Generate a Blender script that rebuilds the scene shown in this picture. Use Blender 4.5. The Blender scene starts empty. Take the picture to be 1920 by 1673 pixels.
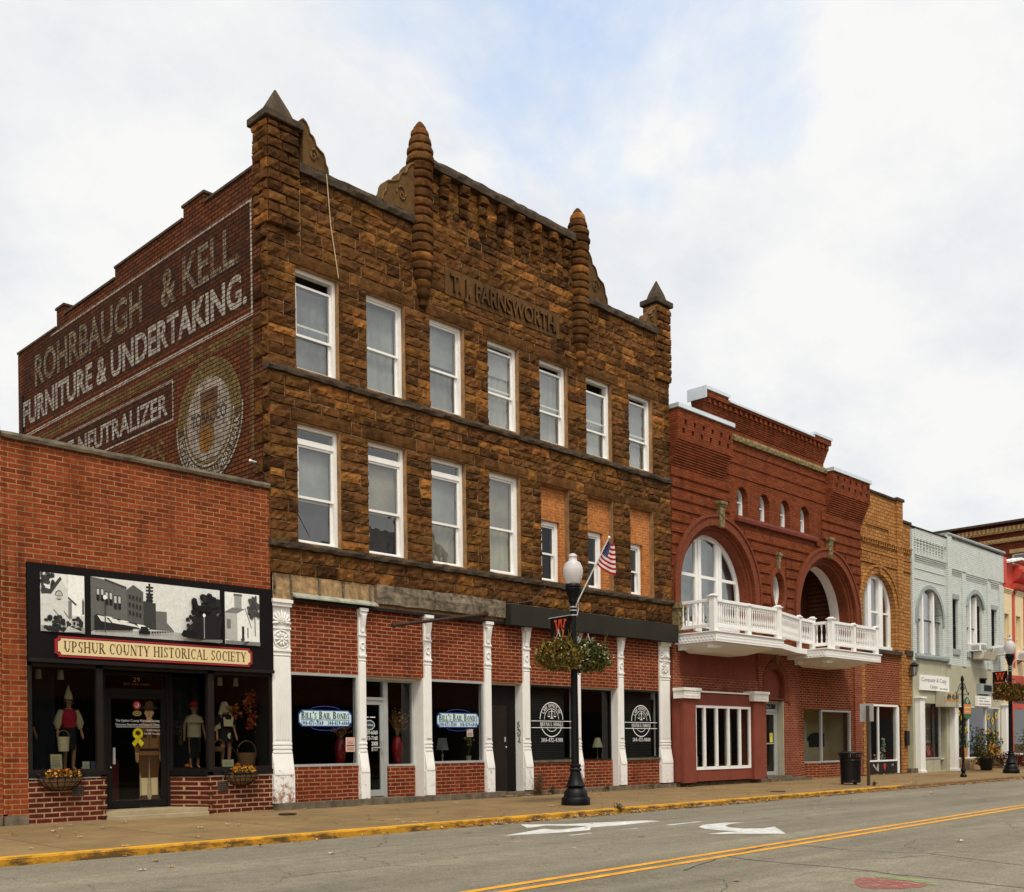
import bpy, bmesh, math, random
from mathutils import Vector, Matrix, noise
from mathutils.geometry import tessellate_polygon
R = random.Random(7)
rad = math.radians
scene = bpy.context.scene
COL = scene.collection

# ------------------------------------------------------------------ camera
cd = bpy.data.cameras.new('camera'); cam = bpy.data.objects.new('camera', cd); COL.objects.link(cam)
YAW, ROLL = rad(44.2), rad(-0.73)
_f = Vector((math.cos(YAW), math.sin(YAW), 0)); _r = Vector((math.sin(YAW), -math.cos(YAW), 0)); _u = Vector((0, 0, 1))
_r2 = math.cos(ROLL) * _r + math.sin(ROLL) * _u; _u2 = -math.sin(ROLL) * _r + math.cos(ROLL) * _u
cam.matrix_world = Matrix(((_r2.x, _u2.x, -_f.x, 0), (_r2.y, _u2.y, -_f.y, -17.763), (_r2.z, _u2.z, -_f.z, 1.0), (0, 0, 0, 1)))
cd.sensor_fit = 'HORIZONTAL'; cd.sensor_width = 36; cd.lens = 36 * 1985 / 1920; cd.shift_y = 568.5 / 1920
cd.clip_start = 0.1; cd.clip_end = 3000
scene.camera = cam

# ------------------------------------------------------------------ sky, sun, exposure
SUN_AZ, SUN_EL = rad(238), rad(58)          # direction towards the sun, azimuth from +X
SUN_DIR = Vector((math.cos(SUN_AZ) * math.cos(SUN_EL), math.sin(SUN_AZ) * math.cos(SUN_EL), math.sin(SUN_EL)))
world = bpy.data.worlds.new('World'); scene.world = world; world.use_nodes = True
nt = world.node_tree; N = nt.nodes; L = nt.links; N.clear()
def wn(t, **k):
    n = N.new(t)
    for a, b in k.items(): setattr(n, a, b)
    return n
sky = wn('ShaderNodeTexSky', sky_type='NISHITA', sun_disc=False, sun_elevation=SUN_EL, sun_rotation=rad(90) - SUN_AZ)
tc = wn('ShaderNodeTexCoord')
sep = wn('ShaderNodeSeparateXYZ'); L.new(tc.outputs['Generated'], sep.inputs[0])
def wm(op, a, b=None, c=None):
    n = wn('ShaderNodeMath', operation=op)
    for i, v in enumerate((a, b, c)):
        if v is None: continue
        if isinstance(v, (int, float)): n.inputs[i].default_value = v
        else: L.new(v, n.inputs[i])
    return n.outputs[0]
zc = wm('MAXIMUM', sep.outputs[2], 0.0)
den = wm('ADD', zc, 0.42)
comb = wn('ShaderNodeCombineXYZ')
L.new(wm('DIVIDE', sep.outputs[0], den), comb.inputs[0]); L.new(wm('DIVIDE', sep.outputs[1], den), comb.inputs[1])
mp = wn('ShaderNodeMapping'); mp.inputs['Location'].default_value = (3.1, 1.7, 0.4); L.new(comb.outputs[0], mp.inputs[0])
n1 = wn('ShaderNodeTexNoise'); n1.inputs['Scale'].default_value = 2.6; n1.inputs['Detail'].default_value = 9; n1.inputs['Roughness'].default_value = 0.60; n1.inputs['Distortion'].default_value = 0.25
L.new(mp.outputs[0], n1.inputs['Vector'])
n2 = wn('ShaderNodeTexNoise'); n2.inputs['Scale'].default_value = 3.3; n2.inputs['Detail'].default_value = 7; n2.inputs['Roughness'].default_value = 0.6
L.new(mp.outputs[0], n2.inputs['Vector'])
def wdot(d):
    v = wn('ShaderNodeVectorMath', operation='DOT_PRODUCT'); L.new(tc.outputs['Generated'], v.inputs[0]); v.inputs[1].default_value = d
    return v.outputs['Value']
# a break in the cloud deck (a place in the sky) and closed cloud elsewhere
gap = wm('POWER', wm('MAXIMUM', wdot(Vector((0.80, 0.66, 0.72)).normalized()), 0.0), 26.0)
cov = wm('SUBTRACT', wm('ADD', n1.outputs['Fac'], 0.30), wm('MULTIPLY', gap, 0.275))
rp = wn('ShaderNodeValToRGB'); rp.color_ramp.elements[0].position = 0.44; rp.color_ramp.elements[1].position = 0.62
L.new(cov, rp.inputs[0])
cr = wn('ShaderNodeValToRGB'); cr.color_ramp.elements[0].position = 0.32; cr.color_ramp.elements[1].position = 0.58
cr.color_ramp.elements[0].color = (0.76, 0.80, 0.855, 1); cr.color_ramp.elements[1].color = (0.985, 0.98, 0.97, 1)
L.new(n2.outputs['Fac'], cr.inputs[0])
glow = wm('MULTIPLY_ADD', wm('POWER', wm('MAXIMUM', wdot(SUN_DIR), 0.0), 3.0), 0.9, 0.90)
bgs = wn('ShaderNodeBackground'); L.new(sky.outputs[0], bgs.inputs[0]); bgs.inputs[1].default_value = 0.13
pale = wn('ShaderNodeBackground'); pale.inputs[0].default_value = (0.66, 0.76, 0.88, 1); pale.inputs[1].default_value = 0.56
add = wn('ShaderNodeAddShader'); L.new(bgs.outputs[0], add.inputs[0]); L.new(pale.outputs[0], add.inputs[1])
bgc = wn('ShaderNodeBackground'); L.new(cr.outputs[0], bgc.inputs[0]); L.new(glow, bgc.inputs[1])
mix = wn('ShaderNodeMixShader'); L.new(rp.outputs[0], mix.inputs[0]); L.new(add.outputs[0], mix.inputs[1]); L.new(bgc.outputs[0], mix.inputs[2])
wo = wn('ShaderNodeOutputWorld'); L.new(mix.outputs[0], wo.inputs[0])
sl = bpy.data.lights.new('sun', 'SUN'); sl.energy = 2.3; sl.angle = rad(12); sl.color = (1.0, 0.90, 0.76)
so = bpy.data.objects.new('sun', sl); COL.objects.link(so); so.location = (0, -30, 40)
so.rotation_euler = SUN_DIR.to_track_quat('Z', 'Y').to_euler()
scene.view_settings.view_transform = 'Standard'; scene.view_settings.look = 'None'
scene.view_settings.exposure = 0.10; scene.view_settings.gamma = 1.0
try: scene.cycles.max_bounces = 8; scene.cycles.transparent_max_bounces = 12
except Exception: pass

# ------------------------------------------------------------------ helpers: colours and materials
def S(r, g, b):
    f = lambda c: (c / 255 / 12.92) if c <= 10 else ((c / 255 + 0.055) / 1.055) ** 2.4
    return (f(r), f(g), f(b))
MATS = {}
class Nodes:
    def __init__(s, name, rough=0.8, metal=0.0, spec=0.3):
        s.m = bpy.data.materials.new(name); s.m.use_nodes = True; s.t = s.m.node_tree; s.t.nodes.clear()
        s.out = s.n('ShaderNodeOutputMaterial'); s.b = s.n('ShaderNodeBsdfPrincipled')
        s.b.inputs['Roughness'].default_value = rough; s.b.inputs['Metallic'].default_value = metal
        s.b.inputs['Specular IOR Level'].default_value = spec
        s.l(s.b.outputs[0], s.out.inputs[0]); s.tc = s.n('ShaderNodeTexCoord'); MATS[name] = s.m
    def n(s, t, **k):
        n = s.t.nodes.new(t)
        for a, b in k.items(): setattr(n, a, b)
        return n
    def l(s, a, b): s.t.links.new(a, b)
    def put(s, v, sock):
        if hasattr(v, 'links'): s.l(v, sock)
        elif isinstance(v, tuple): sock.default_value = v if len(v) == 4 or len(sock.default_value) == 3 else (*v, 1)
        else: sock.default_value = v
    def math(s, op, a, b=0.0, c=0.0):
        n = s.n('ShaderNodeMath', operation=op)
        for i, v in enumerate((a, b, c)): s.put(v, n.inputs[i])
        return n.outputs[0]
    def noise(s, scale, detail=4, rough=0.55, vec=None, stretch=None, dist=0.0):
        n = s.n('ShaderNodeTexNoise'); n.inputs['Scale'].default_value = scale; n.inputs['Detail'].default_value = detail
        n.inputs['Roughness'].default_value = rough; n.inputs['Distortion'].default_value = dist
        v = vec or s.tc.outputs['Object']
        if stretch:
            mp = s.n('ShaderNodeMapping'); mp.inputs['Scale'].default_value = stretch; s.l(v, mp.inputs[0]); v = mp.outputs[0]
        s.l(v, n.inputs['Vector']); return n.outputs['Fac']
    def ramp(s, f, lo, hi, a=0.0, b=1.0):
        n = s.n('ShaderNodeMapRange'); n.inputs[1].default_value = lo; n.inputs[2].default_value = hi
        n.inputs[3].default_value = a; n.inputs[4].default_value = b; s.l(f, n.inputs[0]); return n.outputs[0]
    def mix(s, f, a, b, mode='MIX'):
        n = s.n('ShaderNodeMix', data_type='RGBA', blend_type=mode)
        s.put(f, n.inputs[0]); s.put(a, n.inputs[6]); s.put(b, n.inputs[7]); return n.outputs[2]
    def bump(s, h, strength=0.5, dist=0.02, prev=None):
        n = s.n('ShaderNodeBump'); n.inputs['Strength'].default_value = strength; n.inputs['Distance'].default_value = dist
        s.l(h, n.inputs['Height'])
        if prev is not None: s.l(prev, n.inputs['Normal'])
        s.l(n.outputs[0], s.b.inputs['Normal']); return n.outputs[0]
    def brickvec(s, axis):
        sp = s.n('ShaderNodeSeparateXYZ'); s.l(s.tc.outputs['Object'], sp.inputs[0])
        cb = s.n('ShaderNodeCombineXYZ')
        s.l(sp.outputs[0 if axis == 'x' else 1], cb.inputs[0]); s.l(sp.outputs[2], cb.inputs[1])
        # bricks are not perfectly laid: a slow wander of the courses
        wob = s.n('ShaderNodeTexNoise'); wob.inputs['Scale'].default_value = 2.2; wob.inputs['Detail'].default_value = 2
        s.l(cb.outputs[0], wob.inputs['Vector'])
        wv = s.n('ShaderNodeVectorMath', operation='SCALE'); s.l(wob.outputs['Color'], wv.inputs[0]); wv.inputs['Scale'].default_value = 0.018
        ad = s.n('ShaderNodeVectorMath', operation='ADD'); s.l(cb.outputs[0], ad.inputs[0]); s.l(wv.outputs[0], ad.inputs[1])
        return ad
    def color(s, c): s.put(c, s.b.inputs['Base Color'])

def plain(name, col, rough=0.7, var=0.18, scale=4.0, bump=0.0, bscale=40.0, metal=0.0, spec=0.3, dirt=None, dirtamt=0.0, dscale=2.0, dstretch=(1, 1, 0.25), fine=0.0):
    s = Nodes(name, rough, metal, spec)
    f = s.ramp(s.noise(scale, 6, 0.65), 0.3, 0.7, 1 - var, 1 + var)
    c = s.mix(1.0, (*col, 1), f, 'MULTIPLY')
    if fine: c = s.mix(1.0, c, s.ramp(s.noise(160, 2), 0.3, 0.7, 1 - fine, 1 + fine), 'MULTIPLY')
    if dirt is not None:
        d = s.ramp(s.noise(dscale, 8, 0.72, stretch=dstretch), 0.5, 0.72, 0, dirtamt)
        c = s.mix(d, c, (*dirt, 1))
    s.color(c)
    if bump: s.bump(s.noise(bscale, 5, 0.6), bump, 0.01)
    return s.m

def brick(name, c1, c2, mortar, axis='x', bw=0.25, bh=0.084, ms=0.012, dark=(0.05, 0.015, 0.01), darkamt=0.5, stain=0.35, bump=0.6, rough=0.85, cvar=0.25, patch=None, squash=False, mortar_dirt=0.0):
    s = Nodes(name, rough, 0, 0.04)
    ad = s.brickvec(axis)
    b = s.n('ShaderNodeTexBrick'); s.l(ad.outputs[0], b.inputs['Vector'])
    b.inputs['Scale'].default_value = 1; b.inputs['Brick Width'].default_value = bw; b.inputs['Row Height'].default_value = bh
    b.inputs['Mortar Size'].default_value = ms; b.inputs['Mortar Smooth'].default_value = 0.25; b.inputs['Bias'].default_value = -0.15
    b.inputs['Color1'].default_value = (*c1, 1); b.inputs['Color2'].default_value = (*c2, 1)
    mcol = s.mix(s.ramp(s.noise(1.7, 5), 0.35, 0.7, 0, 1), (*mortar, 1), (mortar[0] * .62, mortar[1] * .58, mortar[2] * .52, 1))
    s.l(mcol, b.inputs['Mortar'])
    # some single bricks burnt dark: second brick pattern with the same cells
    b2 = s.n('ShaderNodeTexBrick'); s.l(ad.outputs[0], b2.inputs['Vector'])
    for k, v in (('Scale', 1), ('Brick Width', bw), ('Row Height', bh), ('Mortar Size', 0.0), ('Bias', -0.55)): b2.inputs[k].default_value = v
    b2.inputs['Color1'].default_value = (0, 0, 0, 1); b2.inputs['Color2'].default_value = (1, 1, 1, 1); b2.offset_frequency = 2
    f = s.math('MULTIPLY', s.ramp(b2.outputs['Color'], 0.55, 1.0, 0, darkamt), s.math('SUBTRACT', 1.0, b.outputs['Fac']))
    c = s.mix(f, b.outputs['Color'], (*dark, 1))
    c = s.mix(1.0, c, s.ramp(s.noise(9, 5, 0.7), 0.3, 0.7, 1 - cvar, 1 + cvar), 'MULTIPLY')
    st = s.ramp(s.noise(1.3, 8, 0.7, stretch=(1.8, 1.8, 0.32)), 0.50, 0.70, 0, stain)
    c = s.mix(st, c, (dark[0] * .6, dark[1] * .7, dark[2] * .7, 1))
    if patch is not None: c = s.mix(s.ramp(s.noise(2.1, 7, 0.75, stretch=(0.6, 0.6, 1.7)), 0.60, 0.74, 0, 0.55), c, (*patch, 1))
    s.color(c)
    h = s.math('ADD', s.math('MULTIPLY', s.math('SUBTRACT', 1.0, b.outputs['Fac']), 0.7), s.math('MULTIPLY', s.noise(60, 4, 0.7), 0.45))
    s.bump(h, bump, 0.012)
    return s.m

def attr_mat(name, rough=0.6, spec=0.3, var=0.0, bump=0.0, bscale=60, grime=0.0, grimecol=(0.02, 0.015, 0.01), gstretch=(1, 1, .4), gscale=1.2, fade=0.0, fine=0.0, fscale=8.0, lo=.32, joints=False):
    s = Nodes(name, rough, 0, spec)
    a = s.n('ShaderNodeAttribute', attribute_name='Col'); c = a.outputs['Color']
    if var: c = s.mix(1.0, c, s.ramp(s.noise(fscale, 7, 0.7), 0.3, 0.7, 1 - var, 1 + var), 'MULTIPLY')
    if fine: c = s.mix(1.0, c, s.ramp(s.noise(70, 4, 0.7), 0.3, 0.7, 1 - fine, 1 + fine), 'MULTIPLY')
    if grime:
        g = s.ramp(s.noise(gscale, 9, 0.72, stretch=gstretch), 0.46, 0.70, 0, grime)
        c = s.mix(g, c, (*grimecol, 1))
    s.color(c)
    if bump: s.bump(s.noise(bscale, 6, 0.65), bump, 0.012)
    if fade:
        tr = s.n('ShaderNodeBsdfTransparent'); mx = s.n('ShaderNodeMixShader')
        al = s.ramp(s.noise(5.5, 9, 0.8), lo, lo + .30, 1 - fade, 1.0)
        if joints:
            b = s.n('ShaderNodeTexBrick'); s.l(s.brickvec('y').outputs[0], b.inputs['Vector'])
            for k, v in (('Scale', 1), ('Brick Width', .26), ('Row Height', .088), ('Mortar Size', .010), ('Mortar Smooth', .2)): b.inputs[k].default_value = v
            al = s.math('MULTIPLY', al, s.math('SUBTRACT', 1.0, b.outputs['Fac']))
        s.l(al, mx.inputs[0])
        s.l(tr.outputs[0], mx.inputs[1]); s.l(s.b.outputs[0], mx.inputs[2]); s.l(mx.outputs[0], s.out.inputs[0])
    return s.m

def glass(name, tint=(0.8, 0.85, 0.82), refl=1.0, wob=0.0, rough=0.0):
    s = Nodes(name); s.t.nodes.remove(s.b)
    fr = s.n('ShaderNodeLayerWeight'); rf = s.math('MULTIPLY_ADD', s.math('POWER', fr.outputs['Facing'], 4.0), .9, .055)
    tr = s.n('ShaderNodeBsdfTransparent'); tr.inputs[0].default_value = (*tint, 1)
    gl = s.n('ShaderNodeBsdfGlossy'); gl.inputs['Roughness'].default_value = rough; gl.inputs[0].default_value = (1, 1, 1, 1)
    mx = s.n('ShaderNodeMixShader'); s.l(s.math('MULTIPLY', rf, refl), mx.inputs[0])
    s.l(tr.outputs[0], mx.inputs[1]); s.l(gl.outputs[0], mx.inputs[2]); s.l(mx.outputs[0], s.out.inputs[0])
    if wob:
        bp = s.n('ShaderNodeBump'); bp.inputs['Strength'].default_value = wob; bp.inputs['Distance'].default_value = 0.08
        s.l(s.noise(1.6, 2, 0.4), bp.inputs['Height']); s.l(bp.outputs[0], gl.inputs['Normal']); s.l(bp.outputs[0], fr.inputs['Normal'])
    return s.m

# ------------------------------------------------------------------ helpers: meshes
class MB:
    def __init__(s): s.v = []; s.f = []; s.c = []; s.m = []; s.sm = []
    def add(s, vs, fs, col=None, m=0, smooth=False):
        o = len(s.v); s.v += [tuple(p) for p in vs]
        for f in fs: s.f.append([o + i for i in f]); s.c.append(col); s.m.append(m); s.sm.append(smooth)
        return s
    def box(s, x0, x1, y0, y1, z0, z1, col=None, m=0):
        vs = [(x, y, z) for x in (x0, x1) for y in (y0, y1) for z in (z0, z1)]
        return s.add(vs, [(0, 1, 3, 2), (4, 6, 7, 5), (0, 4, 5, 1), (2, 3, 7, 6), (0, 2, 6, 4), (1, 5, 7, 3)], col, m)
    def quad(s, a, b, c, d, col=None, m=0): return s.add([a, b, c, d], [(0, 1, 2, 3)], col, m)
    def prism(s, pts, axis, a0, a1, col=None, m=0):
        """outline pts (2D) extruded along an axis from a0 to a1; for 'y' pts are (x,z), 'x': (y,z), 'z': (x,y)"""
        def P(p, a): return {'y': (p[0], a, p[1]), 'x': (a, p[0], p[1]), 'z': (p[0], p[1], a)}[axis]
        n = len(pts); vs = [P(p, a0) for p in pts] + [P(p, a1) for p in pts]
        tr = tessellate_polygon([[Vector((p[0], p[1], 0)) for p in pts]])
        fs = [tuple(t) for t in tr] + [tuple(n + i for i in reversed(t)) for t in tr]
        fs += [(i, (i + 1) % n, n + (i + 1) % n, n + i) for i in range(n)]
        return s.add(vs, fs, col, m)
    def plate(s, outer, holes, y0, y1, col=None, m=0, axis='y', back=False):
        """flat wall with openings: front face at y0, reveals and rim back to y1"""
        def P(p, a): return {'y': (p[0], a, p[1]), 'x': (a, p[0], p[1]), 'z': (p[0], p[1], a)}[axis]
        loops = [outer] + holes; flat = [p for l in loops for p in l]
        tr = tessellate_polygon([[Vector((p[0], p[1], 0)) for p in l] for l in loops])
        n = len(flat); vs = [P(p, y0) for p in flat] + [P(p, y1) for p in flat]; fs = [tuple(t) for t in tr]
        if back: fs += [tuple(n + i for i in t) for t in tr]
        o = 0
        for l in loops:
            k = len(l); fs += [(o + i, o + (i + 1) % k, n + o + (i + 1) % k, n + o + i) for i in range(k)]; o += k
        return s.add(vs, fs, col, m)
    def tube(s, pts, r, n=8, col=None, m=0, closed=False, cap=True):
        pts = [Vector(p) for p in pts]; rings = []; k = len(pts)
        rs = r if isinstance(r, (list, tuple)) else [r] * k
        for i, p in enumerate(pts):
            a = pts[(i - 1) % k] if closed or i > 0 else p; b = pts[(i + 1) % k] if closed or i < k - 1 else p
            d = (b - a).normalized() if (b - a).length > 1e-9 else Vector((0, 0, 1))
            up = Vector((0, 0, 1)) if abs(d.z) < 0.9 else Vector((1, 0, 0))
            u = d.cross(up).normalized(); w = d.cross(u)
            rings.append([p + rs[i] * (math.cos(t * 2 * math.pi / n) * u + math.sin(t * 2 * math.pi / n) * w) for t in range(n)])
        vs = [q for ring in rings for q in ring]; fs = []
        for i in range(k if closed else k - 1):
            j = (i + 1) % k
            fs += [(i * n + t, i * n + (t + 1) % n, j * n + (t + 1) % n, j * n + t) for t in range(n)]
        if cap and not closed: fs += [tuple(range(n)), tuple((k - 1) * n + t for t in reversed(range(n)))]
        return s.add(vs, fs, col, m, True)
    def lathe(s, prof, c=(0, 0, 0), n=20, col=None, m=0, fn=None, smooth=True):
        vs = []; k = len(prof)
        for r, z in prof:
            for t in range(n):
                a = 2 * math.pi * t / n; rr = r if fn is None else fn(r, z, a)
                vs.append((c[0] + rr * math.cos(a), c[1] + rr * math.sin(a), c[2] + z))
        fs = [(i * n + t, i * n + (t + 1) % n, (i + 1) * n + (t + 1) % n, (i + 1) * n + t) for i in range(k - 1) for t in range(n)]
        fs += [tuple(range(n)), tuple((k - 1) * n + t for t in reversed(range(n)))]
        return s.add(vs, fs, col, m, smooth)
    def ball(s, c, r, n=10, col=None, m=0, sq=(1, 1, 1)):
        prof = [(r * math.sin(math.pi * i / n) + 1e-4, -r * math.cos(math.pi * i / n)) for i in range(n + 1)]
        o = len(s.v); s.lathe(prof, (0, 0, 0), 2 * n, col, m)
        for i in range(o, len(s.v)):
            p = s.v[i]; s.v[i] = (c[0] + p[0] * sq[0], c[1] + p[1] * sq[1], c[2] + p[2] * sq[2])
        return s
    def build(s, name, mats, parent=None, sharp=35, bevel=0.0, recalc=True):
        me = bpy.data.meshes.new(name); off = OFF.get(parent.name, Vector((0, 0, 0))) if parent else Vector((0, 0, 0))
        me.from_pydata([(p[0] - off.x, p[1] - off.y, p[2] - off.z) for p in s.v], [], s.f); me.validate()
        if recalc:
            bm = bmesh.new(); bm.from_mesh(me); bmesh.ops.recalc_face_normals(bm, faces=bm.faces[:]); bm.to_mesh(me); bm.free()
        for i, p in enumerate(me.polygons):
            if i < len(s.m): p.material_index = s.m[i]; p.use_smooth = s.sm[i]
        if any(c is not None for c in s.c):
            at = me.color_attributes.new('Col', 'FLOAT_COLOR', 'CORNER'); vals = [1.0] * (4 * len(me.loops))
            for i, p in enumerate(me.polygons):
                c = s.c[i] or (.5, .5, .5)
                for li in p.loop_indices: vals[4 * li:4 * li + 3] = c[:3]
            at.data.foreach_set('color', vals)
        if any(s.sm): me.set_sharp_from_angle(angle=rad(sharp))
        for mt in (mats if isinstance(mats, (list, tuple)) else [mats]): me.materials.append(MATS[mt] if isinstance(mt, str) else mt)
        o = bpy.data.objects.new(name, me); COL.objects.link(o)
        if parent: o.parent = parent
        OFF[o.name] = off
        if bevel:
            b = o.modifiers.new('Bevel', 'BEVEL'); b.width = bevel; b.segments = 2; b.limit_method = 'ANGLE'; b.angle_limit = rad(40)
        return o
OFF = {}
def thing(name, label, cat, loc=(0, 0, 0), group=None):
    o = bpy.data.objects.new(name, None); COL.objects.link(o); o.location = loc; o.empty_display_size = 0.2
    o['label'] = label; o['category'] = cat
    if group: o['group'] = group
    OFF[o.name] = Vector(loc); return o
def tag(o, label, cat, group=None):
    o['label'] = label; o['category'] = cat
    if group: o['group'] = group
    return o
def struct(o): o['kind'] = 'structure'; return o
def stuff(o, label=None, cat=None):
    o['kind'] = 'stuff'
    if label: o['label'] = label; o['category'] = cat
    return o
def copy_tree(o, parent=None):
    c = o.copy(); COL.objects.link(c)
    if parent: c.parent = parent
    for ch in [x for x in bpy.data.objects if x.parent == o]: copy_tree(ch, c)
    return c

def font_mesh(txt, bold=0.0, spacing=1.0):
    cu = bpy.data.curves.new('lettering', 'FONT'); cu.body = txt; cu.size = 1; cu.offset = bold; cu.space_character = spacing; cu.resolution_u = 3
    ob = bpy.data.objects.new('lettering', cu); me = bpy.data.meshes.new_from_object(ob)
    vs = [(v.co.x, v.co.y) for v in me.vertices]; fs = [tuple(p.vertices) for p in me.polygons]
    bpy.data.objects.remove(ob); bpy.data.curves.remove(cu); bpy.data.meshes.remove(me)
    return vs, fs
# serif capitals drawn from strokes: V x y0 y1 thick stem with serifs; H thin bar; D diagonal; A arc (angle range in degrees)
T, t_ = 0.17, 0.075
SERIF = {
 'A': (.84, ['D .08 0 .42 1 t', 'D .42 1 .74 0 T', 'H .33 .24 .62', 's .08 0', 's .74 0']),
 'B': (.72, ['V .16 0 1', 'A .34 .75 .27 .25 -90 90', 'A .36 .26 .31 .26 -90 90', 'H .96 .16 .36', 'H .5 .16 .36', 'H .04 .16 .38']),
 'C': (.76, ['A .44 .5 .37 .5 48 312', 'v .74 .66 .97']), 'D': (.82, ['V .16 0 1', 'A .34 .5 .42 .5 -90 90', 'H .96 .16 .36', 'H .04 .16 .36']),
 'E': (.68, ['V .16 0 1', 'H .96 .16 .62', 'H .5 .16 .5', 'H .04 .16 .64', 'v .62 .78 .97', 'v .64 .03 .24', 'v .5 .4 .6']),
 'F': (.64, ['V .16 0 1', 'H .96 .16 .62', 'H .5 .16 .5', 'v .62 .76 .97', 'v .5 .4 .6']),
 'G': (.82, ['A .44 .5 .37 .5 48 330', 'v .74 .68 .97', 'V .72 0.02 .42']), 'H': (.86, ['V .16 0 1', 'V .7 0 1', 'H .5 .16 .7']),
 'I': (.34, ['V .17 0 1']), 'J': (.48, ['V .32 .2 1', 'A .18 .2 .15 .2 180 360']), 'K': (.82, ['V .16 0 1', 'D .2 .42 .68 1 t', 'D .34 .58 .72 0 T', 's .7 1', 's .72 0']),
 'L': (.66, ['V .16 0 1', 'H .04 .16 .62', 'v .62 .03 .28']), 'M': (1.0, ['D .14 0 .14 1 t', 'D .14 1 .48 0 T', 'D .48 0 .84 1 t', 'V .84 0 1', 's .14 0']),
 'N': (.86, ['D .14 0 .14 1 t', 'D .14 1 .74 0 T', 'D .74 0 .74 1 t', 's .14 0', 's .74 1']), 'O': (.84, ['A .42 .5 .37 .51 0 360']),
 'P': (.68, ['V .16 0 1', 'A .34 .73 .29 .27 -90 90', 'H .96 .16 .36', 'H .47 .16 .36']), 'Q': (.84, ['A .42 .5 .37 .51 0 360', 'D .42 .25 .78 -.12 T']),
 'R': (.78, ['V .16 0 1', 'A .34 .75 .27 .25 -90 90', 'H .96 .16 .36', 'H .5 .16 .36', 'D .36 .5 .7 0 T', 's .7 0']),
 'S': (.62, ['A .31 .74 .24 .26 35 270', 'A .31 .26 .25 .26 -145 90', 'v .54 .72 .97', 'v .07 .03 .28']),
 'T': (.74, ['V .37 0 .97', 'H .96 .06 .68', 'v .06 .74 .98', 'v .68 .74 .98']), 'U': (.84, ['V .17 .3 1', 'A .43 .3 .27 .31 180 360', 'D .7 .3 .7 1 t', 's .7 1']),
 'V': (.84, ['D .1 1 .42 0 T', 'D .42 0 .74 1 t', 's .1 1', 's .74 1']), 'W': (1.1, ['D .1 1 .34 0 T', 'D .34 0 .55 1 t', 'D .55 1 .78 0 T', 'D .78 0 1 1 t', 's .1 1', 's .55 1', 's 1 1']),
 'X': (.82, ['D .12 1 .7 0 T', 'D .12 0 .7 1 t', 's .12 1', 's .7 0', 's .12 0', 's .7 1']), 'Y': (.8, ['V .4 0 .45', 'D .1 1 .4 .42 T', 'D .4 .42 .7 1 t', 's .1 1', 's .7 1']),
 'Z': (.7, ['D .1 0 .6 1 T', 'H .96 .08 .6', 'H .04 .1 .64', 'v .08 .78 .97', 'v .64 .03 .24']),
 '&': (.86, ['A .38 .76 .18 .22 0 360', 'A .32 .27 .25 .27 40 300', 'D .24 .68 .76 0 T']), '.': (.26, ['Q .12 .02']), "'": (.22, ['D .11 1 .11 .72 T']), '-': (.4, ['D .05 .36 .35 .36 T']), '·': (.3, ['Q .14 .4']), ' ': (.34, []),
 '0': (.62, ['A .31 .5 .25 .5 0 360']), '1': (.44, ['V .24 0 1', 'D .1 .82 .24 .97 t']), '2': (.62, ['A .3 .73 .22 .27 -20 180', 'D .5 .62 .1 .06 t', 'D .08 .06 .54 .06 T']),
 '3': (.6, ['A .28 .75 .2 .24 -90 150', 'A .28 .27 .24 .26 -150 90']), '4': (.62, ['V .42 0 1', 'D .42 .98 .04 .3 t', 'H .3 .04 .58']), '5': (.6, ['A .27 .32 .26 .31 -140 120', 'D .14 .52 .18 .98 t', 'D .16 .95 .5 .95 T']),
 '6': (.62, ['A .32 .3 .24 .3 0 360', 'A .5 .4 .42 .58 100 190']), '7': (.58, ['D .06 .94 .52 .94 T', 'D .52 .94 .22 0 T']), '8': (.62, ['A .31 .76 .2 .23 0 360', 'A .31 .27 .24 .27 0 360']), '9': (.62, ['A .3 .7 .24 .3 0 360', 'A .12 .6 .42 .6 -80 10']),
}
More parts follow.
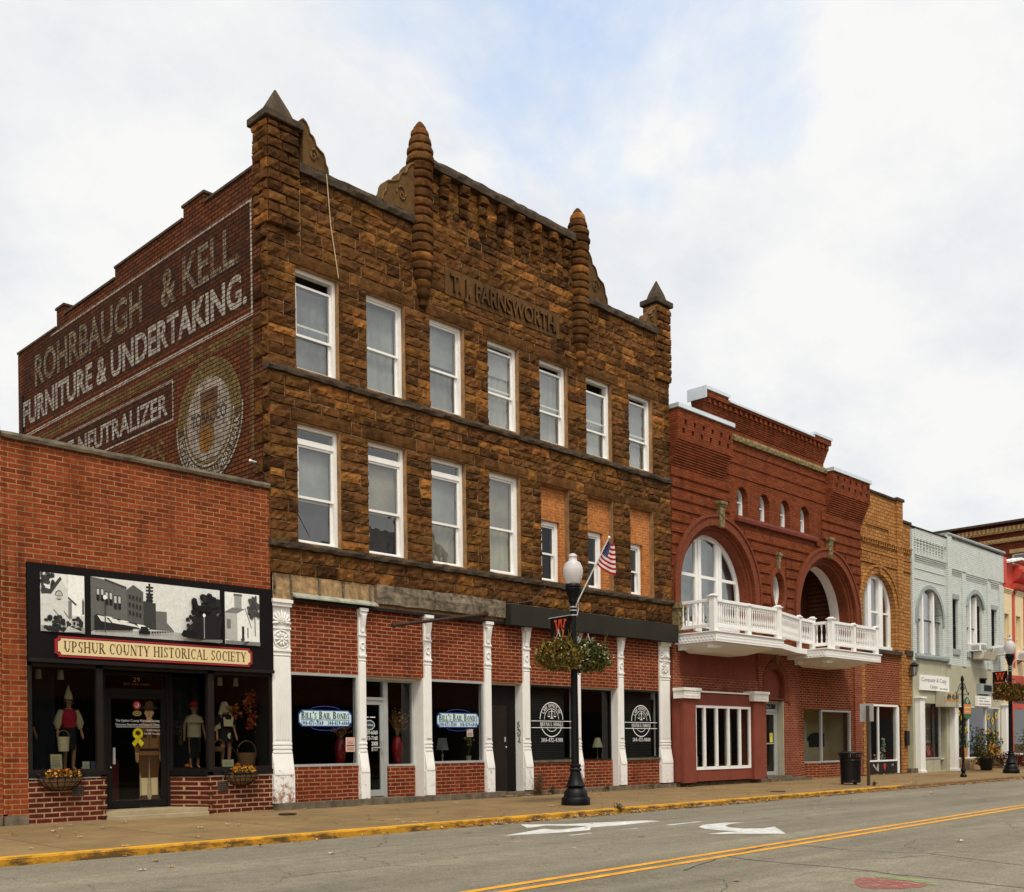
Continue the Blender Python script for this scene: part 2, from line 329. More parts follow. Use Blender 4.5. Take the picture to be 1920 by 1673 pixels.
def serif_mesh(txt, smallcaps=False, spacing=0.08, weight=1.0):
    vs, fs, lay = [], [], []; x = 0.0
    def q(pts, k):
        o = len(vs); vs.extend(pts); fs.append(tuple(range(o, o + len(pts)))); lay.append(k)
    for i, ch in enumerate(txt):
        big = (i == 0 or txt[i - 1] == ' ') or not ch.isalpha(); k = 1.0 if (not smallcaps or big) else 0.8
        w, prims = SERIF[ch]
        for j, p in enumerate(prims):
            a = p.split(); kd = a[0]; n = []
            for b in a[1:]: n.append(T * weight if b == 'T' else t_ * weight if b == 't' else float(b))
            X = lambda u, v: (x + u * k, v * k)
            if kd == 'V':
                h = T * weight / 2; q([X(n[0] - h, n[1]), X(n[0] + h, n[1]), X(n[0] + h, n[2]), X(n[0] - h, n[2])], j)
                for yy, s in ((n[1], 1), (n[2], -1)):
                    q([X(n[0] - h - .09, yy), X(n[0] + h + .09, yy), X(n[0] + h + .09, yy + s * .06), X(n[0] - h - .09, yy + s * .06)], j)
            elif kd == 'H':
                h = t_ * weight / 2; q([X(n[1], n[0] - h), X(n[2], n[0] - h), X(n[2], n[0] + h), X(n[1], n[0] + h)], j)
            elif kd == 'v':
                q([X(n[0] - .035, n[1]), X(n[0] + .035, n[1]), X(n[0] + .035, n[2]), X(n[0] - .035, n[2])], j)
            elif kd == 's':
                s = 1 if n[1] < .5 else -1
                q([X(n[0] - .14, n[1]), X(n[0] + .14, n[1]), X(n[0] + .14, n[1] + s * .06), X(n[0] - .14, n[1] + s * .06)], j)
            elif kd == 'Q':
                q([X(n[0] - .08, n[1]), X(n[0] + .08, n[1]), X(n[0] + .08, n[1] + .16), X(n[0] - .08, n[1] + .16)], j)
            elif kd == 'D':
                dx, dy = n[2] - n[0], n[3] - n[1]; l = math.hypot(dx, dy); h = n[4] / 2
                if abs(dy) > 1e-6: ox, oy = h * l / abs(dy), 0
                else: ox, oy = 0, h
                q([X(n[0] - ox, n[1] - oy), X(n[0] + ox, n[1] + oy), X(n[2] + ox, n[3] + oy), X(n[2] - ox, n[3] - oy)], j)
            elif kd == 'A':
                cx, cy, rx, ry, a0, a1 = n; m = max(4, int(abs(a1 - a0) / 22)); pr = None
                for b in range(m + 1):
                    an = rad(a0 + (a1 - a0) * b / m); co, si = math.cos(an), math.sin(an)
                    th = (t_ + (T - t_) * abs(co) ** 1.3) * weight
                    o_, i_ = X(cx + rx * co, cy + ry * si), X(cx + (rx - th) * co, cy + (ry - th) * si)
                    if pr: q([pr[0], o_, i_, pr[1]], j)
                    pr = (o_, i_)
        x += (w + spacing) * k
    return vs, fs, lay

class Pic(MB):
    """flat artwork on a plane: fn(u, v, d) gives the point at (u, v) standing d proud of the surface; each new shape lies a little prouder"""
    def __init__(s, fn, step=0.0008, clip=False):
        super().__init__(); s.fn = fn if not clip else (lambda u, v, d: fn(min(1, max(0, u)), min(1, max(0, v)), d))
        s.d = 0.0; s.step = step
    def poly(s, pts, col, m=0):
        s.d += s.step; tr = tessellate_polygon([[Vector((p[0], p[1], 0)) for p in pts]])
        s.add([s.fn(p[0], p[1], s.d) for p in pts], [tuple(t) for t in tr], col, m); return s
    def rect(s, u0, v0, u1, v1, col, m=0): return s.poly([(u0, v0), (u1, v0), (u1, v1), (u0, v1)], col, m)
    def oval(s, u, v, ru, rv, col, n=20, m=0): return s.poly([(u + ru * math.cos(2 * math.pi * i / n), v + rv * math.sin(2 * math.pi * i / n)) for i in range(n)], col, m)
    def line(s, pts, w, col, m=0):
        s.d += s.step
        for a, b in zip(pts, pts[1:]):
            dx, dy = b[0] - a[0], b[1] - a[1]; l = math.hypot(dx, dy) or 1; ox, oy = -dy / l * w / 2, dx / l * w / 2
            s.add([s.fn(a[0] + ox, a[1] + oy, s.d), s.fn(b[0] + ox, b[1] + oy, s.d), s.fn(b[0] - ox, b[1] - oy, s.d), s.fn(a[0] - ox, a[1] - oy, s.d)], [(0, 1, 2, 3)], col, m)
        return s
    def arc(s, u, v, ru, rv, a0, a1, w, col, n=24, m=0): return s.line([(u + ru * math.cos(rad(a0 + (a1 - a0) * i / n)), v + rv * math.sin(rad(a0 + (a1 - a0) * i / n))) for i in range(n + 1)], w, col, m)
    def text(s, txt, u0, v0, width, h, col, serif=False, bold=0.0, smallcaps=False, m=0, align='l', warp=None, weight=1.0, spacing=1.0):
        if serif: vs, fs, lay = serif_mesh(txt, smallcaps, weight=weight)
        else: vs, fs = font_mesh(txt, bold, spacing); lay = [0] * len(fs)
        if not vs: return s
        x0 = min(p[0] for p in vs); x1 = max(p[0] for p in vs); caph = 1.0 if serif else 0.72
        su = width / (x1 - x0) if width else h / caph; sv = h / caph
        if align == 'c': u0 -= su * (x1 - x0) / 2
        if align == 'r': u0 -= su * (x1 - x0)
        s.d += s.step
        for k in sorted(set(lay)):
            o = len(s.v); idx = [f for f, l in zip(fs, lay) if l == k]
            used = sorted({i for f in idx for i in f}); mp = {i: n for n, i in enumerate(used)}
            P = []
            for i in used:
                u, v = u0 + (vs[i][0] - x0) * su, v0 + vs[i][1] * sv
                if warp: u, v = warp(u, v)
                P.append(s.fn(u, v, s.d + k * 0.0002))
            s.add(P, [tuple(mp[i] for i in f) for f in idx], col, m)
        s.d += 0.001 if serif else 0
        return s
front = lambda y: (lambda u, v, d: (u, y - d, v))            # a plane facing the street
westward = lambda x: (lambda u, v, d: (x - d, -u, v))         # a plane facing -X, u runs towards the street
# ------------------------------------------------------------------ materials
brick('shop_brick', (.258, .054, .018), (.135, .025, .009), (.33, .20, .095), bw=.255, bh=.084, ms=.0095, darkamt=.65, stain=.55, patch=(.36, .13, .085))
brick('knee_brick', (.105, .020, .012), (.06, .012, .008), (.42, .28, .165), bw=.255, bh=.086, ms=.012, darkamt=.4, stain=.15)
brick('panel_brick', (.195, .032, .013), (.11, .017, .008), (.38, .22, .12), bw=.275, bh=.082, ms=.011, darkamt=.45, stain=.35)
brick('side_brick', (.150, .045, .016), (.080, .026, .011), (.022, .014, .009), axis='y', bw=.26, bh=.088, ms=.015, dark=(.035, .018, .012), darkamt=.6, stain=.45)
brick('rear_brick', (.18, .05, .025), (.11, .03, .015), (.2, .13, .08), axis='x', bw=.26, bh=.085)
brick('orange_brick', (.43, .155, .040), (.34, .115, .030), (.55, .27, .12), bw=.22, bh=.075, ms=.010, darkamt=.3, stain=.22, cvar=.3)
brick('arch_brick', (.225, .058, .022), (.14, .036, .015), (.075, .028, .015), bw=.24, bh=.072, ms=.007, darkamt=.35, stain=.40, dark=(.045, .018, .012), patch=(.27, .085, .05))
brick('pier_brick', (.235, .052, .025), (.16, .033, .018), (.34, .21, .14), bw=.24, bh=.075, ms=.009, darkamt=.3, stain=.3)
brick('tan_block', (.42, .20, .062), (.30, .125, .036), (.17, .08, .03), bw=.34, bh=.135, ms=.014, dark=(.12, .055, .018), darkamt=.5, stain=.30, bump=1.0, cvar=.35)
brick('grey_brick', (.60, .635, .59), (.53, .57, .53), (.41, .45, .41), bw=.24, bh=.08, ms=.008, dark=(.26, .25, .2), darkamt=.12, stain=.10, cvar=.08, bump=.7)
brick('far_brick', (.16, .035, .018), (.10, .022, .012), (.12, .05, .03), axis='y', bw=.24, bh=.08, ms=.01)
brick('loggia_brick', (.16, .045, .022), (.10, .03, .015), (.22, .12, .07), bw=.24, bh=.08, darkamt=.3)
attr_mat('stone', 0.93, 0.02, var=.42, fine=.35, bump=1.0, bscale=24, grime=.9, grimecol=(.015, .009, .005), gscale=1.0, gstretch=(1.1, 1, .6), fscale=7)
attr_mat('carved_stone', 0.93, 0.1, var=.30, fine=.2, bump=.6, bscale=30, grime=.75, grimecol=(.024, .015, .009), gscale=1.6)
plain('stone_mortar', (.30, .175, .08), .95, .35, 5, bump=.6, bscale=30, dirt=(.03, .018, .01), dirtamt=.7)
plain('dark_coping', (.060, .041, .024), .95, .5, 5, bump=1.0, bscale=22, dirt=(.012, .008, .005), dirtamt=.8, dscale=3)
plain('concrete_coping', (.13, .105, .07), .95, .45, 5, bump=.7, bscale=22, dirt=(.03, .026, .02), dirtamt=.7, dscale=2.2)
plain('white_paint', (.78, .76, .70), .5, .05, 5, dirt=(.45, .36, .25), dirtamt=.35, dscale=3.5)
plain('window_white', (.82, .81, .77), .42, .04, 6, dirt=(.5, .45, .36), dirtamt=.25, dscale=4)
def rusty(nm, amt):
    s = Nodes(nm, .55, 0, .35)
    c = s.mix(s.ramp(s.noise(3, 6, .6), .35, .7, 0, .5), (.82, .81, .77, 1), (.70, .67, .60, 1))
    sp = s.n('ShaderNodeSeparateXYZ'); s.l(s.tc.outputs['Object'], sp.inputs[0])
    low = s.ramp(sp.outputs[2], .15, 1.3, amt, -.04)                       # rust starts from the splashed foot
    f = s.math('ADD', s.noise(9, 9, .75), low)
    c = s.mix(s.ramp(f, .64, .74, 0, .9), c, (.27, .12, .035, 1)); c = s.mix(s.ramp(s.math('ADD', s.noise(24, 6, .7), low), .72, .82, 0, .9), c, (.07, .025, .01, 1))
    s.color(c); s.bump(s.noise(20, 6, .7), .25, .01)
rusty('cast_iron_white', .11); rusty('cast_iron_rusty', .20)
plain('black_paint', (.009, .008, .008), .4, .2, 6, spec=.22)
plain('black_panel', (.008, .0065, .0065), .55, .25, 1.5, spec=.1)
plain('dark_frame', (.014, .010, .008), .38, .2, 3, spec=.28)
plain('dark_fascia', (.028, .026, .020), .6, .18, 1.2, fine=.08, spec=.08)
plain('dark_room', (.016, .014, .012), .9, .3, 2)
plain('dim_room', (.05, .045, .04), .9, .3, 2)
plain('dark_curtain', (.045, .046, .055), .9, .3, 3)
plain('aluminium', (.52, .54, .52), .42, .08, 5, metal=.5)
plain('steel_flashing', (.62, .68, .70), .35, .1, 3, metal=.4)
plain('lamp_iron', (.004, .004, .004), .45, .25, 8, bump=.15, bscale=60, spec=.2)
plain('rust_iron', (.035, .018, .012), .8, .5, 9, bump=.5, bscale=60, dirt=(.13, .045, .015), dirtamt=.6, dscale=8)
plain('grey_wood', (.17, .135, .09), .9, .7, 6, bump=1.0, bscale=14, dirt=(.012, .009, .006), dirtamt=1.0, dscale=4.5, dstretch=(1.0, 1, 2.2), fine=.3)
plain('verdigris', (.30, .31, .24), .8, .3, 6, dirt=(.12, .08, .04), dirtamt=.7, dscale=5)
plain('lath_brick', (.33, .21, .10), .95, .5, 8, bump=1, bscale=18, dirt=(.06, .04, .02), dirtamt=.8, dscale=4)
plain('red_stucco', (.20, .047, .026), .85, .12, 2.2, bump=.25, bscale=50, dirt=(.09, .025, .018), dirtamt=.35)
plain('stucco_grey', (.40, .38, .27), .9, .1, 2, bump=.2, bscale=40, dirt=(.17, .14, .085), dirtamt=.55, dscale=1.4, dstretch=(2.2, 2, .25))
plain('grey_trim', (.28, .32, .31), .7, .15, 4)
plain('grey_paint', (.45, .50, .465), .75, .1, 4, bump=.2, bscale=30)
plain('red_paint', (.50, .062, .036), .6, .08, 2)
plain('cream_paint', (.70, .56, .32), .65, .08, 3)
plain('maroon_paint', (.12, .02, .018), .6, .15, 3)
plain('keystone', (.20, .15, .065), .95, .6, 9, bump=1, bscale=22, dirt=(.03, .026, .014), dirtamt=.9, dscale=9, dstretch=(1, 1, .8))
plain('terracotta', (.16, .034, .019), .85, .3, 6, bump=.4, bscale=20, dirt=(.05, .02, .013), dirtamt=.5)
plain('brown_door', (.065, .036, .018), .6, .2, 3)
plain('curtain_green', (.24, .28, .26), .9, .2, 2); plain('curtain_pale', (.42, .43, .41), .9, .35, 1.0, dirt=(.28, .29, .27), dirtamt=.5, dscale=2)
plain('curtain_warm', (.42, .40, .28), .9, .18, 2)
plain('blind_grey', (.22, .23, .23), .9, .45, 1.1)
plain('blind_mid', (.31, .325, .32), .9, .4, .9, dirt=(.2, .2, .19), dirtamt=.4); plain('blind_warm', (.30, .28, .22), .9, .4, 1.0, dirt=(.18, .17, .13), dirtamt=.4); plain('room_wall', (.20, .19, .16), .9, .2, 1.5)
plain('slat_black', (.03, .028, .026), .4, .2, 3)
plain('roof_tar', (.03, .03, .03), .95, .2, 2)
plain('cornice_tan', (.33, .22, .09), .9, .25, 6); plain('entry_slab', (.34, .27, .16), .9, .15, 3, fine=.15); plain('plaster', (.60, .55, .45), .9, .1, 2)
plain('skin', (.34, .17, .085), .6, .1, 8); plain('cloth_cream', (.50, .42, .25), .9, .15, 12); plain('cloth_red', (.40, .012, .03), .8, .3, 14)
plain('cloth_black', (.010, .009, .010), .9, .2, 12); plain('hair_dark', (.03, .016, .008), .8, .3, 20); plain('wicker', (.22, .12, .05), .85, .4, 30, bump=.8, bscale=60)
plain('pumpkin', (.46, .11, .012), .55, .2, 10); plain('vase_red', (.22, .008, .010), .14, .1, 4, spec=.6); plain('rail_white', (.80, .79, .75), .5, .05, 4)
attr_mat('print', .5, .3); attr_mat('photo_print', .5, .25, var=.14, fscale=14); attr_mat('vinyl', .4, .3); attr_mat('leafy', .75, .25, var=.25, fscale=20); attr_mat('cloth', .85, .1, var=.08)
attr_mat('faded_paint', .9, .1, var=.35, fine=.35, fade=.80, fscale=6, lo=.33, joints=True); attr_mat('ghost_paint', .9, .1, var=.4, fine=.35, fade=.95, fscale=5, lo=.39, joints=True)
attr_mat('road_paint', .75, .2, var=.16, fine=.22, fade=.6, lo=.28); attr_mat('worn_road_paint', .8, .2, var=.2, fine=.3, fade=.75, lo=.36)
glass('upper_glass', (.80, .82, .80), 2.0, wob=.14); glass('shop_glass', (.62, .64, .62), .75); glass('dim_glass', (.42, .42, .40), .6); glass('door_glass', (.80, .80, .78), .5)
s = Nodes('lamp_globe', .22, 0, .5); s.color((.74, .70, .68, 1)); s.b.inputs['Transmission Weight'].default_value = .35; s.b.inputs['Subsurface Weight'].default_value = 0.0
s = Nodes('shade', .8); s.color((.5, .48, .42, 1))

def mk_asphalt():
    s = Nodes('asphalt', .9, 0, .25)
    c = s.mix(s.ramp(s.noise(.45, 7, .65, stretch=(.35, 1, 1)), .35, .68, 0, 1), (.222, .196, .140, 1), (.153, .136, .098, 1))
    c = s.mix(1.0, c, s.ramp(s.noise(3.2, 8, .75), .3, .7, .80, 1.18), 'MULTIPLY')
    c = s.mix(1.0, c, s.ramp(s.noise(1.0, 6, .7, stretch=(.06, 1.5, 1)), .35, .68, .80, 1.12), 'MULTIPLY')
    c = s.mix(1.0, c, s.ramp(s.noise(34, 5, .75), .32, .68, .62, 1.36), 'MULTIPLY')
    c = s.mix(s.ramp(s.noise(1.9, 7, .75, stretch=(.5, 1, 1)), .63, .75, 0, .45), c, (.055, .05, .042, 1))
    c = s.mix(1.0, c, s.ramp(s.noise(95, 3, .6), .3, .7, .62, 1.38), 'MULTIPLY')
    v = s.n('ShaderNodeTexVoronoi', feature='DISTANCE_TO_EDGE'); v.inputs['Scale'].default_value = .33; v.inputs['Randomness'].default_value = 1
    wv = s.n('ShaderNodeTexNoise'); wv.inputs['Scale'].default_value = 1.6; wv.inputs['Detail'].default_value = 6; s.l(s.tc.outputs['Object'], wv.inputs['Vector'])
    av = s.n('ShaderNodeVectorMath', operation='MULTIPLY_ADD'); s.l(wv.outputs['Color'], av.inputs[0]); av.inputs[1].default_value = (.7, .7, 0); s.l(s.tc.outputs['Object'], av.inputs[2]); s.l(av.outputs[0], v.inputs['Vector'])
    cr = s.math('MULTIPLY', s.ramp(v.outputs['Distance'], .0, .006, .75, 0), s.ramp(s.noise(.3, 3), .48, .6, 0, 1))
    c = s.mix(cr, c, (.035, .03, .025, 1)); s.color(c)
    h = s.math('SUBTRACT', s.noise(140, 3, .7), s.math('MULTIPLY', cr, .8)); s.bump(h, .55, .006)
mk_asphalt()
def mk_pave():
    s = Nodes('pavement', .9, 0, .2)
    c = s.mix(s.ramp(s.noise(.9, 7, .7), .35, .68, 0, 1), (.245, .162, .072, 1), (.160, .106, .048, 1))
    c = s.mix(1.0, c, s.ramp(s.noise(70, 4, .7), .3, .7, .75, 1.25), 'MULTIPLY')
    b = s.n('ShaderNodeTexBrick'); s.l(s.tc.outputs['Object'], b.inputs['Vector']); b.offset = 0.0
    for k, v in (('Scale', 1), ('Brick Width', 1.9), ('Row Height', 1.62), ('Mortar Size', .022), ('Bias', 0)): b.inputs[k].default_value = v
    c = s.mix(s.math('MULTIPLY', b.outputs['Fac'], .8), c, (.10, .075, .045, 1))
    b.inputs['Color1'].default_value = (.93, .93, .93, 1); b.inputs['Color2'].default_value = (1.06, 1.06, 1.06, 1); b.inputs['Mortar'].default_value = (1, 1, 1, 1)
    c = s.mix(1.0, c, b.outputs['Color'], 'MULTIPLY')
    c = s.mix(s.ramp(s.noise(2.3, 9, .8), .62, .74, 0, .45), c, (.09, .06, .03, 1)); s.color(c)
    s.bump(s.math('SUBTRACT', s.noise(60, 5, .7), b.outputs['Fac']), .4, .008)
mk_pave()
def mk_kerb(name, a, bcol, worn):
    s = Nodes(name, .85, 0, .2)
    c = s.mix(s.ramp(s.noise(1.4, 6, .7), .35, .7, 0, .7), (*a, 1), (*bcol, 1))
    w = s.ramp(s.noise(2.6, 9, .75, stretch=(1, 1, 3)), .44, .56, 0, worn)
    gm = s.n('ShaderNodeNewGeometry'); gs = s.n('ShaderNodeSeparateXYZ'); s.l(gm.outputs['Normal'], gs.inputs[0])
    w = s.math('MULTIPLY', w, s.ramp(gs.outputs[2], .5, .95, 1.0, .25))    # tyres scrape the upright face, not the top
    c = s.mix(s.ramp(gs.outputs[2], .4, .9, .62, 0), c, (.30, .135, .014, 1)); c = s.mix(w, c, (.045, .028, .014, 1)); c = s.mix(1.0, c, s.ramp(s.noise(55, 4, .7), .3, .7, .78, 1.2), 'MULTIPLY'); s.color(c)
    s.bump(s.noise(18, 6, .7), .7, .015)
mk_kerb('kerb_yellow', (.66, .34, .022), (.48, .22, .014), .85); mk_kerb('kerb_stone', (.17, .13, .08), (.11, .085, .05), .5)

# ------------------------------------------------------------------ ground, road, pavement
KY = lambda x: -4.93 + 0.0134 * x                 # kerb line
PZ = lambda y: -0.11 + 0.0205 * y                 # pavement falls towards the kerb (y is negative)
RZ = -0.30
MB().quad((-400, -400, -.36), (1200, -400, -.36), (1200, 1200, -.36), (-400, 1200, -.36))
struct(MB().quad((-400, -400, -.37), (1500, -400, -.37), (1500, 1500, -.37), (-400, 1500, -.37)).build('ground', 'pavement'))
m = MB(); xs = [-40 + i * 2 for i in range(100)]
for a, b in zip(xs, xs[1:]): m.quad((a, KY(a) - .02, RZ), (b, KY(b) - .02, RZ), (b, -20.4, RZ), (a, -20.4, RZ))
road = struct(m.build('road', 'asphalt'))
m = MB()
for a, b in zip(xs, xs[1:]):
    ya, yb = KY(a) + .16, KY(b) + .16
    m.quad((a, ya, PZ(ya)), (b, yb, PZ(yb)), (b, 1.5, PZ(0)), (a, 1.5, PZ(0)))
struct(m.build('pavement', 'pavement'))
m = MB()
for a, b in zip(xs, xs[1:]): m.quad((a, -20.3, -.2), (b, -20.3, -.2), (b, -24, -.18), (a, -24, -.18)); m.quad((a, -20.3, -.2), (b, -20.3, -.2), (b, -20.3, -.4), (a, -20.3, -.4))
struct(m.build('far_pavement', 'pavement'))
def kerb(x0, x1, mat):
    m = MB(); n = max(2, int((x1 - x0) / .12)); prev = None
    for i in range(n + 1):
        x = x0 + (x1 - x0) * i / n; y = KY(x); w = .010 * noise.noise(Vector((x * 2.1, 3, 1))) + .008 * noise.noise(Vector((x * 9, 7, 1)))
        zt = PZ(y) + .012 + w * .4
        c = [(x, y + w - .012, RZ - .04), (x, y + w, RZ + .05), (x, y + w + .004, zt - .022), (x, y + w + .022, zt), (x, y + .165, zt + .004), (x, y + .165, zt - .06)]
        if prev:
            for p, q in zip(range(5), range(1, 6)): m.quad(prev[p], prev[q], c[q], c[p])
        prev = c
    return struct(m.build('kerb', mat))
kerb(-40, 29.9, 'kerb_yellow'); kerb(29.9, 158, 'kerb_stone')

def decal(name, polys, z=RZ + .004, mat='road_paint', parent=road):
    p = Pic(lambda u, v, d: (u, v, z + d), step=.0012)
    for pts, c in polys: p.poly(pts, c)
    return p.build(name, mat, parent)
WH = (.62, .62, .58)
a1 = [(13.13, -5.18), (13.66, -5.77), (15.14, -6.35), (15.14, -6.66), (13.85, -6.7), (13.24, -6.62), (13.54, -6.37), (13.18, -5.72), (12.59, -5.85)]
a2 = [(13.51, -6.4), (12.69, -6.53), (12.58, -6.37), (12.64, -6.16), (11.26, -6.62), (12.27, -6.93), (12.84, -6.97), (13.26, -6.64)]
tu = [(14.37, -7.97), (14.8, -7.78), (15.38, -7.78), (15.65, -8.04), (15.26, -8.01), (14.84, -8.17), (14.56, -8.42), (14.46, -8.75), (14.66, -8.97), (15.11, -8.93), (13.98, -9.77), (13.28, -8.88), (13.65, -8.89), (13.96, -8.97), (14.0, -8.58), (14.1, -8.28)]
decal('straight_arrow', [(a1, WH), (a2, WH)]); decal('turn_arrow', [(tu, WH)])
decal('paint_dash', [([(14.41, -7.27), (15.53, -7.24), (15.41, -7.34), (14.42, -7.41)], WH), ([(13.16, -7.31), (13.63, -7.3), (13.5, -7.41)], WH), ([(11.86, -7.36), (12.44, -7.33), (12.36, -7.42), (11.85, -7.45)], WH), ([(10.52, -7.45), (10.77, -7.45), (10.65, -7.5)], WH)], mat='worn_road_paint')
YL = (.72, .33, .025); yl = lambda x, o: -10.95 + .0425 * x + o
for o_ in (0, -.27):
    decal('centre_line', [([(-30, yl(-30, o_)), (90, yl(90, o_)), (90, yl(90, o_ - .115)), (-30, yl(-30, o_ - .115))], YL)])
sr = [(9.47, -13.07), (9.68, -12.99), (9.83, -13.0), (9.80, -13.2), (9.75, -13.44), (9.62, -13.71), (9.43, -13.73), (9.22, -13.61), (9.08, -13.45), (9.09, -13.32), (9.25, -13.19)]
sg = [(10.05, -12.99), (10.06, -13.18), (10.01, -13.48), (9.81, -13.69), (9.67, -13.78), (9.66, -13.71), (9.80, -13.45), (9.85, -13.12)]
seeds = [(9.64, -13.08), (9.68, -13.23), (9.42, -13.17), (9.53, -13.31), (9.62, -13.44), (9.32, -13.36), (9.43, -13.43), (9.57, -13.62), (9.2, -13.4), (9.28, -13.55), (9.40, -13.6)]
decal('painted_strawberry', [(sr, (.34, .10, .09)), (sg, (.26, .30, .13))] + [([(x - .012, y - .03), (x + .012, y - .03), (x + .012, y + .03), (x - .012, y + .03)], (.5, .33, .26)) for x, y in seeds], mat='worn_road_paint')
p = Pic(lambda u, v, d: (u, v, RZ + .003 + d))
def wig(pts, w, a=.03):
    out = []
    for (x0, y0), (x1, y1) in zip(pts, pts[1:]):
        for i in range(14):
            k = i / 14; x, y = x0 + (x1 - x0) * k, y0 + (y1 - y0) * k
            out.append((x + a * noise.noise(Vector((x * 3, y * 3, 2))), y + a * noise.noise(Vector((x * 3, y * 3, 9)))))
    p.line(out, w, (.03, .026, .022))
wig([(9.2, -11.3), (10.72, -10.81), (12.65, -10.45), (12.55, -10.67), (12.27, -11.61), (12.38, -12.62), (11.79, -13.83), (11.5, -15)], .016)
wig([(10.72, -10.81), (10.51, -11.47), (10.44, -12.46), (10.34, -12.82), (10.22, -13.16), (10.13, -13.7), (9.92, -14.6)], .02)
wig([(13.5, -7.9), (14.6, -8.6), (15.6, -9.4), (16.2, -10.2)], .012)
p.build('crack', 'print', road)
# iron lids set in the pavement
for x, y, r in ((11.05, -1.25, .17), (24.4, -3.6, .2)):
    tag(MB().lathe([(r, -.004), (r, .006), (r * .9, .007), (r * .88, .004)], (x, y, PZ(y) + .003), 20).build('meter_lid', 'rust_iron'), 'round iron lid in the pavement in front of the ' + ('wide white pilaster' if x < 20 else 'red stucco bay'), 'lid', 'iron lids in the pavement')

# ------------------------------------------------------------------ shops across the street (the panes mirror them)
def across(x0, x1, h, mat, lab):
    t = thing('brick_shop', lab, 'building', ((x0 + x1) / 2, -24, -.2)); m = MB(); holes = []
    n = int((x1 - x0) / 2.6)
    for i in range(n):
        cx = x0 + (i + .5) * (x1 - x0) / n
        holes.append([(cx - .55, 5), (cx + .55, 5), (cx + .55, 7.2), (cx - .55, 7.2)])
    m.plate([(x0, -.2), (x1, -.2), (x1, h), (x0, h)], holes, -24, -24.25); m.box(x0, x1, -34, -24.3, -.2, h - .4)
    m.build('wall', mat, t); MB().box(x0 - .05, x1 + .05, -24.3, -23.7, h, h + .3).build('cornice', 'concrete_coping', t)
    g = MB(); f = MB()
    for hh in holes: g.box(hh[0][0] + .06, hh[1][0] - .06, -24.2, -24.18, 5.06, 7.14); f.box(hh[0][0], hh[1][0], -24.17, -24.1, 6.0, 6.1)
    g.build('pane', 'blind_grey', t); f.build('sash', 'window_white', t)
    MB().box(x0 + .4, x1 - .4, -24.1, -23.95, .5, 3.2).build('shopfront', 'dark_frame', t)
def gable(x0, x1, z0, z1, lab):  # unseen gabled houses, added to vary what the panes reflect
    t = thing('added_gable', lab, 'house', ((x0 + x1) / 2, -32, -.2)); MB().box(x0 + .3, x1 - .3, -36, -28, -.2, z0).build('wall', 'rear_brick', t); MB().prism([(x0, z0), (x1, z0), ((x0 + x1) / 2, z1)], 'y', -36.4, -27.6).build('roof', 'dark_coping', t)
gable(22, 30, 11, 15.5, 'steep gabled house added unseen behind the shops across the street for the panes to mirror'); gable(36, 43, 10.5, 14, 'lower gabled house added unseen behind the shops across the street for the panes to mirror')
across(8, 22, 9.5, 'rear_brick', 'brown brick shop row across the street, mirrored in the panes')
across(22, 41, 8.6, 'pier_brick', 'red brick shop across the street with a pale cornice')
across(41, 66, 9.8, 'rear_brick', 'long brown brick shop across the street, farthest along')
across(66, 110, 8.8, 'pier_brick', 'far red brick block across the street')
# ------------------------------------------------------------------ rock-faced masonry
STONES = [(.135, .061, .019), (.118, .053, .017), (.150, .070, .022), (.128, .060, .020), (.110, .050, .017), (.165, .074, .020), (.205, .092, .024), (.095, .044, .016), (.14, .064, .019), (.068, .033, .013), (.25, .108, .028), (.12, .056, .019)]
def stone_block(m, x0, x1, z0, z1, y, depth, col, axis='y', sgn=-1, rough=.03, seed=0.0, corner=None):
    """one stone with a broken face standing proud of y; axis 'y' faces the street, 'x' faces -X"""
    lx, lz = x1 - x0, z1 - z0; nx = max(3, min(9, int(lx / .07))); nz = max(3, min(5, int(lz / .055)))
    g = .007; vs = []; idx = {}; tilt = R.uniform(-.5, .35); bu, bv = .014 / lx, .014 / lz
    us = [0, bu] + [bu + (1 - 2 * bu) * i / (nx - 1) for i in range(1, nx - 1)] + [1 - bu, 1]; ws = [0, bv] + [bv + (1 - 2 * bv) * j / (nz - 1) for j in range(1, nz - 1)] + [1 - bv, 1]
    nx, nz = len(us) - 1, len(ws) - 1
    for i, u in enumerate(us):
        for j, v in enumerate(ws):
            X = x0 + g + (lx - 2 * g) * u; Z = z0 + g + (lz - 2 * g) * v; edge = i in (0, nx) or j in (0, nz)
            rim = i in (1, nx - 1) or j in (1, nz - 1)
            d = 0 if edge else depth * ((.62 if rim else 1) + tilt * (v - .5)) + rough * (noise.noise(Vector((X * 5.1 + seed, Z * 9.3, seed))) + .8 * noise.noise(Vector((X * 15 + seed, Z * 21, 4 + seed))))
            if edge or rim: X += .007 * noise.noise(Vector((X * 11, Z * 9, 1 + seed))); Z += .010 * noise.noise(Vector((X * 9, Z * 11, 5 + seed)))
            idx[i, j] = len(vs)
            vs.append((X, y - max(d, 0), Z) if axis == 'y' else (y - max(d, 0), X, Z))
    fs = [(idx[i, j], idx[i + 1, j], idx[i + 1, j + 1], idx[i, j + 1]) for i in range(nx) for j in range(nz)]
    m.add(vs, fs, col)
def tone():
    c = R.choice(STONES); k = R.uniform(.78, 1.12); return (c[0] * k, c[1] * k * R.uniform(.92, 1.02), c[2] * k)
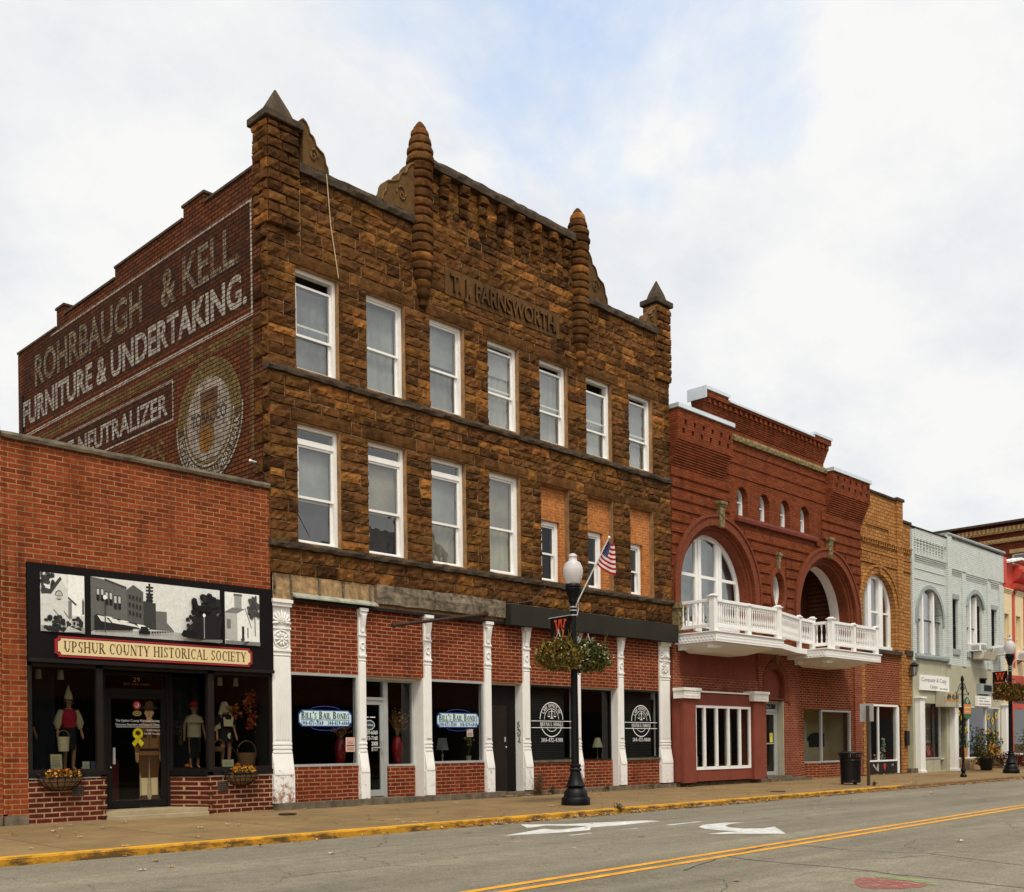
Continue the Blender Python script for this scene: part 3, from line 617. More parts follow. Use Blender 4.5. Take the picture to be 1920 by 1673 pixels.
def ashlar(m, x0, x1, z0, z1, openings=(), y=0, course=.21, lens=(.34, .68), depth=.032, axis='y', rough=.04):
    n = max(1, round((z1 - z0) / course)); hs = [R.choice((.85, 1, 1, 1.18)) for _ in range(n)]; t = sum(hs); z = z0
    for h in hs:
        h = h / t * (z1 - z0); iv = [(x0, x1)]
        for (a, b, c, d) in openings:
            if c < z + h - .02 and d > z + .02:
                iv = [q for p in iv for q in ((p[0], min(p[1], a)), (max(p[0], b), p[1])) if q[1] - q[0] > .03]
        for p, q in iv:
            x = p
            while x < q - .01:
                l = R.uniform(*lens)
                if q - x - l < .2: l = q - x
                if l > .75: l /= 2
                stone_block(m, x, min(x + l, q), z, z + h, y, depth, tone(), axis, rough=rough, seed=R.uniform(0, 90)); x += l
        z += h

FX0, FX1 = 11.56, 24.87
F = thing('stone_building', 'tall brown rock-faced stone building with ringed turrets and pointed corner pinnacles', 'building', (18.2, 0, -.1))
WX = [12.23, 14.01, 15.79, 17.61, 19.41, 21.2, 23.0]; WW = 1.05
UZ = (8.69, 10.73); LZ = (5.2, 7.6)
up = [(x, x + WW, *UZ) for x in WX]; lo = [(x, x + WW, *LZ) for x in WX]
def rectp(o): return [(o[0], o[2]), (o[1], o[2]), (o[1], o[3]), (o[0], o[3])]
def arcseg(cx, cz, r, a0, a1, n): return [(cx + r * math.cos(rad(a0 + (a1 - a0) * i / n)), cz + r * math.sin(rad(a0 + (a1 - a0) * i / n))) for i in range(n + 1)]
m = MB()
outer = [(FX0 + .06, 4.0), (FX1, 4.0), (FX1, 12.6), (20.75, 12.6), (20.75, 13.98), (15.7, 13.98), (15.7, 12.6), (FX0 + .06, 12.6)]
m.plate(outer, [rectp(o) for o in up + lo], .003, .42)
m.build('wall_core', 'stone_mortar', F)
m = MB()
ashlar(m, FX0, FX1, 4.52, 5.04, course=.27, lens=(.5, 1.0), depth=.04)
ashlar(m, FX0, FX1, 5.17, 7.6, lo, depth=.034, course=.20)
lint = [(x - .16, x + WW + .3, 7.6, 7.87) for x in WX]; lint2 = [(x - .16, x + WW + .3, 10.73, 11.0) for x in WX]
ashlar(m, FX0, FX1, 7.6, 7.87, lint, course=.27)
for a, b, c, d in lint + lint2: k = R.uniform(.8, 1.1); stone_block(m, a, b, c, d, 0, .03, (.115 * k, .053 * k, .018 * k), rough=.012)
ashlar(m, FX0, FX1, 7.87, 8.5, course=.205, depth=.04)
ashlar(m, FX0, FX1, 8.63, 10.73, up, depth=.034, course=.20)
ashlar(m, FX0, FX1, 10.73, 11.0, lint2, course=.27)
ashlar(m, 12.36, 15.3, 11.0, 12.6, course=.215); ashlar(m, 21.15, 24.2, 11.0, 12.6, course=.215)
ashlar(m, 15.3, 21.15, 11.0, 11.36, course=.19); ashlar(m, 15.3, 21.15, 11.36, 11.98, [(16.25, 20.15, 11.36, 11.98)], course=.21); ashlar(m, 15.3, 21.15, 11.98, 13.98, course=.215)
ashlar(m, 12.0, 12.36, 11.0, 11.35, course=.215); ashlar(m, 24.2, FX1, 11.0, 11.35, course=.215); ashlar(m, FX0, 12.0, 11.0, 11.35, course=.215)
m.build('wall', 'stone', F)
# name stone with cut letters
m = MB(); m.box(16.25, 20.15, -.03, .02, 11.36, 11.98, (.115, .058, .02))
m.build('name_stone', 'carved_stone', F)
p = Pic(front(-.03))
vs, fs = font_mesh('T. J. FARNSWORTH.', .012); x0 = min(v[0] for v in vs); x1 = max(v[0] for v in vs); k = 3.62 / (x1 - x0)
q = MB(); P = [(16.40 + (v[0] - x0) * k, v[1] / .72 * .40 + 11.47) for v in vs]
q.add([(a, -.085, b) for a, b in P], fs, (.12, .06, .021)); ec = {}
for f in fs:
    for i in range(len(f)): e = (f[i], f[(i + 1) % len(f)]); ec[frozenset(e)] = ec.get(frozenset(e), []) + [e]
for e in ec.values():
    if len(e) == 1:
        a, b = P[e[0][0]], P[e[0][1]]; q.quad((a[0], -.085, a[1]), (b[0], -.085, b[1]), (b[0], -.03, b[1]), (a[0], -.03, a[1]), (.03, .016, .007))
q.build('carved_name', 'carved_stone', F, recalc=False)
# sills and copings
def rough_band(name, x0, x1, z0, z1, yo, mat, parent, yb=.1, seg=.16, amp=.014):
    m = MB(); n = max(2, int((x1 - x0) / seg)); pr = None
    for i in range(n + 1):
        x = x0 + (x1 - x0) * i / n; w = lambda s: amp * noise.noise(Vector((x * 4.3, s * 3.1, z0)))
        c = [(x, yb, z0), (x, yo + .015 + w(1), z0 + w(2)), (x, yo + w(3) * 1.6, (z0 + z1) / 2), (x, yo + .02 + w(4), z1 + w(5)), (x, yb, z1)]
        if pr:
            for k in range(4): m.quad(pr[k], pr[k + 1], c[k + 1], c[k])
        else: m.add(c, [(0, 1, 2, 3, 4)])
        pr = c
    m.add(pr, [(0, 1, 2, 3, 4)]); return m.build(name, mat, parent)
rough_band('sill_course', FX0 - .03, FX1 + .02, 8.5, 8.63, -.10, 'dark_coping', F, amp=.026, seg=.11); rough_band('sill_course', FX0 - .03, FX1 + .02, 5.04, 5.17, -.11, 'dark_coping', F, amp=.026, seg=.11)
rough_band('coping', 12.3, 15.32, 12.60, 12.79, -.12, 'dark_coping', F, yb=.45, amp=.024, seg=.12); rough_band('coping', 21.1, 24.25, 12.60, 12.77, -.12, 'dark_coping', F, yb=.45, amp=.024, seg=.12)
rough_band('coping', 15.72, 20.72, 13.98, 14.18, -.20, 'dark_coping', F, yb=.45, amp=.024, seg=.12)
# stepped corbels under the raised parapet
for i, cx in enumerate([16.22, 16.83, 17.44, 18.05, 18.66, 19.27, 19.88, 20.42]):
    m = MB()
    for j, (z, d, w) in enumerate(((13.74, .21, .13), (13.49, .16, .125), (13.24, .11, .115), (12.99, .065, .105))):
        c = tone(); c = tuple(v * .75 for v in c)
        x0, x1, z0, z1, y = cx - w, cx + w, z, z + .225, -d; o = len(m.v)
        m.box(x0, x1, -d * .55, .0, z0, z1, c); stone_block(m, x0, x1, z0, z1, -d * .5, d * .5, c, rough=.035, seed=i * 7 + j)
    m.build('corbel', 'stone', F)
# corner piers and pinnacles
def pier(x0, x1, z0, z1, yo, dp=.42):
    m = MB(); m.box(x0 + .03, x1 - .03, -yo + .02, dp, z0, z1, tone()); z = z0; i = 0
    while z < z1 - .05:
        h = min(.21, z1 - z); s = R.uniform(.3, .7); xm = x0 + (x1 - x0) * s
        for a, b in ((x0, xm), (xm, x1)): stone_block(m, a, b, z, z + h, -yo, .05, tone(), rough=.03, seed=i * 3.1)
        for a, b in (((-yo, .2), (.2, dp + .02)) if i % 2 else ((-yo, dp + .02),)):
            stone_block(m, a, b, z, z + h, x0, .05, tone(), 'x', rough=.03, seed=i * 5.7)
        i += 1; z += h
    return m
pier(FX0, 12.29, 11.35, 13.38, .09).build('corner_pier', 'stone', F)
pier(24.22, FX1 + .02, 11.35, 13.5, .07, .36).build('corner_pier', 'stone', F)
for cx, w, zb, e in ((11.92, .41, 13.38, .82), (24.56, .355, 13.5, .80)):
    m = MB(); cy = .165
    m.box(cx - w - .04, cx + w + .04, cy - w * .75 - .04, cy + w * .75 + .04, zb, zb + .15)
    o = [(cx + sx * (w - .10), cy + sy * (w * .75 - .06), zb + .15) for sx, sy in ((-1, -1), (1, -1), (1, 1), (-1, 1))]
    mid = [(cx + sx * (w * .52), cy + sy * (w * .42), zb + .38) for sx, sy in ((-1, -1), (1, -1), (1, 1), (-1, 1))]
    tip = (cx, cy, zb + e); m.add(o + mid + [tip], [(i, (i + 1) % 4, 4 + (i + 1) % 4, 4 + i) for i in range(4)] + [(4 + i, 4 + (i + 1) % 4, 8) for i in range(4)])
    m.build('pinnacle', 'dark_coping', F, bevel=.02)
# ringed turrets
def turret(cx):
    m = MB(); cy = -.02; z = 11.22; rad_at = [(11.22, .15), (11.42, .22), (11.65, .265), (13.9, .275), (14.0, .315), (14.3, .285), (14.55, .235), (14.78, .17), (14.95, .05)]
    def rr(z):
        for (a, p), (b, q) in zip(rad_at, rad_at[1:]):
            if a <= z <= b: return p + (q - p) * (z - a) / (b - a)
        return rad_at[-1][1]
    k = 0
    while z < 14.9:
        h = min(.195 * R.uniform(.9, 1.1), 14.95 - z); c = tone(); sd = R.uniform(0, 50)
        prof = [(rr(z) * .86, z), (rr(z + h * .2) * 1.0, z + h * .14), (rr(z + h * .5) * 1.04, z + h * .45), (rr(z + h * .8) * 1.0, z + h * .78), (rr(min(z + h, 14.95)) * .84, z + h)]
        m.lathe(prof, (cx, cy, 0), 22, c, fn=lambda r, zz, a: r * (1 + .07 * noise.noise(Vector((math.cos(a) * 2.6 + sd, math.sin(a) * 2.6, zz * 9))) + .04 * noise.noise(Vector((math.cos(a) * 7 + sd, math.sin(a) * 7, zz * 20)))), smooth=False)
        z += h
    m.lathe([(.05, 10.82), (.10, 10.86), (.085, 11.0), (.14, 11.05), (.16, 11.14), (.13, 11.23)], (cx, cy - .02, 0), 14, tone())
    m.build('turret', 'stone', F)
turret(15.56); turret(20.93)
# scrolled brackets against turrets and piers
def scroll(x0, w, h, z0, flip):
    s = -1 if flip else 1; X = lambda u: x0 + s * u * w
    outl = [(0, 0), (1, 0), (.98, .12), (.9, .2), (.86, .34), (.80, .42), (.66, .46), (.52, .52), (.46, .64), (.40, .70), (.27, .74), (.22, .86), (.12, .96), (0, 1)]
    m = MB(); m.prism([(X(u), z0 + v * h) for u, v in outl], 'y', -.10, .16, (.11, .06, .022))
    sp = [(X(.40 + .16 * (1 - i / 22) * math.cos(i * .42)), -.115, z0 + h * (.26 + .17 * (1 - i / 22) * math.sin(i * .42))) for i in range(22)]
    m.tube(sp, .022, 6, (.15, .088, .036)); m.tube([(X(u * .97), -.11, z0 + v * h * .97) for u, v in outl[1:]], .022, 6, (.15, .088, .036))
    m.build('scroll_bracket', 'carved_stone', F)
scroll(15.32, .95, 1.15, 12.79, True); scroll(12.38, .62, .9, 12.79, False); scroll(21.17, .85, 1.2, 12.77, False); scroll(24.2, .55, .62, 12.77, True)
# body behind the front: side wall, rear, roof
m = MB(); tops = [(.12, 12.6), (2.37, 12.6), (2.37, 12.82), (3.24, 12.82), (3.24, 12.56), (6.5, 12.55), (6.5, 12.30), (8.83, 12.30), (9.37, 12.34), (9.37, 12.56), (9.83, 12.56), (9.83, 12.13), (12.42, 12.08), (12.42, -.2), (.12, -.2)]
m.prism(tops, 'x', FX0 + .03, FX0 + .4)
side = m.build('side_wall', 'side_brick', F)
for (a, b, z) in ((.4, 2.36, 12.6), (3.25, 6.5, 12.555), (6.5, 9.36, 12.31), (9.84, 12.42, 12.10), (2.33, 3.28, 12.82), (9.33, 9.87, 12.56)): MB().box(FX0 - .0, FX0 + .44, a, b, z, z + .055).build('side_coping', 'dark_coping', F)
MB().box(FX0 + .4, FX1, .42, 12.4, 11.9, 12.0).build('roof', 'roof_tar', F); MB().box(FX0 + .4, FX1, 12.1, 12.42, -.2, 12.1).build('rear_wall', 'rear_brick', F)
MB().box(FX1 - .3, FX1 - .01, .42, 12.1, -.2, 12.3).build('side_wall', 'side_brick', F)
# toothed quoins of the corner
m = MB(); z = 4.52; i = 0
while z < 12.55:
    h = .30 if i % 2 else .27; l = .5 if i % 2 else .16
    if z + h > 12.6: h = 12.6 - z
    a = -.03
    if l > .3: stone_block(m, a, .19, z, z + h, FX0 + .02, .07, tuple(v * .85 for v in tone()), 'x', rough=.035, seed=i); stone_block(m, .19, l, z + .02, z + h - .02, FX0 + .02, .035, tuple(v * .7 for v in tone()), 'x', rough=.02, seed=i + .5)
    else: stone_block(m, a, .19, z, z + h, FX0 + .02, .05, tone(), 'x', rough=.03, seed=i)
    z += h; i += 1
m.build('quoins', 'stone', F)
# faded wall advertisement
p = Pic(westward(FX0 + .026), .0006); GH = (.46, .42, .35); GB = (.36, .29, .19); OC = (.20, .145, .055); NB = (.035, .030, .034); DK = (.045, .022, .014)
U = lambda y: -y
p.rect(U(12.1), 9.95, U(.62), 12.0, DK, m=1); p.rect(U(10.2), 8.40, U(3.75), 9.2, DK, m=1)
for a, b, z, w in ((10.2, .52, 12.02, .055), (11.9, .52, 9.75, .075), (10.2, 3.77, 9.22, .05), (8.6, 3.77, 8.36, .05)): p.rect(U(a), z - w / 2, U(b), z + w / 2, GH, m=0)
p.rect(U(.60), 9.72, U(.54), 12.0, GH, m=0); p.rect(U(3.81), 8.36, U(3.76), 9.22, GH, m=0); p.rect(U(11.9), 9.36, U(.62), 9.58, OC, m=1); p.rect(U(.66), 6.9, U(.54), 9.6, OC, m=1)
for k, (txt, col, col2) in enumerate((('ROHRBAUGH', GB, NB), ('& KELL.', GB, NB))):
    a, b = ((11.25, 5.15), (4.25, 1.0))[k]
    p.text(txt, U(a) + .07, 10.93, a - b, .82, NB, bold=.045, m=1); p.text(txt, U(a), 10.95, a - b, .82, GB, bold=.02, m=1)
p.text('FURNITURE & UNDERTAKING.', U(12.08), 10.03, 12.08 - .74, .66, GH, bold=.03, m=0)
p.text('NE NEUTRALIZER', U(9.75), 8.52, 9.75 - 4.0, .5, GH, bold=.025, m=0)
p.text('TOBACCOS', U(9.2), 7.42, 9.2 - 4.15, .62, OC, bold=.02, m=1)
cy, cz = -2.27, 8.03
p.oval(cy, cz, 1.30, 1.27, OC, 48, m=0); p.oval(cy, cz, .93, .90, (.20, .14, .07), 40, m=1); p.oval(cy, cz, .90, .87, (.38, .32, .26), 40, m=0)
p.poly(arcseg(cy, cz, 1.34, 180, 360, 24) + arcseg(cy, cz, .98, 360, 180, 24), (.085, .05, .035), m=1)
p.arc(cy, cz, 1.33, 1.30, 176, 364, .045, GH, 36); p.arc(cy, cz, .99, .97, 176, 364, .045, GH, 36)
p.poly([(cy - .36, cz - .62), (cy - .05, cz - .70), (cy + .26, cz - .52), (cy + .18, cz - .2), (cy + .34, cz + .05), (cy + .36, cz + .42), (cy - .30, cz + .42), (cy - .32, cz + .1), (cy - .42, cz - .3)], (.21, .10, .026), m=0)
p.rect(cy - .32, cz + .34, cy + .38, cz + .62, (.10, .045, .02), m=0); p.oval(cy - .12, cz - .42, .24, .26, (.26, .115, .022), 18, m=0)
p.text('TOBACCO', cy, cz - .08, 1.42, .28, NB, bold=.02, align='c')
def around(r, a0, a1, inward):
    def w(u, v):
        k = (u - cy + .5); a = rad(a0 + (a1 - a0) * k); rr = r - v if inward else r + v
        return cy + rr * math.cos(a), cz + rr * math.sin(a)
    return w
p.text('WE SELL THE WEST VIRGINIA CO.', cy - .5, 0, 1.0, .2, (.07, .045, .02), bold=.02, warp=around(1.02, 172, 8, False), m=1)
p.text('REGISTERED EMBALMERS MARK', cy - .5, 0, 1.0, .2, GH, bold=.02, warp=around(1.24, 188, 352, True))
ad = p.build('painted_advert', ['faded_paint', 'ghost_paint'], side, recalc=False)
# downpipe stub and insulator with wires at the corner
MB().tube([(FX0 + .0, 12.1, 10.9), (FX0 - .02, 12.1, 9.0), (FX0 - .02, 12.1, 6.0)], .035, 8).build('downpipe', 'black_paint', F)
m = MB(); m.tube([(FX0, .45, 6.75), (FX0 - .12, .42, 6.75)], .02, 6); m.ball((FX0 - .15, .42, 6.75), .032, 6); m.build('insulator', 'window_white', F)
MB().tube([(FX0 - .15, .42, 6.75), (11.58, .0, 6.35), (11.9, -.13, 6.05), (12.4, -.13, 5.3)], .008, 5).build('wire', 'black_paint', F)
def sag(a, b, s, n=10): return [tuple(a[k] + (b[k] - a[k]) * i / n - (s * 4 * (i / n) * (1 - i / n) if k == 2 else 0) for k in range(3)) for i in range(n + 1)]
MB().tube([(12.92, -.14, 12.75), (13.05, -.08, 11.8), (13.24, -.07, 10.76)], .011, 5).build('rope', 'cloth_cream', F)
MB().tube(sag((14.3, -.1, 4.5), (18.9, -.15, 4.62), .22), .005, 5).build('wire', 'concrete_coping', F)
MB().tube(sag((18.9, -.15, 4.62), (19.6, -.1, 5.2), .02), .005, 5).build('wire', 'concrete_coping', F)

# ------------------------------------------------------------------ sash windows
def sash_window(par, x0, x1, z0, z1, y, lower=.48, frame='window_white', gmat='upper_glass', back='curtain_pale', drop=0.0, transom=0.0, cas=.075, backy=.16, room='dim_room', shade=0.0, shmat='curtain_pale'):
    m = MB(); m.box(x0, x0 + cas, y - .05, y + .10, z0, z1); m.box(x1 - cas, x1, y - .05, y + .10, z0, z1)
    m.box(x0 + cas, x1 - cas, y - .05, y + .10, z1 - cas, z1); m.box(x0 + cas, x1 - cas, y - .06, y + .10, z0, z0 + cas * .6)
    a, b = x0 + cas, x1 - cas; zt = z1 - cas; zb = z0 + cas * .6
    if transom: m.box(a, b, y - .04, y + .08, zt - transom - .11, zt - transom)
    zt2 = zt - (transom + .11 if transom else 0); zm = zb + (zt2 - zb) * lower; zu = zt2 - drop; s = .045
    # upper sash outside, lower sash behind it
    m.box(a, b, y - .015, y + .02, zu - s, zu); m.box(a, b, y - .015, y + .02, zm - drop - .02, zm - drop + s - .02)
    for p, q in ((a, a + s), (b - s, b)): m.box(p, q, y - .014, y + .019, zm - drop + s - .02, zu - s); m.box(p, q, y + .031, y + .064, zb + s, zm)
    m.box(a, b, y + .03, y + .065, zm, zm + s); m.box(a, b, y + .03, y + .065, zb, zb + s)
    w = m.build('window', frame, par)
    g = MB(); g.quad((a + s, y + .003, zm - drop + s - .02), (b - s, y + .003, zm - drop + s - .02), (b - s, y + .003, zu - s), (a + s, y + .003, zu - s))
    g.quad((a + s, y + .048, zb + s), (b - s, y + .048, zb + s), (b - s, y + .048, zm), (a + s, y + .048, zm))
    if transom: g.quad((a, y + .01, zt - transom), (b, y + .01, zt - transom), (b, y + .01, zt), (a, y + .01, zt))
    g.build('pane', gmat, w)
    if back:
        c = MB(); n = 18; zc = zu - .03 if not drop else zu - .02
        for i in range(n):
            u0, u1 = a + (b - a) * i / n, a + (b - a) * (i + 1) / n; f = lambda u: y + backy + .012 * math.sin(u * 31) + .008 * noise.noise(Vector((u * 5, z0, 1)))
            c.add([(u0, f(u0), zb), (u1, f(u1), zb), (u1, f(u1), zc), (u0, f(u0), zc)], [(0, 1, 2, 3)], None, 0, True)
        c.build('curtain', back, w)
        if shade: MB().box(a + .01, b - .01, y + backy - .035, y + backy - .03, zc - (zc - zb) * shade, zc).build('reflection_blind', shmat, w)  # partly drawn pale blind imitates the brighter sky reflection high in the glass
    r = MB(); r.box(x0, x1, y + .35, y + .40, z0 - .1, z1 + .1); r.build('room_back', room, w)
    return w
backs = ['blind_grey', 'blind_mid', 'blind_grey', 'curtain_pale', 'curtain_pale', 'curtain_pale', 'curtain_pale']
drops = [.20, .0, .0, .10, .14, .24, .12]
for i, o in enumerate(up): sash_window(F, o[0], o[1], o[2], o[3], .17, .46, back=backs[i], drop=drops[i], shade=(0, .0, .45, .3, 0, .55, .62)[i], shmat=('blind_grey', 'blind_grey', 'blind_mid', 'curtain_pale', 'curtain_pale', 'blind_mid', 'blind_mid')[i])
for i, o in enumerate(lo[:4]): sash_window(F, o[0], o[1], o[2], o[3], .17, .46, back=('dark_curtain', 'dark_curtain', 'blind_warm', 'curtain_warm')[i], transom=(.2 if i < 3 else 0), cas=(.08 if i < 3 else .10), shade=(.56, .55, .5, .5)[i], shmat=('blind_mid', 'blind_warm', 'blind_mid', 'blind_warm')[i])
# bricked-up openings with small windows
for o, (a, b, zt) in zip(lo[4:], ((19.55, 20.31, 6.75), (21.27, 22.0, 6.72), (23.02, 23.44, 6.63))):
    m = MB(); b2 = max(b, a + .70)
    m.plate([(o[0], o[2]), (o[1], o[2]), (o[1], o[3]), (o[0], o[3])], [[(a, o[2] + .012), (a + .70, o[2] + .012), (a + .70, zt), (a, zt)]], .14, .36)
    m.build('brick_infill', 'orange_brick', F)
    sash_window(F, a, a + .70, o[2] + .01, zt, .27, .48, back=None, cas=.11, gmat='dim_glass', room='dark_room')
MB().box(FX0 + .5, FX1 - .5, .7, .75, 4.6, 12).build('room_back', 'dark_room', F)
# ------------------------------------------------------------------ stone building: shopfront
# beam, boards and exposed lathing above the shop windows
MB().box(FX0, 14.12, .0, .3, 4.0, 4.52).build('lath_strip', 'lath_brick', F)
for x in (11.62, 12.0, 12.68, 13.28, 13.98): MB().box(x, x + .035, -.05, -.001, 4.13, 4.5).build('wall_stud', 'grey_wood', F)
m = MB(); m.prism([(-.02, 4.17), (-.16, 4.08), (-.16, 4.05), (-.02, 4.10)], 'x', 12.05, 14.12); m.build('drip_strip', 'verdigris', F)
rough_band('rotten_board', 14.13, 18.03, 4.13, 4.54, -.10, 'grey_wood', F, yb=.02, amp=.02)
MB().box(12.03, 18.2, -.06, .25, 3.98, 4.045).build('beam', 'dark_frame', F)
MB().box(18.05, 24.86, -.24, -.02, 3.96, 4.46).build('dark_fascia_board', 'dark_fascia', F, bevel=.008)
MB().box(18.05, 24.8, .0, .3, 3.97, 4.51).build('beam', 'dark_room', F)
m = MB(); m.tube([(17.36, -.12, 4.17), (14.36, -.36, 3.66)], .04, 8); m.tube([(17.40, -.02, 4.2), (17.3, -.13, 4.15)], .075, 8); m.ball((14.35, -.36, 3.66), .06, 6); m.build('sign_pole', 'rust_iron', F)
# pilasters
def pilaster(x0, x1, big):
    w = x1 - x0; cx = (x0 + x1) / 2; y = -.02; m = MB()
    zt = 4.0
    m.box(x0, x1, y, .22, .95, 3.93)                                         # shaft
    m.box(x0 - .02, x1 + .02, y - .09, .2, 3.93, zt); m.box(x0 - .008, x1 + .008, y - .06, .2, 3.86, 3.93)
    m.box(x0 - .006, x1 + .006, y - .025, .2, 3.42, 3.46); m.box(x0 - .006, x1 + .006, y - .025, .2, 2.98, 3.03); m.box(x0 - .004, x1 + .004, y - .015, .2, 2.90, 2.92)
    # foot: stacked fillets, an ogee and a plinth
    for z in (.98, 1.06, 1.14): m.box(x0 - .008, x1 + .008, y - .012, .2, z, z + .04)
    m.prism([(.2, .98), (y, .98), (y - .02, .86), (y - .05, .70), (y - .07, .60), (y - .07, .55), (.2, .55)], 'x', x0 - .02, x1 + .02)
    m.box(x0 - .03, x1 + .03, y - .06, .2, .0, .55)
    if big:
        n = 9
        for i in range(n): a = x0 + .045 + (w - .09) * i / n; m.box(a + .006, a + (w - .09) / n - .006, y - .012, y, 1.24, 2.86)
        # anthemion of leaves fanning from the base and a rosette below
        for k in range(-4, 5):
            an = rad(90 - k * 21); L_ = .30 - .012 * abs(k); pts = [(cx + .03 * k * .3 + math.cos(an) * L_ * t * .75, y - .01 - .03 * math.sin(math.pi * t), 3.50 + math.sin(max(an, .15)) * L_ * t + .012 * abs(k) * (1 - t)) for t in (0, .3, .6, .85, 1)]
            m.tube(pts, [.012, .022, .026, .022, .012], 6)
        for s in (-1, 1): m.tube([(cx + s * (.13 + .04 * math.cos(q * .7)), y - .015, 3.53 + .035 * math.sin(q * .7)) for q in range(8)], .011, 5)
        for k in range(10):
            an = rad(36 * k); m.tube([(cx + math.cos(an) * r_, y - .012 - .018 * math.sin(math.pi * (r_ - .03) / .12), 3.22 + math.sin(an) * r_) for r_ in (.03, .07, .11, .15)], [.01, .02, .024, .012], 6)
        m.tube([(cx + .175 * math.cos(rad(15 * k)), y - .008, 3.22 + .175 * math.sin(rad(15 * k))) for k in range(24)], .016, 6, closed=True); m.ball((cx, y - .015, 3.22), .035, 6)
    else:
        m.box(x0 + .03, x1 - .03, y - .02, y, 1.26, 2.86)
        m.tube([(cx + .055 * math.cos(rad(20 * k)), y - .01, 3.21 + .07 * math.sin(rad(20 * k))) for k in range(18)], .014, 6, closed=True)
        m.prism([(y - .085, 3.86), (y - .07, 3.74), (y - .035, 3.62), (y - .02, 3.52), (y, 3.50), (y, 3.86)], 'x', x0 + .035, x1 - .035)
        m.box(x0 + .05, x1 - .05, y - .03, y, 3.5, 3.7)
    m.build('pilaster', 'cast_iron_rusty' if x0 < 12 or 20 < x0 < 21 else 'cast_iron_white', F, bevel=.005)
PX = [(11.57, 11.99, 1), (13.69, 13.865, 0), (15.50, 15.70, 0), (17.38, 17.58, 0), (18.69, 18.91, 0), (20.63, 20.82, 0), (22.40, 22.61, 0), (24.25, 24.72, 1)]
for a, b, c in PX: pilaster(a, b, c)
MB().box(FX0, 15.0, -.18, .5, -.2, -.001).build('stone_step', 'concrete_coping', F); MB().box(15.6, 18.0, -.16, .5, -.2, -.002).build('stone_step', 'concrete_coping', F)
MB().box(18.0, 24.86, -.12, .5, -.2, -.03).build('stone_step', 'concrete_coping', F); MB().box(15.0, 15.6, -.10, .5, -.2, -.015).build('stone_step', 'concrete_coping', F)
for i in range(7): a, b = PX[i][1] - .01, PX[i + 1][0] + .01; MB().box(a, b, .03, .22, 2.59, 3.99).build('brick_panel', 'panel_brick', F)
def shopwin(x0, x1, z0, z1, y, frame, gl='shop_glass', f=.05, par=F, name='shop_window'):
    m = MB(); m.box(x0, x0 + f, y - .03, y + .06, z0, z1); m.box(x1 - f, x1, y - .03, y + .06, z0, z1); m.box(x0 + f, x1 - f, y - .03, y + .06, z1 - f, z1); m.box(x0 + f, x1 - f, y - .045, y + .06, z0, z0 + f)
    w = m.build(name, frame, par); MB().quad((x0 + f, y + .02, z0 + f), (x1 - f, y + .02, z0 + f), (x1 - f, y + .02, z1 - f), (x0 + f, y + .02, z1 - f)).build('pane', gl, w); return w
w1 = shopwin(11.98, 13.69, .70, 2.59, .06, 'aluminium'); w3 = shopwin(15.69, 17.38, .70, 2.59, .06, 'aluminium')
w5 = shopwin(18.9, 20.62, .72, 2.58, .06, 'black_paint', f=.045); w7 = shopwin(22.6, 24.25, .72, 2.58, .06, 'black_paint', f=.045)
for a, b in ((11.98, 13.69), (15.69, 17.38)):
    MB().box(a, b, .02, .24, -.02, .70).build('brick_base', 'panel_brick', F)
for a, b in ((18.9, 20.63), (22.6, 24.25)):
    MB().box(a, b, .02, .24, -.05, .66).build('brick_base', 'panel_brick', F); MB().box(a, b, -.02, .1, .66, .72).build('sill', 'concrete_coping', F)
# entrance bays set back
def retwall(x, depth): MB().box(x - .035, x + .01, .0, depth, -.02, 2.6).build('white_return', 'white_paint', F)
retwall(15.5, .34); retwall(18.69, .27); retwall(22.40, .24)
for a, b in ((13.86, 15.5), (17.57, 18.69), (20.81, 22.4)): MB().box(a, b, .22, .40, 2.55, 2.6).build('soffit', 'white_paint', F)
MB().box(14.70, 15.46, .30, .5, -.02, .66).build('brick_base', 'panel_brick', F); wv = shopwin(14.68, 15.46, .66, 2.55, .36, 'aluminium', f=.045)
m = MB(); m.box(14.58, 14.66, .30, .42, 0, 2.55); m.box(13.85, 13.93, .30, .42, 0, 2.55); m.box(13.93, 14.58, .30, .4, 2.10, 2.16); m.box(13.93, 14.58, .31, .4, 2.5, 2.55); m.build('door_frame', 'aluminium', F)
m = MB(); m.box(13.93, 14.0, .33, .38, .02, 2.10); m.box(14.5, 14.58, .33, .38, .02, 2.10); m.box(14.0, 14.5, .33, .38, 2.0, 2.10); m.box(14.0, 14.5, .33, .38, .02, .16)
dr = m.build('door', 'aluminium', F); MB().quad((14.0, .35, .16), (14.5, .35, .16), (14.5, .35, 2.0), (14.0, .35, 2.0)).build('pane', 'dim_glass', dr)
MB().quad((13.93, .36, 2.16), (14.58, .36, 2.16), (14.58, .36, 2.5), (13.93, .36, 2.5)).build('pane', 'dim_glass', F)
MB().tube([(14.52, .33, 1.22), (14.52, .27, 1.2), (14.52, .27, .98), (14.52, .33, .96)], .012, 6).build('handle', 'aluminium', dr); MB().box(14.3, 14.5, .30, .33, 1.06, 1.09).build('push_bar', 'aluminium', dr)
WT = (.78, .78, .74)
p = Pic(front(.345)); p.oval(14.22, 1.56, .15, .11, (.5, .55, .55)); p.oval(14.22, 1.56, .13, .09, (.03, .05, .06)); p.text("Bill's Bail Bonds", 14.22, 1.54, .2, .05, WT, align='c')
for i, t in enumerate(('439-6060', '473-7160', '2008', '5009')): p.text(t, 14.44, 1.36 - .12 * i, .34 if i < 2 else .17, .085, WT, bold=.01, align='r')
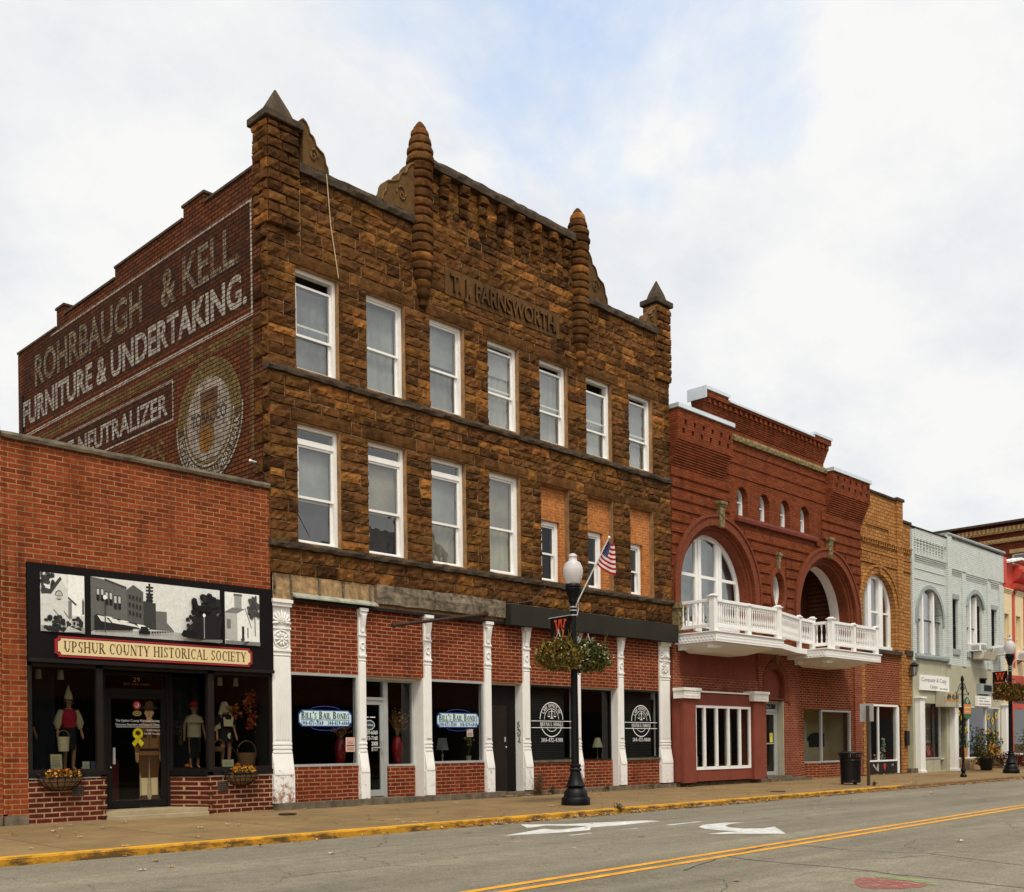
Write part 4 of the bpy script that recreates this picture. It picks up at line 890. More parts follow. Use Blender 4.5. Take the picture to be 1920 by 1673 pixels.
p.line([(14.06, 1.73), (14.2, 1.73)], .02, WT); p.line([(14.23, 1.73), (14.38, 1.73)], .02, WT); p.build('door_lettering', 'vinyl', dr)
# dark flush door with a panel
m = MB(); m.box(17.57, 18.66, .25, .35, -.02, 2.55); m.build('dark_screen', 'black_panel', F)
m = MB(); m.box(17.72, 18.32, .225, .249, -.02, 2.05); m.box(17.78, 17.96, .215, .2249, .1, 1.95); d2_ = m.build('door', 'dark_frame', F, bevel=.004)
m = MB(); m.box(18.23, 18.27, .205, .224, 1.18, 1.30); m.ball((18.25, .18, 1.05), .022, 6); m.build('lock', 'aluminium', d2_)
# set-back window of the law office
MB().box(20.81, 22.36, .20, .42, -.05, .68).build('brick_base', 'panel_brick', F); w6 = shopwin(20.81, 22.36, .68, 2.55, .26, 'black_paint', f=.04)
# graffiti scrawl on the white return
p = Pic(lambda u, v, d: (18.655 - d, .26 - u, v)); q = [(.05 + .1 * R.random(), 1.15 + .5 * i / 26 + .05 * R.random()) for i in range(27)]
p.line(q, .016, (.02, .02, .02)); p.line([(a + .03, b - .02) for a, b in q[::2]], .02, (.02, .02, .02)); p.build('graffiti', 'vinyl', F)
# rooms behind the glass
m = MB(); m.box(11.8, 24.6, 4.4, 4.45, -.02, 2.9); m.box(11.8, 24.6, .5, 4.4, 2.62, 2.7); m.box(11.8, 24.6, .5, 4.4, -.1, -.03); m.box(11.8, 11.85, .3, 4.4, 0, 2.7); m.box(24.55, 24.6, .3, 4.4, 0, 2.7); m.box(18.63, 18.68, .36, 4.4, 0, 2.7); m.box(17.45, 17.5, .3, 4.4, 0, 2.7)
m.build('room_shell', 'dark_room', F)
MB().box(12.1, 13.6, .16, .75, .66, .70).build('window_shelf', 'dim_room', F); MB().box(15.8, 17.35, .16, .8, .66, .70).build('window_shelf', 'dim_room', F); MB().box(14.73, 15.42, .41, .8, .62, .665).build('window_shelf', 'dim_room', F); MB().box(20.9, 22.3, .31, .8, .63, .68).build('window_shelf', 'dim_room', F)
# blinds of the law office
for a, b in ((19.02, 20.40), (22.72, 24.1)):
    m = MB(); z = .78
    while z < 2.5: m.add([(a, .19, z), (b, .19, z), (b, .21, z + .034), (a, .21, z + .034)], [(0, 1, 2, 3)]); z += .045
    m.build('blind', 'slat_black', F); MB().box(a, b, .24, .25, .74, 2.52).build('blind_lining', 'black_panel', F)
# shop lettering
def bonds(cx, par):
    p = Pic(front(.072)); BL = (.02, .05, .22); PB = (.55, .72, .70); z0, z1 = 1.52, 1.84; w = .655
    p.arc(cx, 1.85, .36, .075, 5, 175, .014, BL); p.arc(cx, 1.51, .36, .075, 185, 355, .014, BL)
    def plq(e):
        c = .08; X0, X1, A, B = cx - w - e, cx + w + e, z0 - e, z1 + e
        return [(X0 + c, A), (X1 - c, A), (X1 - c * .4, A + c * .6), (X1, A + c), (X1, B - c), (X1 - c * .4, B - c * .6), (X1 - c, B), (X0 + c, B), (X0 + c * .4, B - c * .6), (X0, B - c), (X0, A + c), (X0 + c * .4, A + c * .6)]
    p.poly(plq(.012), BL); p.poly(plq(-.012), PB)
    p.text("BILL'S BAIL BONDS", cx, 1.668, 1.20, .15, (.012, .012, .016), serif=True, smallcaps=True, align='c', weight=1.4)
    p.rect(cx - .60, 1.642, cx + .60, 1.654, BL); p.text('304-473-7160 · 304-439-6060', cx, 1.545, 1.20, .085, BL, serif=True, align='c', weight=1.5); p.build('window_sign', 'vinyl', par)
bonds(12.88, w1); bonds(16.58, w3)
p = Pic(front(.072)); p.rect(13.38, .99, 13.62, 1.29, (.62, .40, .33)); p.oval(13.5, 1.24, .09, .025, (.25, .12, .1)); p.oval(13.5, 1.24, .082, .02, (.62, .40, .33)); p.rect(13.40, 1.11, 13.60, 1.13, (.05, .03, .03))
for i in range(5): p.rect(13.41, 1.02 + .016 * i, 13.59, 1.026 + .016 * i, (.35, .2, .17)); p.rect(13.42, 1.155 + .012 * i, 13.57, 1.16 + .012 * i, (.35, .2, .17))
p.build('notice', 'print', w1)
p = Pic(front(.078)); p.rect(16.85, 1.3, 17.05, 1.48, (.45, .36, .33)); p.rect(16.87, 1.32, 17.03, 1.40, (.3, .22, .2)); p.build('notice', 'print', w3)
def law(cx, x0, x1, name, num, par):
    p = Pic(front(.072)); W_ = (.8, .8, .78)
    p.arc(cx, 1.735, .425, .425, 0, 180, .022, W_, 30); p.arc(cx, 1.735, .27, .27, 0, 180, .014, W_, 26); p.arc(cx, 1.735, .425, .43, 205, 335, .022, W_, 22); p.arc(cx, 1.735, .27, .30, 222, 318, .014, W_, 16)
    def wp(u, v): a = rad(155 - 130 * (u - cx + .5)); return cx + (.305 + v) * math.cos(a), 1.735 + (.305 + v) * math.sin(a)
    p.text('LAW OFFICE OF', cx - .5, 0, 1.0, .085, W_, serif=True, warp=wp, weight=1.0)
    p.rect(x0, 1.685, x1, 1.70, W_); p.rect(x0, 1.52, x1, 1.535, W_); p.text(name, cx, 1.565, .86, .095, W_, serif=True, align='c', weight=.95); p.text(num, cx, 1.17, .80, .10, W_, serif=True, align='c', weight=.95)
    p.rect(cx - .012, 1.76, cx + .012, 1.95, W_); p.oval(cx, 1.965, .02, .02, W_, 8); p.poly([(cx - .07, 1.755), (cx + .07, 1.755), (cx + .02, 1.785), (cx - .02, 1.785)], W_); p.line([(cx - .11, 1.925), (cx, 1.94), (cx + .11, 1.925)], .012, W_)
    for s in (-1, 1):
        p.line([(cx + s * .11 - .045, 1.82), (cx + s * .11, 1.925), (cx + s * .11 + .045, 1.82)], .006, W_); p.poly([(cx + s * .11 - .055, 1.82), (cx + s * .11 + .055, 1.82), (cx + s * .11 + .025, 1.795), (cx + s * .11 - .025, 1.795)], W_)
    p.build('window_lettering', 'vinyl', par)
law(19.78, 19.03, 20.58, 'BRYAN S. HINKLE', '304-472-4300', w5); law(23.47, 22.74, 24.2, 'HUNTER D. SIMMONS', '304-472-0880', w7)
# things standing in the windows
def vase(x, y, z, h, lab, full=True):
    t = thing('floor_vase', lab, 'vase', (x, y, z), 'red vases in the windows')
    MB().lathe([(.06, 0), (.075, .02), (.12, h * .45), (.13, h * .62), (.105, h * .82), (.075, h * .95), (.085, h), (.07, h)], (x, y, z), 18).build('body', 'vase_red', t)
    m = MB()
    for i in range(70 if full else 30):
        a = R.uniform(0, 6.28); s = R.uniform(.05, .34); L_ = R.uniform(.3, .72) * (1 if full else .6); b = Vector((x, y, z + h * .95)); e = b + Vector((math.cos(a) * s, math.sin(a) * s * .5, L_ * (1 - s * .9))); md = (b + e) / 2 + Vector((0, 0, .06)); col = R.choice([(.20, .16, .05), (.10, .11, .03), (.28, .10, .04), (.3, .25, .12)])
        m.tube([b, md, e], [.006, .005, .003], 4, col, cap=False)
        for k in range(5):
            f = md.lerp(e, k / 4); fc = R.choice([(.42, .08, .02), (.50, .16, .04), (.6, .52, .38), (.34, .05, .02), (.12, .13, .03)])
            d = Vector((R.uniform(-1, 1), R.uniform(-1, 1), R.uniform(-1, 1))).normalized() * .026; n_ = d.cross(Vector((R.random(), .4, .7))).normalized() * .022
            m.add([f - d, f + n_, f + d, f - n_], [(0, 1, 2, 3)], fc)
    m.build('dried_flowers', 'leafy', t, recalc=False)
vase(15.18, .58, .665, .66, 'tall glossy red vase full of dried orange and white flowers beside the aluminium door')
vase(13.5, .42, .70, .58, 'red vase half hidden behind the pink notice in the left bail bonds window', False)
t = thing('table_lamp', 'small table lamp with a pale grey shade in the right bail bonds window', 'lamp', (16.42, .45, .70))
MB().lathe([(.08, 0), (.08, .02), (.02, .04), (.018, .12), (.035, .17), (.015, .22), (.012, .32)], (16.42, .45, .70), 12).build('base', 'curtain_warm', t); MB().lathe([(.15, .30), (.10, .58), (.098, .58), (.148, .30)], (16.42, .45, .70), 18).build('shade', 'blind_grey', t)
t = thing('table_lamp', 'table lamp with a cream shade in the dark set-back law office window', 'lamp', (22.15, .55, .68))
MB().lathe([(.08, 0), (.08, .02), (.015, .05), (.014, .35)], (22.15, .55, .68), 12).build('base', 'wicker', t); MB().lathe([(.15, .34), (.07, .60), (.068, .60), (.148, .34)], (22.15, .55, .68), 18).build('shade', 'curtain_warm', t)
t = thing('potted_orchid', 'potted plant with pale yellow flowers in the right bail bonds window', 'plant', (17.2, .4, .70))
MB().lathe([(.055, 0), (.075, .16), (.07, .16), (.06, .14)], (17.2, .4, .70), 12).build('pot', 'curtain_warm', t)
m = MB()
for k in range(4):
    a = [(17.2, .4, .84), (17.2 + .03 * k, .4, 1.1), (17.12 + .05 * k, .38, 1.32 + .03 * k)]; m.tube(a, .005, 4, (.06, .09, .02), cap=False)
    for j in range(8):
        f = Vector(a[1]).lerp(Vector(a[2]), j / 7) + Vector((R.uniform(-.08, .08), R.uniform(-.05, .05), R.uniform(-.04, .04)))
        for q in range(3): d = Vector((R.uniform(-1, 1), R.uniform(-1, 1), R.uniform(-1, 1))).normalized() * .028; e = d.cross(Vector((0, 1, .3))).normalized() * .024; m.add([f - d, f + e, f + d, f - e], [(0, 1, 2, 3)], R.choice([(.6, .5, .16), (.55, .5, .25), (.1, .15, .03)]))
m.build('flowers', 'leafy', t, recalc=False)
tag(MB().lathe([(.09, 0), (.10, .03), (.10, .12), (.085, .15), (.06, .15)], (21.25, .5, .68), 14).build('biscuit_tin', 'cloth_red', bevel=.004), 'small red tin on the sill of the dark set-back law office window', 'tin')
# ------------------------------------------------------------------ historical society shop
H = thing('brick_shop', 'low red brick shop with black shopfront, old photographs and cream name board', 'building', (9.2, 0, -.12))
m = MB(); m.plate([(6.57, -.1), (6.9, -.1), (6.9, 4.175), (11.6, 4.175), (11.6, 6.14), (6.57, 6.14)], [], 0, .35); m.build('wall', 'shop_brick', H)
MB().box(6.5, 6.57, -.02, .3, .05, 6.15).build('wall_edge', 'shop_brick', H)
rough_band('coping', 6.52, 11.55, 6.14, 6.24, -.07, 'concrete_coping', H, yb=.42, amp=.010)
MB().box(6.5, 6.88, -.06, .3, -.2, .02).build('stone_foot', 'concrete_coping', H)
MB().box(6.6, 11.5, .42, 12.0, 5.85, 5.92).build('roof', 'roof_tar', H); MB().box(6.5, 11.5, 11.8, 12.0, -.2, 5.9).build('rear_wall', 'rear_brick', H); MB().box(6.52, 6.7, .36, 11.8, -.2, 6.0).build('side_wall', 'side_brick', H)
fas = MB().box(6.905, 11.575, -.05, .2, 2.56, 4.17).build('fascia', 'black_panel', H)
m = MB(); m.box(6.905, 11.575, -.085, -.051, 2.535, 2.60); m.box(6.905, 11.575, .0, .2, 2.48, 2.535); m.build('head_rail', 'dark_frame', H)
# old photographs on the fascia
def frame_fn(u0, v0, w, h, y): return lambda u, v, d: (u0 + u * w, y - d, v0 + v * h)
G = lambda k: (S(k, k, int(k * .965))) 
def tree_blob(p, u, v, r, c, n=26, asp=1.0):
    for i in range(n):
        a = R.uniform(0, 6.28); q = r * math.sqrt(R.random()); p.oval(u + math.cos(a) * q * asp, v + math.sin(a) * q, r * R.uniform(.16, .3) * asp, r * R.uniform(.16, .3), G(c + R.randint(-8, 10)), 7)
# church close by
p = Pic(frame_fn(7.11, 3.05, .73, .975, -.055), .0005, True); p.rect(0, 0, 1, 1, G(222)); tree_blob(p, .12, .92, .2, 55)
p.poly([(0, .05), (.02, .62), (.22, .66), (.45, .93), (.68, .62), (1, .50), (1, 0), (0, 0)], G(205)); p.poly([(.62, .66), (.62, 1), (1, 1), (1, .3), (.62, .3)], G(232)); p.poly([(.0, .68), (.02, .75), (.20, .72), (.44, .95), (.48, .91), (.23, .64), (.02, .64)], G(60)); p.poly([(.62, .62), (.82, .5), (.8, .47), (.62, .58)], G(50))
p.oval(.41, .63, .09, .085, G(90)); p.rect(.32, .57, .5, .62, G(205)); p.oval(.41, .635, .07, .06, G(175)); p.line([(.35, .62), (.47, .62)], .01, G(80)); p.poly([(.94, .33), (.94, .55), (.965, .62), (.99, .55), (.99, .33)], G(95)); p.line([(.28, .38), (.42, .26)], .012, G(70)); p.line([(.52, .36), (.66, .22)], .012, G(70)); p.rect(.62, .25, .7, .55, G(120))
p.rect(0, 0, 1, .10, G(150)); tree_blob(p, .3, .12, .16, 40, 30, 1.5); tree_blob(p, .75, .15, .12, 45, 24, 1.5); p.poly([(.5, .0), (.95, .02), (.6, .11)], G(185)); p.build('photo_panel', 'photo_print', fas, recalc=False)
# main street long ago
p = Pic(frame_fn(7.955, 3.05, 2.46, .99, -.055), .0005, True); p.rect(0, 0, 1, 1, G(214)); p.poly([(0, 0), (1, 0), (1, .06), (.62, .15), (.55, .15), (.0, .06)], G(172))
p.poly([(0, .05), (0, 1), (.10, .97), (.26, .86), (.26, .14), (.03, .08)], G(98)); p.poly([(.10, .99), (.1, .95), (.26, .84), (.26, .88)], G(60)); p.poly([(.26, .14), (.26, .83), (.31, .93), (.385, .82), (.385, .16)], G(86)); p.poly([(.385, .16), (.385, .66), (.41, .66), (.41, .78), (.455, .78), (.455, .64), (.48, .64), (.48, .16)], G(58)); p.poly([(.48, .16), (.48, .50), (.565, .50), (.565, .30), (.60, .22), (.62, .16)], G(104))
p.rect(.425, .66, .44, .98, G(40))
for i in range(5): p.rect(.405, .66 + .06 * i, .46, .69 + .06 * i, G(34))
for i in range(3):
    for u in (.04 + i * .062, .07 + i * .062): p.poly([(u, .60 - i * .06), (u + .022, .59 - i * .06), (u + .022, .80 - i * .05), (u, .82 - i * .05)], G(35)); p.poly([(u + .003, .70 - i * .06), (u + .019, .695 - i * .06), (u + .019, .79 - i * .05), (u + .003, .80 - i * .05)], G(190))
for i in range(4):
    for j in range(3): p.rect(.275 + i * .026, .40 + j * .14 - i * .012, .287 + i * .026, .47 + j * .14 - i * .012, G(38))
for i in range(6): p.poly([(.03 + i * .06, .36 - i * .025), (.08 + i * .06, .35 - i * .025), (.13 + i * .06, .26 - i * .018), (.05 + i * .06, .26 - i * .02)], G(228 if i % 2 else 30))
p.poly([(.02, .08), (.02, .34), (.30, .24), (.30, .12)], G(34))
for i, u in enumerate((.04, .12, .19, .25)): p.poly([(u, .34 - i * .03), (u + .06, .32 - i * .03), (u + .10, .22 - i * .015), (u + .03, .24 - i * .015)], G(222))
p.rect(.345, .07, .43, .13, G(20)); p.poly([(.355, .13), (.36, .20), (.41, .20), (.42, .13)], G(30))
for i in range(9): p.rect(.44 + i * .02, .09 + i * .006, .455 + i * .02, .13 + i * .003, G(45))
tree_blob(p, .88, .55, .30, 26, 60, .42); tree_blob(p, .78, .30, .16, 32, 40, .5); p.poly([(.70, .05), (.98, .02), (1, .5), (.86, .5), (.74, .2)], G(26)); p.poly([(.66, .10), (.68, .19), (.76, .19), (.80, .12), (.79, .06), (.68, .06)], G(16)); p.rect(.845, .05, .853, .46, G(140)); p.oval(.849, .49, .012, .035, G(235), 10); p.rect(.082, .05, .09, .62, G(60)); p.oval(.086, .65, .014, .04, G(235), 10); p.poly([(.8, .0), (1, .0), (1, .06), (.86, .04)], G(120)); p.build('photo_panel', 'photo_print', fas, recalc=False)
# small white church among trees
p = Pic(frame_fn(10.52, 3.05, .745, .98, -.055), .0005, True); p.rect(0, 0, 1, 1, G(226)); p.rect(.27, .70, .48, .95, G(150)); p.poly([(.24, .94), (.51, .94), (.49, .98), (.26, .98)], G(90)); p.poly([(0, .62), (.22, .71), (.58, .70), (.35, .60), (0, .60)], G(120)); p.poly([(0, .10), (0, .60), (.35, .60), (.35, .06)], G(175)); p.poly([(.35, .04), (.35, .60), (.58, .70), (.74, .36), (.74, .05)], G(228)); p.line([(.58, .71), (.76, .34)], .02, G(80)); p.rect(.48, .12, .55, .36, G(40)); p.rect(.64, .14, .67, .34, G(50)); p.rect(.05, .3, .16, .48, G(110)); tree_blob(p, .86, .75, .22, 70, 34); p.line([(.86, .2), (.84, .75)], .02, G(70)); p.rect(0, 0, 1, .07, G(120)); tree_blob(p, .55, .06, .07, 60, 12, 2); p.build('photo_panel', 'photo_print', fas, recalc=False)
# name board with notched corners
def notched(x0, x1, z0, z1, c): return [(x0 + c, z0), (x1 - c, z0), (x1 - c, z0 + c * .5), (x1 - c * .5, z0 + c), (x1, z0 + c), (x1, z1 - c), (x1 - c * .5, z1 - c), (x1 - c, z1 - c * .5), (x1 - c, z1), (x0 + c, z1), (x0 + c, z1 - c * .5), (x0 + c * .5, z1 - c), (x0, z1 - c), (x0, z0 + c), (x0 + c * .5, z0 + c), (x0 + c, z0 + c * .5)]
m = MB(); m.prism(notched(7.33, 11.08, 2.635, 2.985, .055), 'y', -.086, -.051, (.33, .02, .028)); nb = m.build('name_board', 'vinyl', H)
p = Pic(front(-.087)); p.poly(notched(7.365, 11.045, 2.665, 2.955, .05), (.02, .01, .008)); p.poly(notched(7.375, 11.035, 2.675, 2.945, .05), (.70, .56, .30)); p.text('UPSHUR COUNTY HISTORICAL SOCIETY', 7.47, 2.722, 3.48, .185, (.085, .048, .012), serif=True, weight=1.0, smallcaps=False); p.build('board_lettering', 'vinyl', nb)
# low brick walls under the windows and the entrance recess
DY = .82
MB().prism([(6.9, 0), (8.20, 0), (8.52, DY), (8.40, DY), (8.10, .14), (6.9, .14)], 'z', -.2, .60).build('brick_base', 'knee_brick', H); MB().prism([(10.16, 0), (11.56, 0), (11.56, .14), (10.26, .14), (9.96, DY), (9.84, DY)], 'z', -.2, .56).build('brick_base', 'knee_brick', H)
# bricks laid proud at the angle
m = MB()
for i in range(5):
    for cx in (8.16, 10.20): z = -.10 + .172 * i; m.box(cx - .05, cx + .05, -.03, .1, z, z + .066)
m.build('angle_bricks', 'knee_brick', H)
m = MB(); m.box(6.91, 8.18, -.015, .1, .60, .622); m.box(10.18, 11.56, -.015, .1, .56, .582); m.build('mortar_bed', 'plaster', H)
MB().prism([(6.9, -.03), (8.22, -.03), (8.55, DY), (8.40, DY), (8.08, .10), (6.9, .10)], 'z', .622, .70).build('sill', 'black_paint', H); m = MB(); m.prism([(10.14, -.03), (11.57, -.03), (11.57, .1), (10.26, .1), (9.96, DY), (9.82, DY)], 'z', .582, .68); m.build('sill', 'black_paint', H)
def bar(m, x, y, z0, z1, w=.05, d=.05): m.box(x - w / 2, x + w / 2, y, y + d, z0, z1)
lw = MB(); bar(lw, 6.94, .0, .70, 2.535, .07, .08); bar(lw, 8.12, .0, .70, 2.535, .11, .10); lw.box(6.97, 8.07, .01, .06, .70, .76); lw.box(6.97, 8.07, .01, .06, 2.47, 2.535)
lw = lw.build('shop_window', 'dark_frame', H); MB().add([(6.97, .04, .76), (8.07, .04, .76), (8.07, .04, 2.47), (6.97, .04, 2.47)], [(0, 1, 2, 3)]).build('pane', 'shop_glass', lw)
MB().add([(8.17, .06, .72), (8.46, DY - .02, .72), (8.46, DY - .02, 2.5), (8.17, .06, 2.5)], [(0, 1, 2, 3)]).build('pane', 'shop_glass', lw)
rw = MB(); bar(rw, 10.24, .0, .68, 2.535, .13, .10); bar(rw, 11.54, .0, .68, 2.535, .06, .08); bar(rw, 9.86, DY - .02, .68, 2.5, .06, .06); rw.box(10.3, 11.51, .01, .06, .68, .74); rw.box(10.3, 11.51, .01, .06, 2.47, 2.535)
rw.prism([(10.22, .06), (9.88, DY - .02), (9.90, DY), (10.26, .06)], 'z', .68, .73)
rw = rw.build('shop_window', 'dark_frame', H); MB().add([(10.3, .04, .74), (11.51, .04, .74), (11.51, .04, 2.47), (10.3, .04, 2.47)], [(0, 1, 2, 3)]).build('pane', 'shop_glass', rw)
MB().add([(9.89, DY - .02, .72), (10.2, .06, .72), (10.2, .06, 2.5), (9.89, DY - .02, 2.5)], [(0, 1, 2, 3)]).build('pane', 'shop_glass', rw)
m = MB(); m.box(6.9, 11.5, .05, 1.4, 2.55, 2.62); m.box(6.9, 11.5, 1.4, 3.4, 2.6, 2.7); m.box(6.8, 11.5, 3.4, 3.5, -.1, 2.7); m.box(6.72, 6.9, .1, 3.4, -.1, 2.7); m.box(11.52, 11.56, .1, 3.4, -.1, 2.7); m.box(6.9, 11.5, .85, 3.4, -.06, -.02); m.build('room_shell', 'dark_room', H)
m = MB(); m.prism([(6.92, .12), (8.08, .12), (8.38, DY), (8.38, 1.5), (6.92, 1.5)], 'z', .66, .72); m.prism([(10.28, .12), (11.5, .12), (11.5, 1.5), (9.98, 1.5), (9.98, DY)], 'z', .66, .70); m.build('display_floor', 'dark_room', H)
def curtain(x0, x1, y, z0, z1):
    m = MB(); n = int((x1 - x0) * 40)
    P = lambda i: x0 + (x1 - x0) * i / n
    for i in range(n): f = lambda q: y + .035 * math.sin(q * 19 + .6 * math.sin(q * 5)); m.add([(P(i), f(P(i)), z0), (P(i + 1), f(P(i + 1)), z0), (P(i + 1), f(P(i + 1)), z1), (P(i), f(P(i)), z1)], [(0, 1, 2, 3)], None, 0, True)
    return m.build('display_curtain', 'dark_curtain', H)
curtain(6.95, 7.85, 1.25, .74, 2.5); curtain(9.98, 10.75, 1.35, .72, 2.5)
MB().prism([(8.2, .0), (10.16, .0), (9.84, DY), (8.52, DY)], 'z', -.2, .0).build('threshold', 'entry_slab', H)
MB().prism([(8.2, -.02), (10.16, -.02), (10.0, -.30), (8.3, -.25)], 'z', -.2, -.075).build('threshold', 'entry_slab', H)
# street door
fr = MB(); fr.box(8.52, 8.60, DY, DY + .08, 0, 2.5); fr.box(9.78, 9.86, DY, DY + .08, 0, 2.5); fr.box(8.6, 9.78, DY, DY + .08, 2.12, 2.20); fr.box(8.6, 9.78, DY, DY + .08, 2.44, 2.5); fr.build('door_frame', 'dark_frame', H)
d = MB(); d.box(8.60, 8.71, DY + .02, DY + .07, .02, 2.12); d.box(9.68, 9.78, DY + .02, DY + .07, .02, 2.12); d.box(8.71, 9.68, DY + .02, DY + .07, .02, .15); d.box(8.71, 9.68, DY + .02, DY + .07, 2.02, 2.12); d = d.build('door', 'black_paint', H, bevel=.004)
MB().quad((8.71, DY + .045, .15), (9.68, DY + .045, .15), (9.68, DY + .045, 2.02), (8.71, DY + .045, 2.02)).build('pane', 'door_glass', d)
MB().quad((8.6, DY + .045, 2.2), (9.78, DY + .045, 2.2), (9.78, DY + .045, 2.44), (8.6, DY + .045, 2.44)).build('pane', 'dim_glass', H)
m = MB(); m.box(8.72, 8.76, DY - .02, DY + .018, .82, 1.12); m.ball((8.68, DY + .0, .76), .02, 6); m.build('handle', 'aluminium', d)
p = Pic(front(DY + .04)); W_ = (.8, .8, .77); Yw = (.80, .68, .02)
p.text('The Upshur County Historical Society', 8.80, 1.595, .86, .047, W_, bold=.012); p.text('Document Repository and Research Center', 8.80, 1.525, .86, .042, W_, bold=.012); p.rect(8.81, 1.495, 9.66, 1.505, W_); p.text('Public Hours', 9.66, 1.425, .26, .036, W_, bold=.01, align='r'); p.text('4-6 PM Tuesday', 9.66, 1.36, .32, .036, W_, bold=.01, align='r')
p.oval(9.21, 1.90, .075, .075, (.55, .03, .03)); p.oval(9.21, 1.90, .058, .058, (.5, .1, .09)); p.arc(9.21, 1.90, .03, .03, 200, 450, .018, W_, 14); p.oval(9.21, 1.75, .085, .05, (.5, .38, .14)); p.oval(9.21, 1.75, .07, .037, (.16, .11, .03)); p.line([(9.17, 1.75), (9.25, 1.75)], .02, (.5, .38, .14))
p.arc(9.22, 1.37, .075, .085, -40, 220, .05, Yw, 20); p.poly([(9.14, 1.33), (9.19, 1.36), (9.34, 1.20), (9.28, 1.13)], Yw); p.poly([(9.30, 1.33), (9.25, 1.36), (9.10, 1.20), (9.15, 1.13)], (.66, .54, .015)); p.build('door_sticker', 'vinyl', d)
p = Pic(front(DY + .04)); p.text('29', 9.21, 2.335, .13, .085, (.42, .28, .13), serif=True, align='c'); p.text('WEST MAIN STREET', 9.21, 2.27, .52, .038, (.24, .11, .06), serif=True, align='c', weight=1.2); p.build('street_number', 'vinyl', H)
for cx, w, z0, z1 in ((7.72, .09, .31, .46), (10.47, .1, .29, .46)):
    vt = MB().box(cx - w - .01, cx + w + .01, -.004, .01, z0 - .01, z1 + .01).build('vent_grille', 'concrete_coping', H); m = MB()
    for i in range(7): x = cx - w + 2 * w * i / 6; m.box(x - .004, x + .004, -.008, -.0045, z0, z1)
    for i in range(6): z = z0 + (z1 - z0) * i / 5; m.box(cx - w, cx + w, -.011, -.0085, z - .004, z + .004)
    m.build('grille_bars', 'dark_frame', vt)

# ---- figures in the display windows
def skinned(name, mat, root, joints, bones):
    me = bpy.data.meshes.new(name); bm = bmesh.new(); lay = bm.verts.layers.skin.verify(); vs = {}
    for i, (k, (p, r_)) in enumerate(joints.items()):
        v = bm.verts.new(Vector(p)); v[lay].radius = (r_, r_) if not isinstance(r_, tuple) else r_; v[lay].use_root = (i == 0); vs[k] = v
    for a, b in bones: bm.edges.new((vs[a], vs[b]))
    bm.to_mesh(me); bm.free(); me.materials.append(MATS[mat]); o = bpy.data.objects.new(name, me); COL.objects.link(o); o.parent = root
    sk = o.modifiers.new('Skin', 'SKIN'); sk.use_smooth_shade = True; sb = o.modifiers.new('Subdivision', 'SUBSURF'); sb.levels = 1; sb.render_levels = 2
    OFF[o.name] = OFF[root.name]; return o
def mannequin(x, y, z, h, label, turn=0.0, armL=(.09, -.05, -.34), armR=(-.09, -.05, -.34)):
    t = thing('display_mannequin', label, 'mannequin', (x, y, z)); t.rotation_euler = (0, 0, turn); k = h / 1.75
    P = lambda a, b, c: (a * k, b * k, c * k)
    J = {'pelvis': (P(0, 0, .92), .125 * k), 'waist': (P(0, 0, 1.08), .105 * k), 'chest': (P(0, 0, 1.28), .135 * k), 'neck': (P(0, 0, 1.46), .05 * k), 'chin': (P(0, -.015, 1.55), .062 * k), 'head': (P(0, 0, 1.64), .092 * k), 'crown': (P(0, .01, 1.71), .06 * k)}
    B = [('pelvis', 'waist'), ('waist', 'chest'), ('chest', 'neck'), ('neck', 'chin'), ('chin', 'head'), ('head', 'crown')]
    for s, n, arm in ((1, 'l', armL), (-1, 'r', armR)):
        sh = Vector((.19 * s, 0, 1.40)); el = sh + Vector((.06 * s, .02, -.27)); wr = sh + Vector(arm) + Vector((0, 0, -.16)); ha = wr + (wr - el).normalized() * .08; fi = ha + (wr - el).normalized() * .09
        for q, p, r_ in (('sh', sh, .055), ('el', el, .042), ('wr', wr, .028), ('ha', ha, .035), ('fi', fi, .018)): J[q + n] = (P(*p), r_ * k)
        B += [('chest', 'sh' + n), ('sh' + n, 'el' + n), ('el' + n, 'wr' + n), ('wr' + n, 'ha' + n), ('ha' + n, 'fi' + n)]
        for q, p, r_ in (('hip', (.09 * s, 0, .86), .085), ('kn', (.10 * s, -.02, .48), .058), ('an', (.10 * s, .02, .08), .038), ('to', (.11 * s, -.11, .03), .03)): J[q + n] = (P(*p), r_ * k)
        B += [('pelvis', 'hip' + n), ('hip' + n, 'kn' + n), ('kn' + n, 'an' + n), ('an' + n, 'to' + n)]
    OFF[t.name] = Vector((0, 0, 0)); b = skinned('body', 'skin', t, J, B)
    f = MB(); f.prism([(-.012 * k, 1.60 * k), (.012 * k, 1.60 * k), (.006 * k, 1.65 * k), (-.006 * k, 1.65 * k)], 'y', -.12 * k, -.07 * k, (.3, .15, .075))
    for s in (-1, 1): f.ball((s * .035 * k, -.083 * k, 1.655 * k), .013 * k, 5, (.02, .012, .008)); f.ball((s * .094 * k, .0, 1.635 * k), .022 * k, 5, (.3, .15, .075))
    f.box(-.028 * k, .028 * k, -.092 * k, -.07 * k, 1.572 * k, 1.582 * k, (.2, .04, .03)); f.build('face', 'cloth', t)
    return t, k
def garment(t, name, prof, mat, k, sx=1.0, sy=.75, n=20, wave=0.0):
    m = MB(); m.lathe([(r_ * k, z * k) for r_, z in prof], (0, 0, 0), n, None, 0, fn=lambda r, z, a: r * (1 + wave * math.cos(a * 9)))
    m.v = [(p[0] * sx, p[1] * sy, p[2]) for p in m.v]; return m.build(name, mat, t)
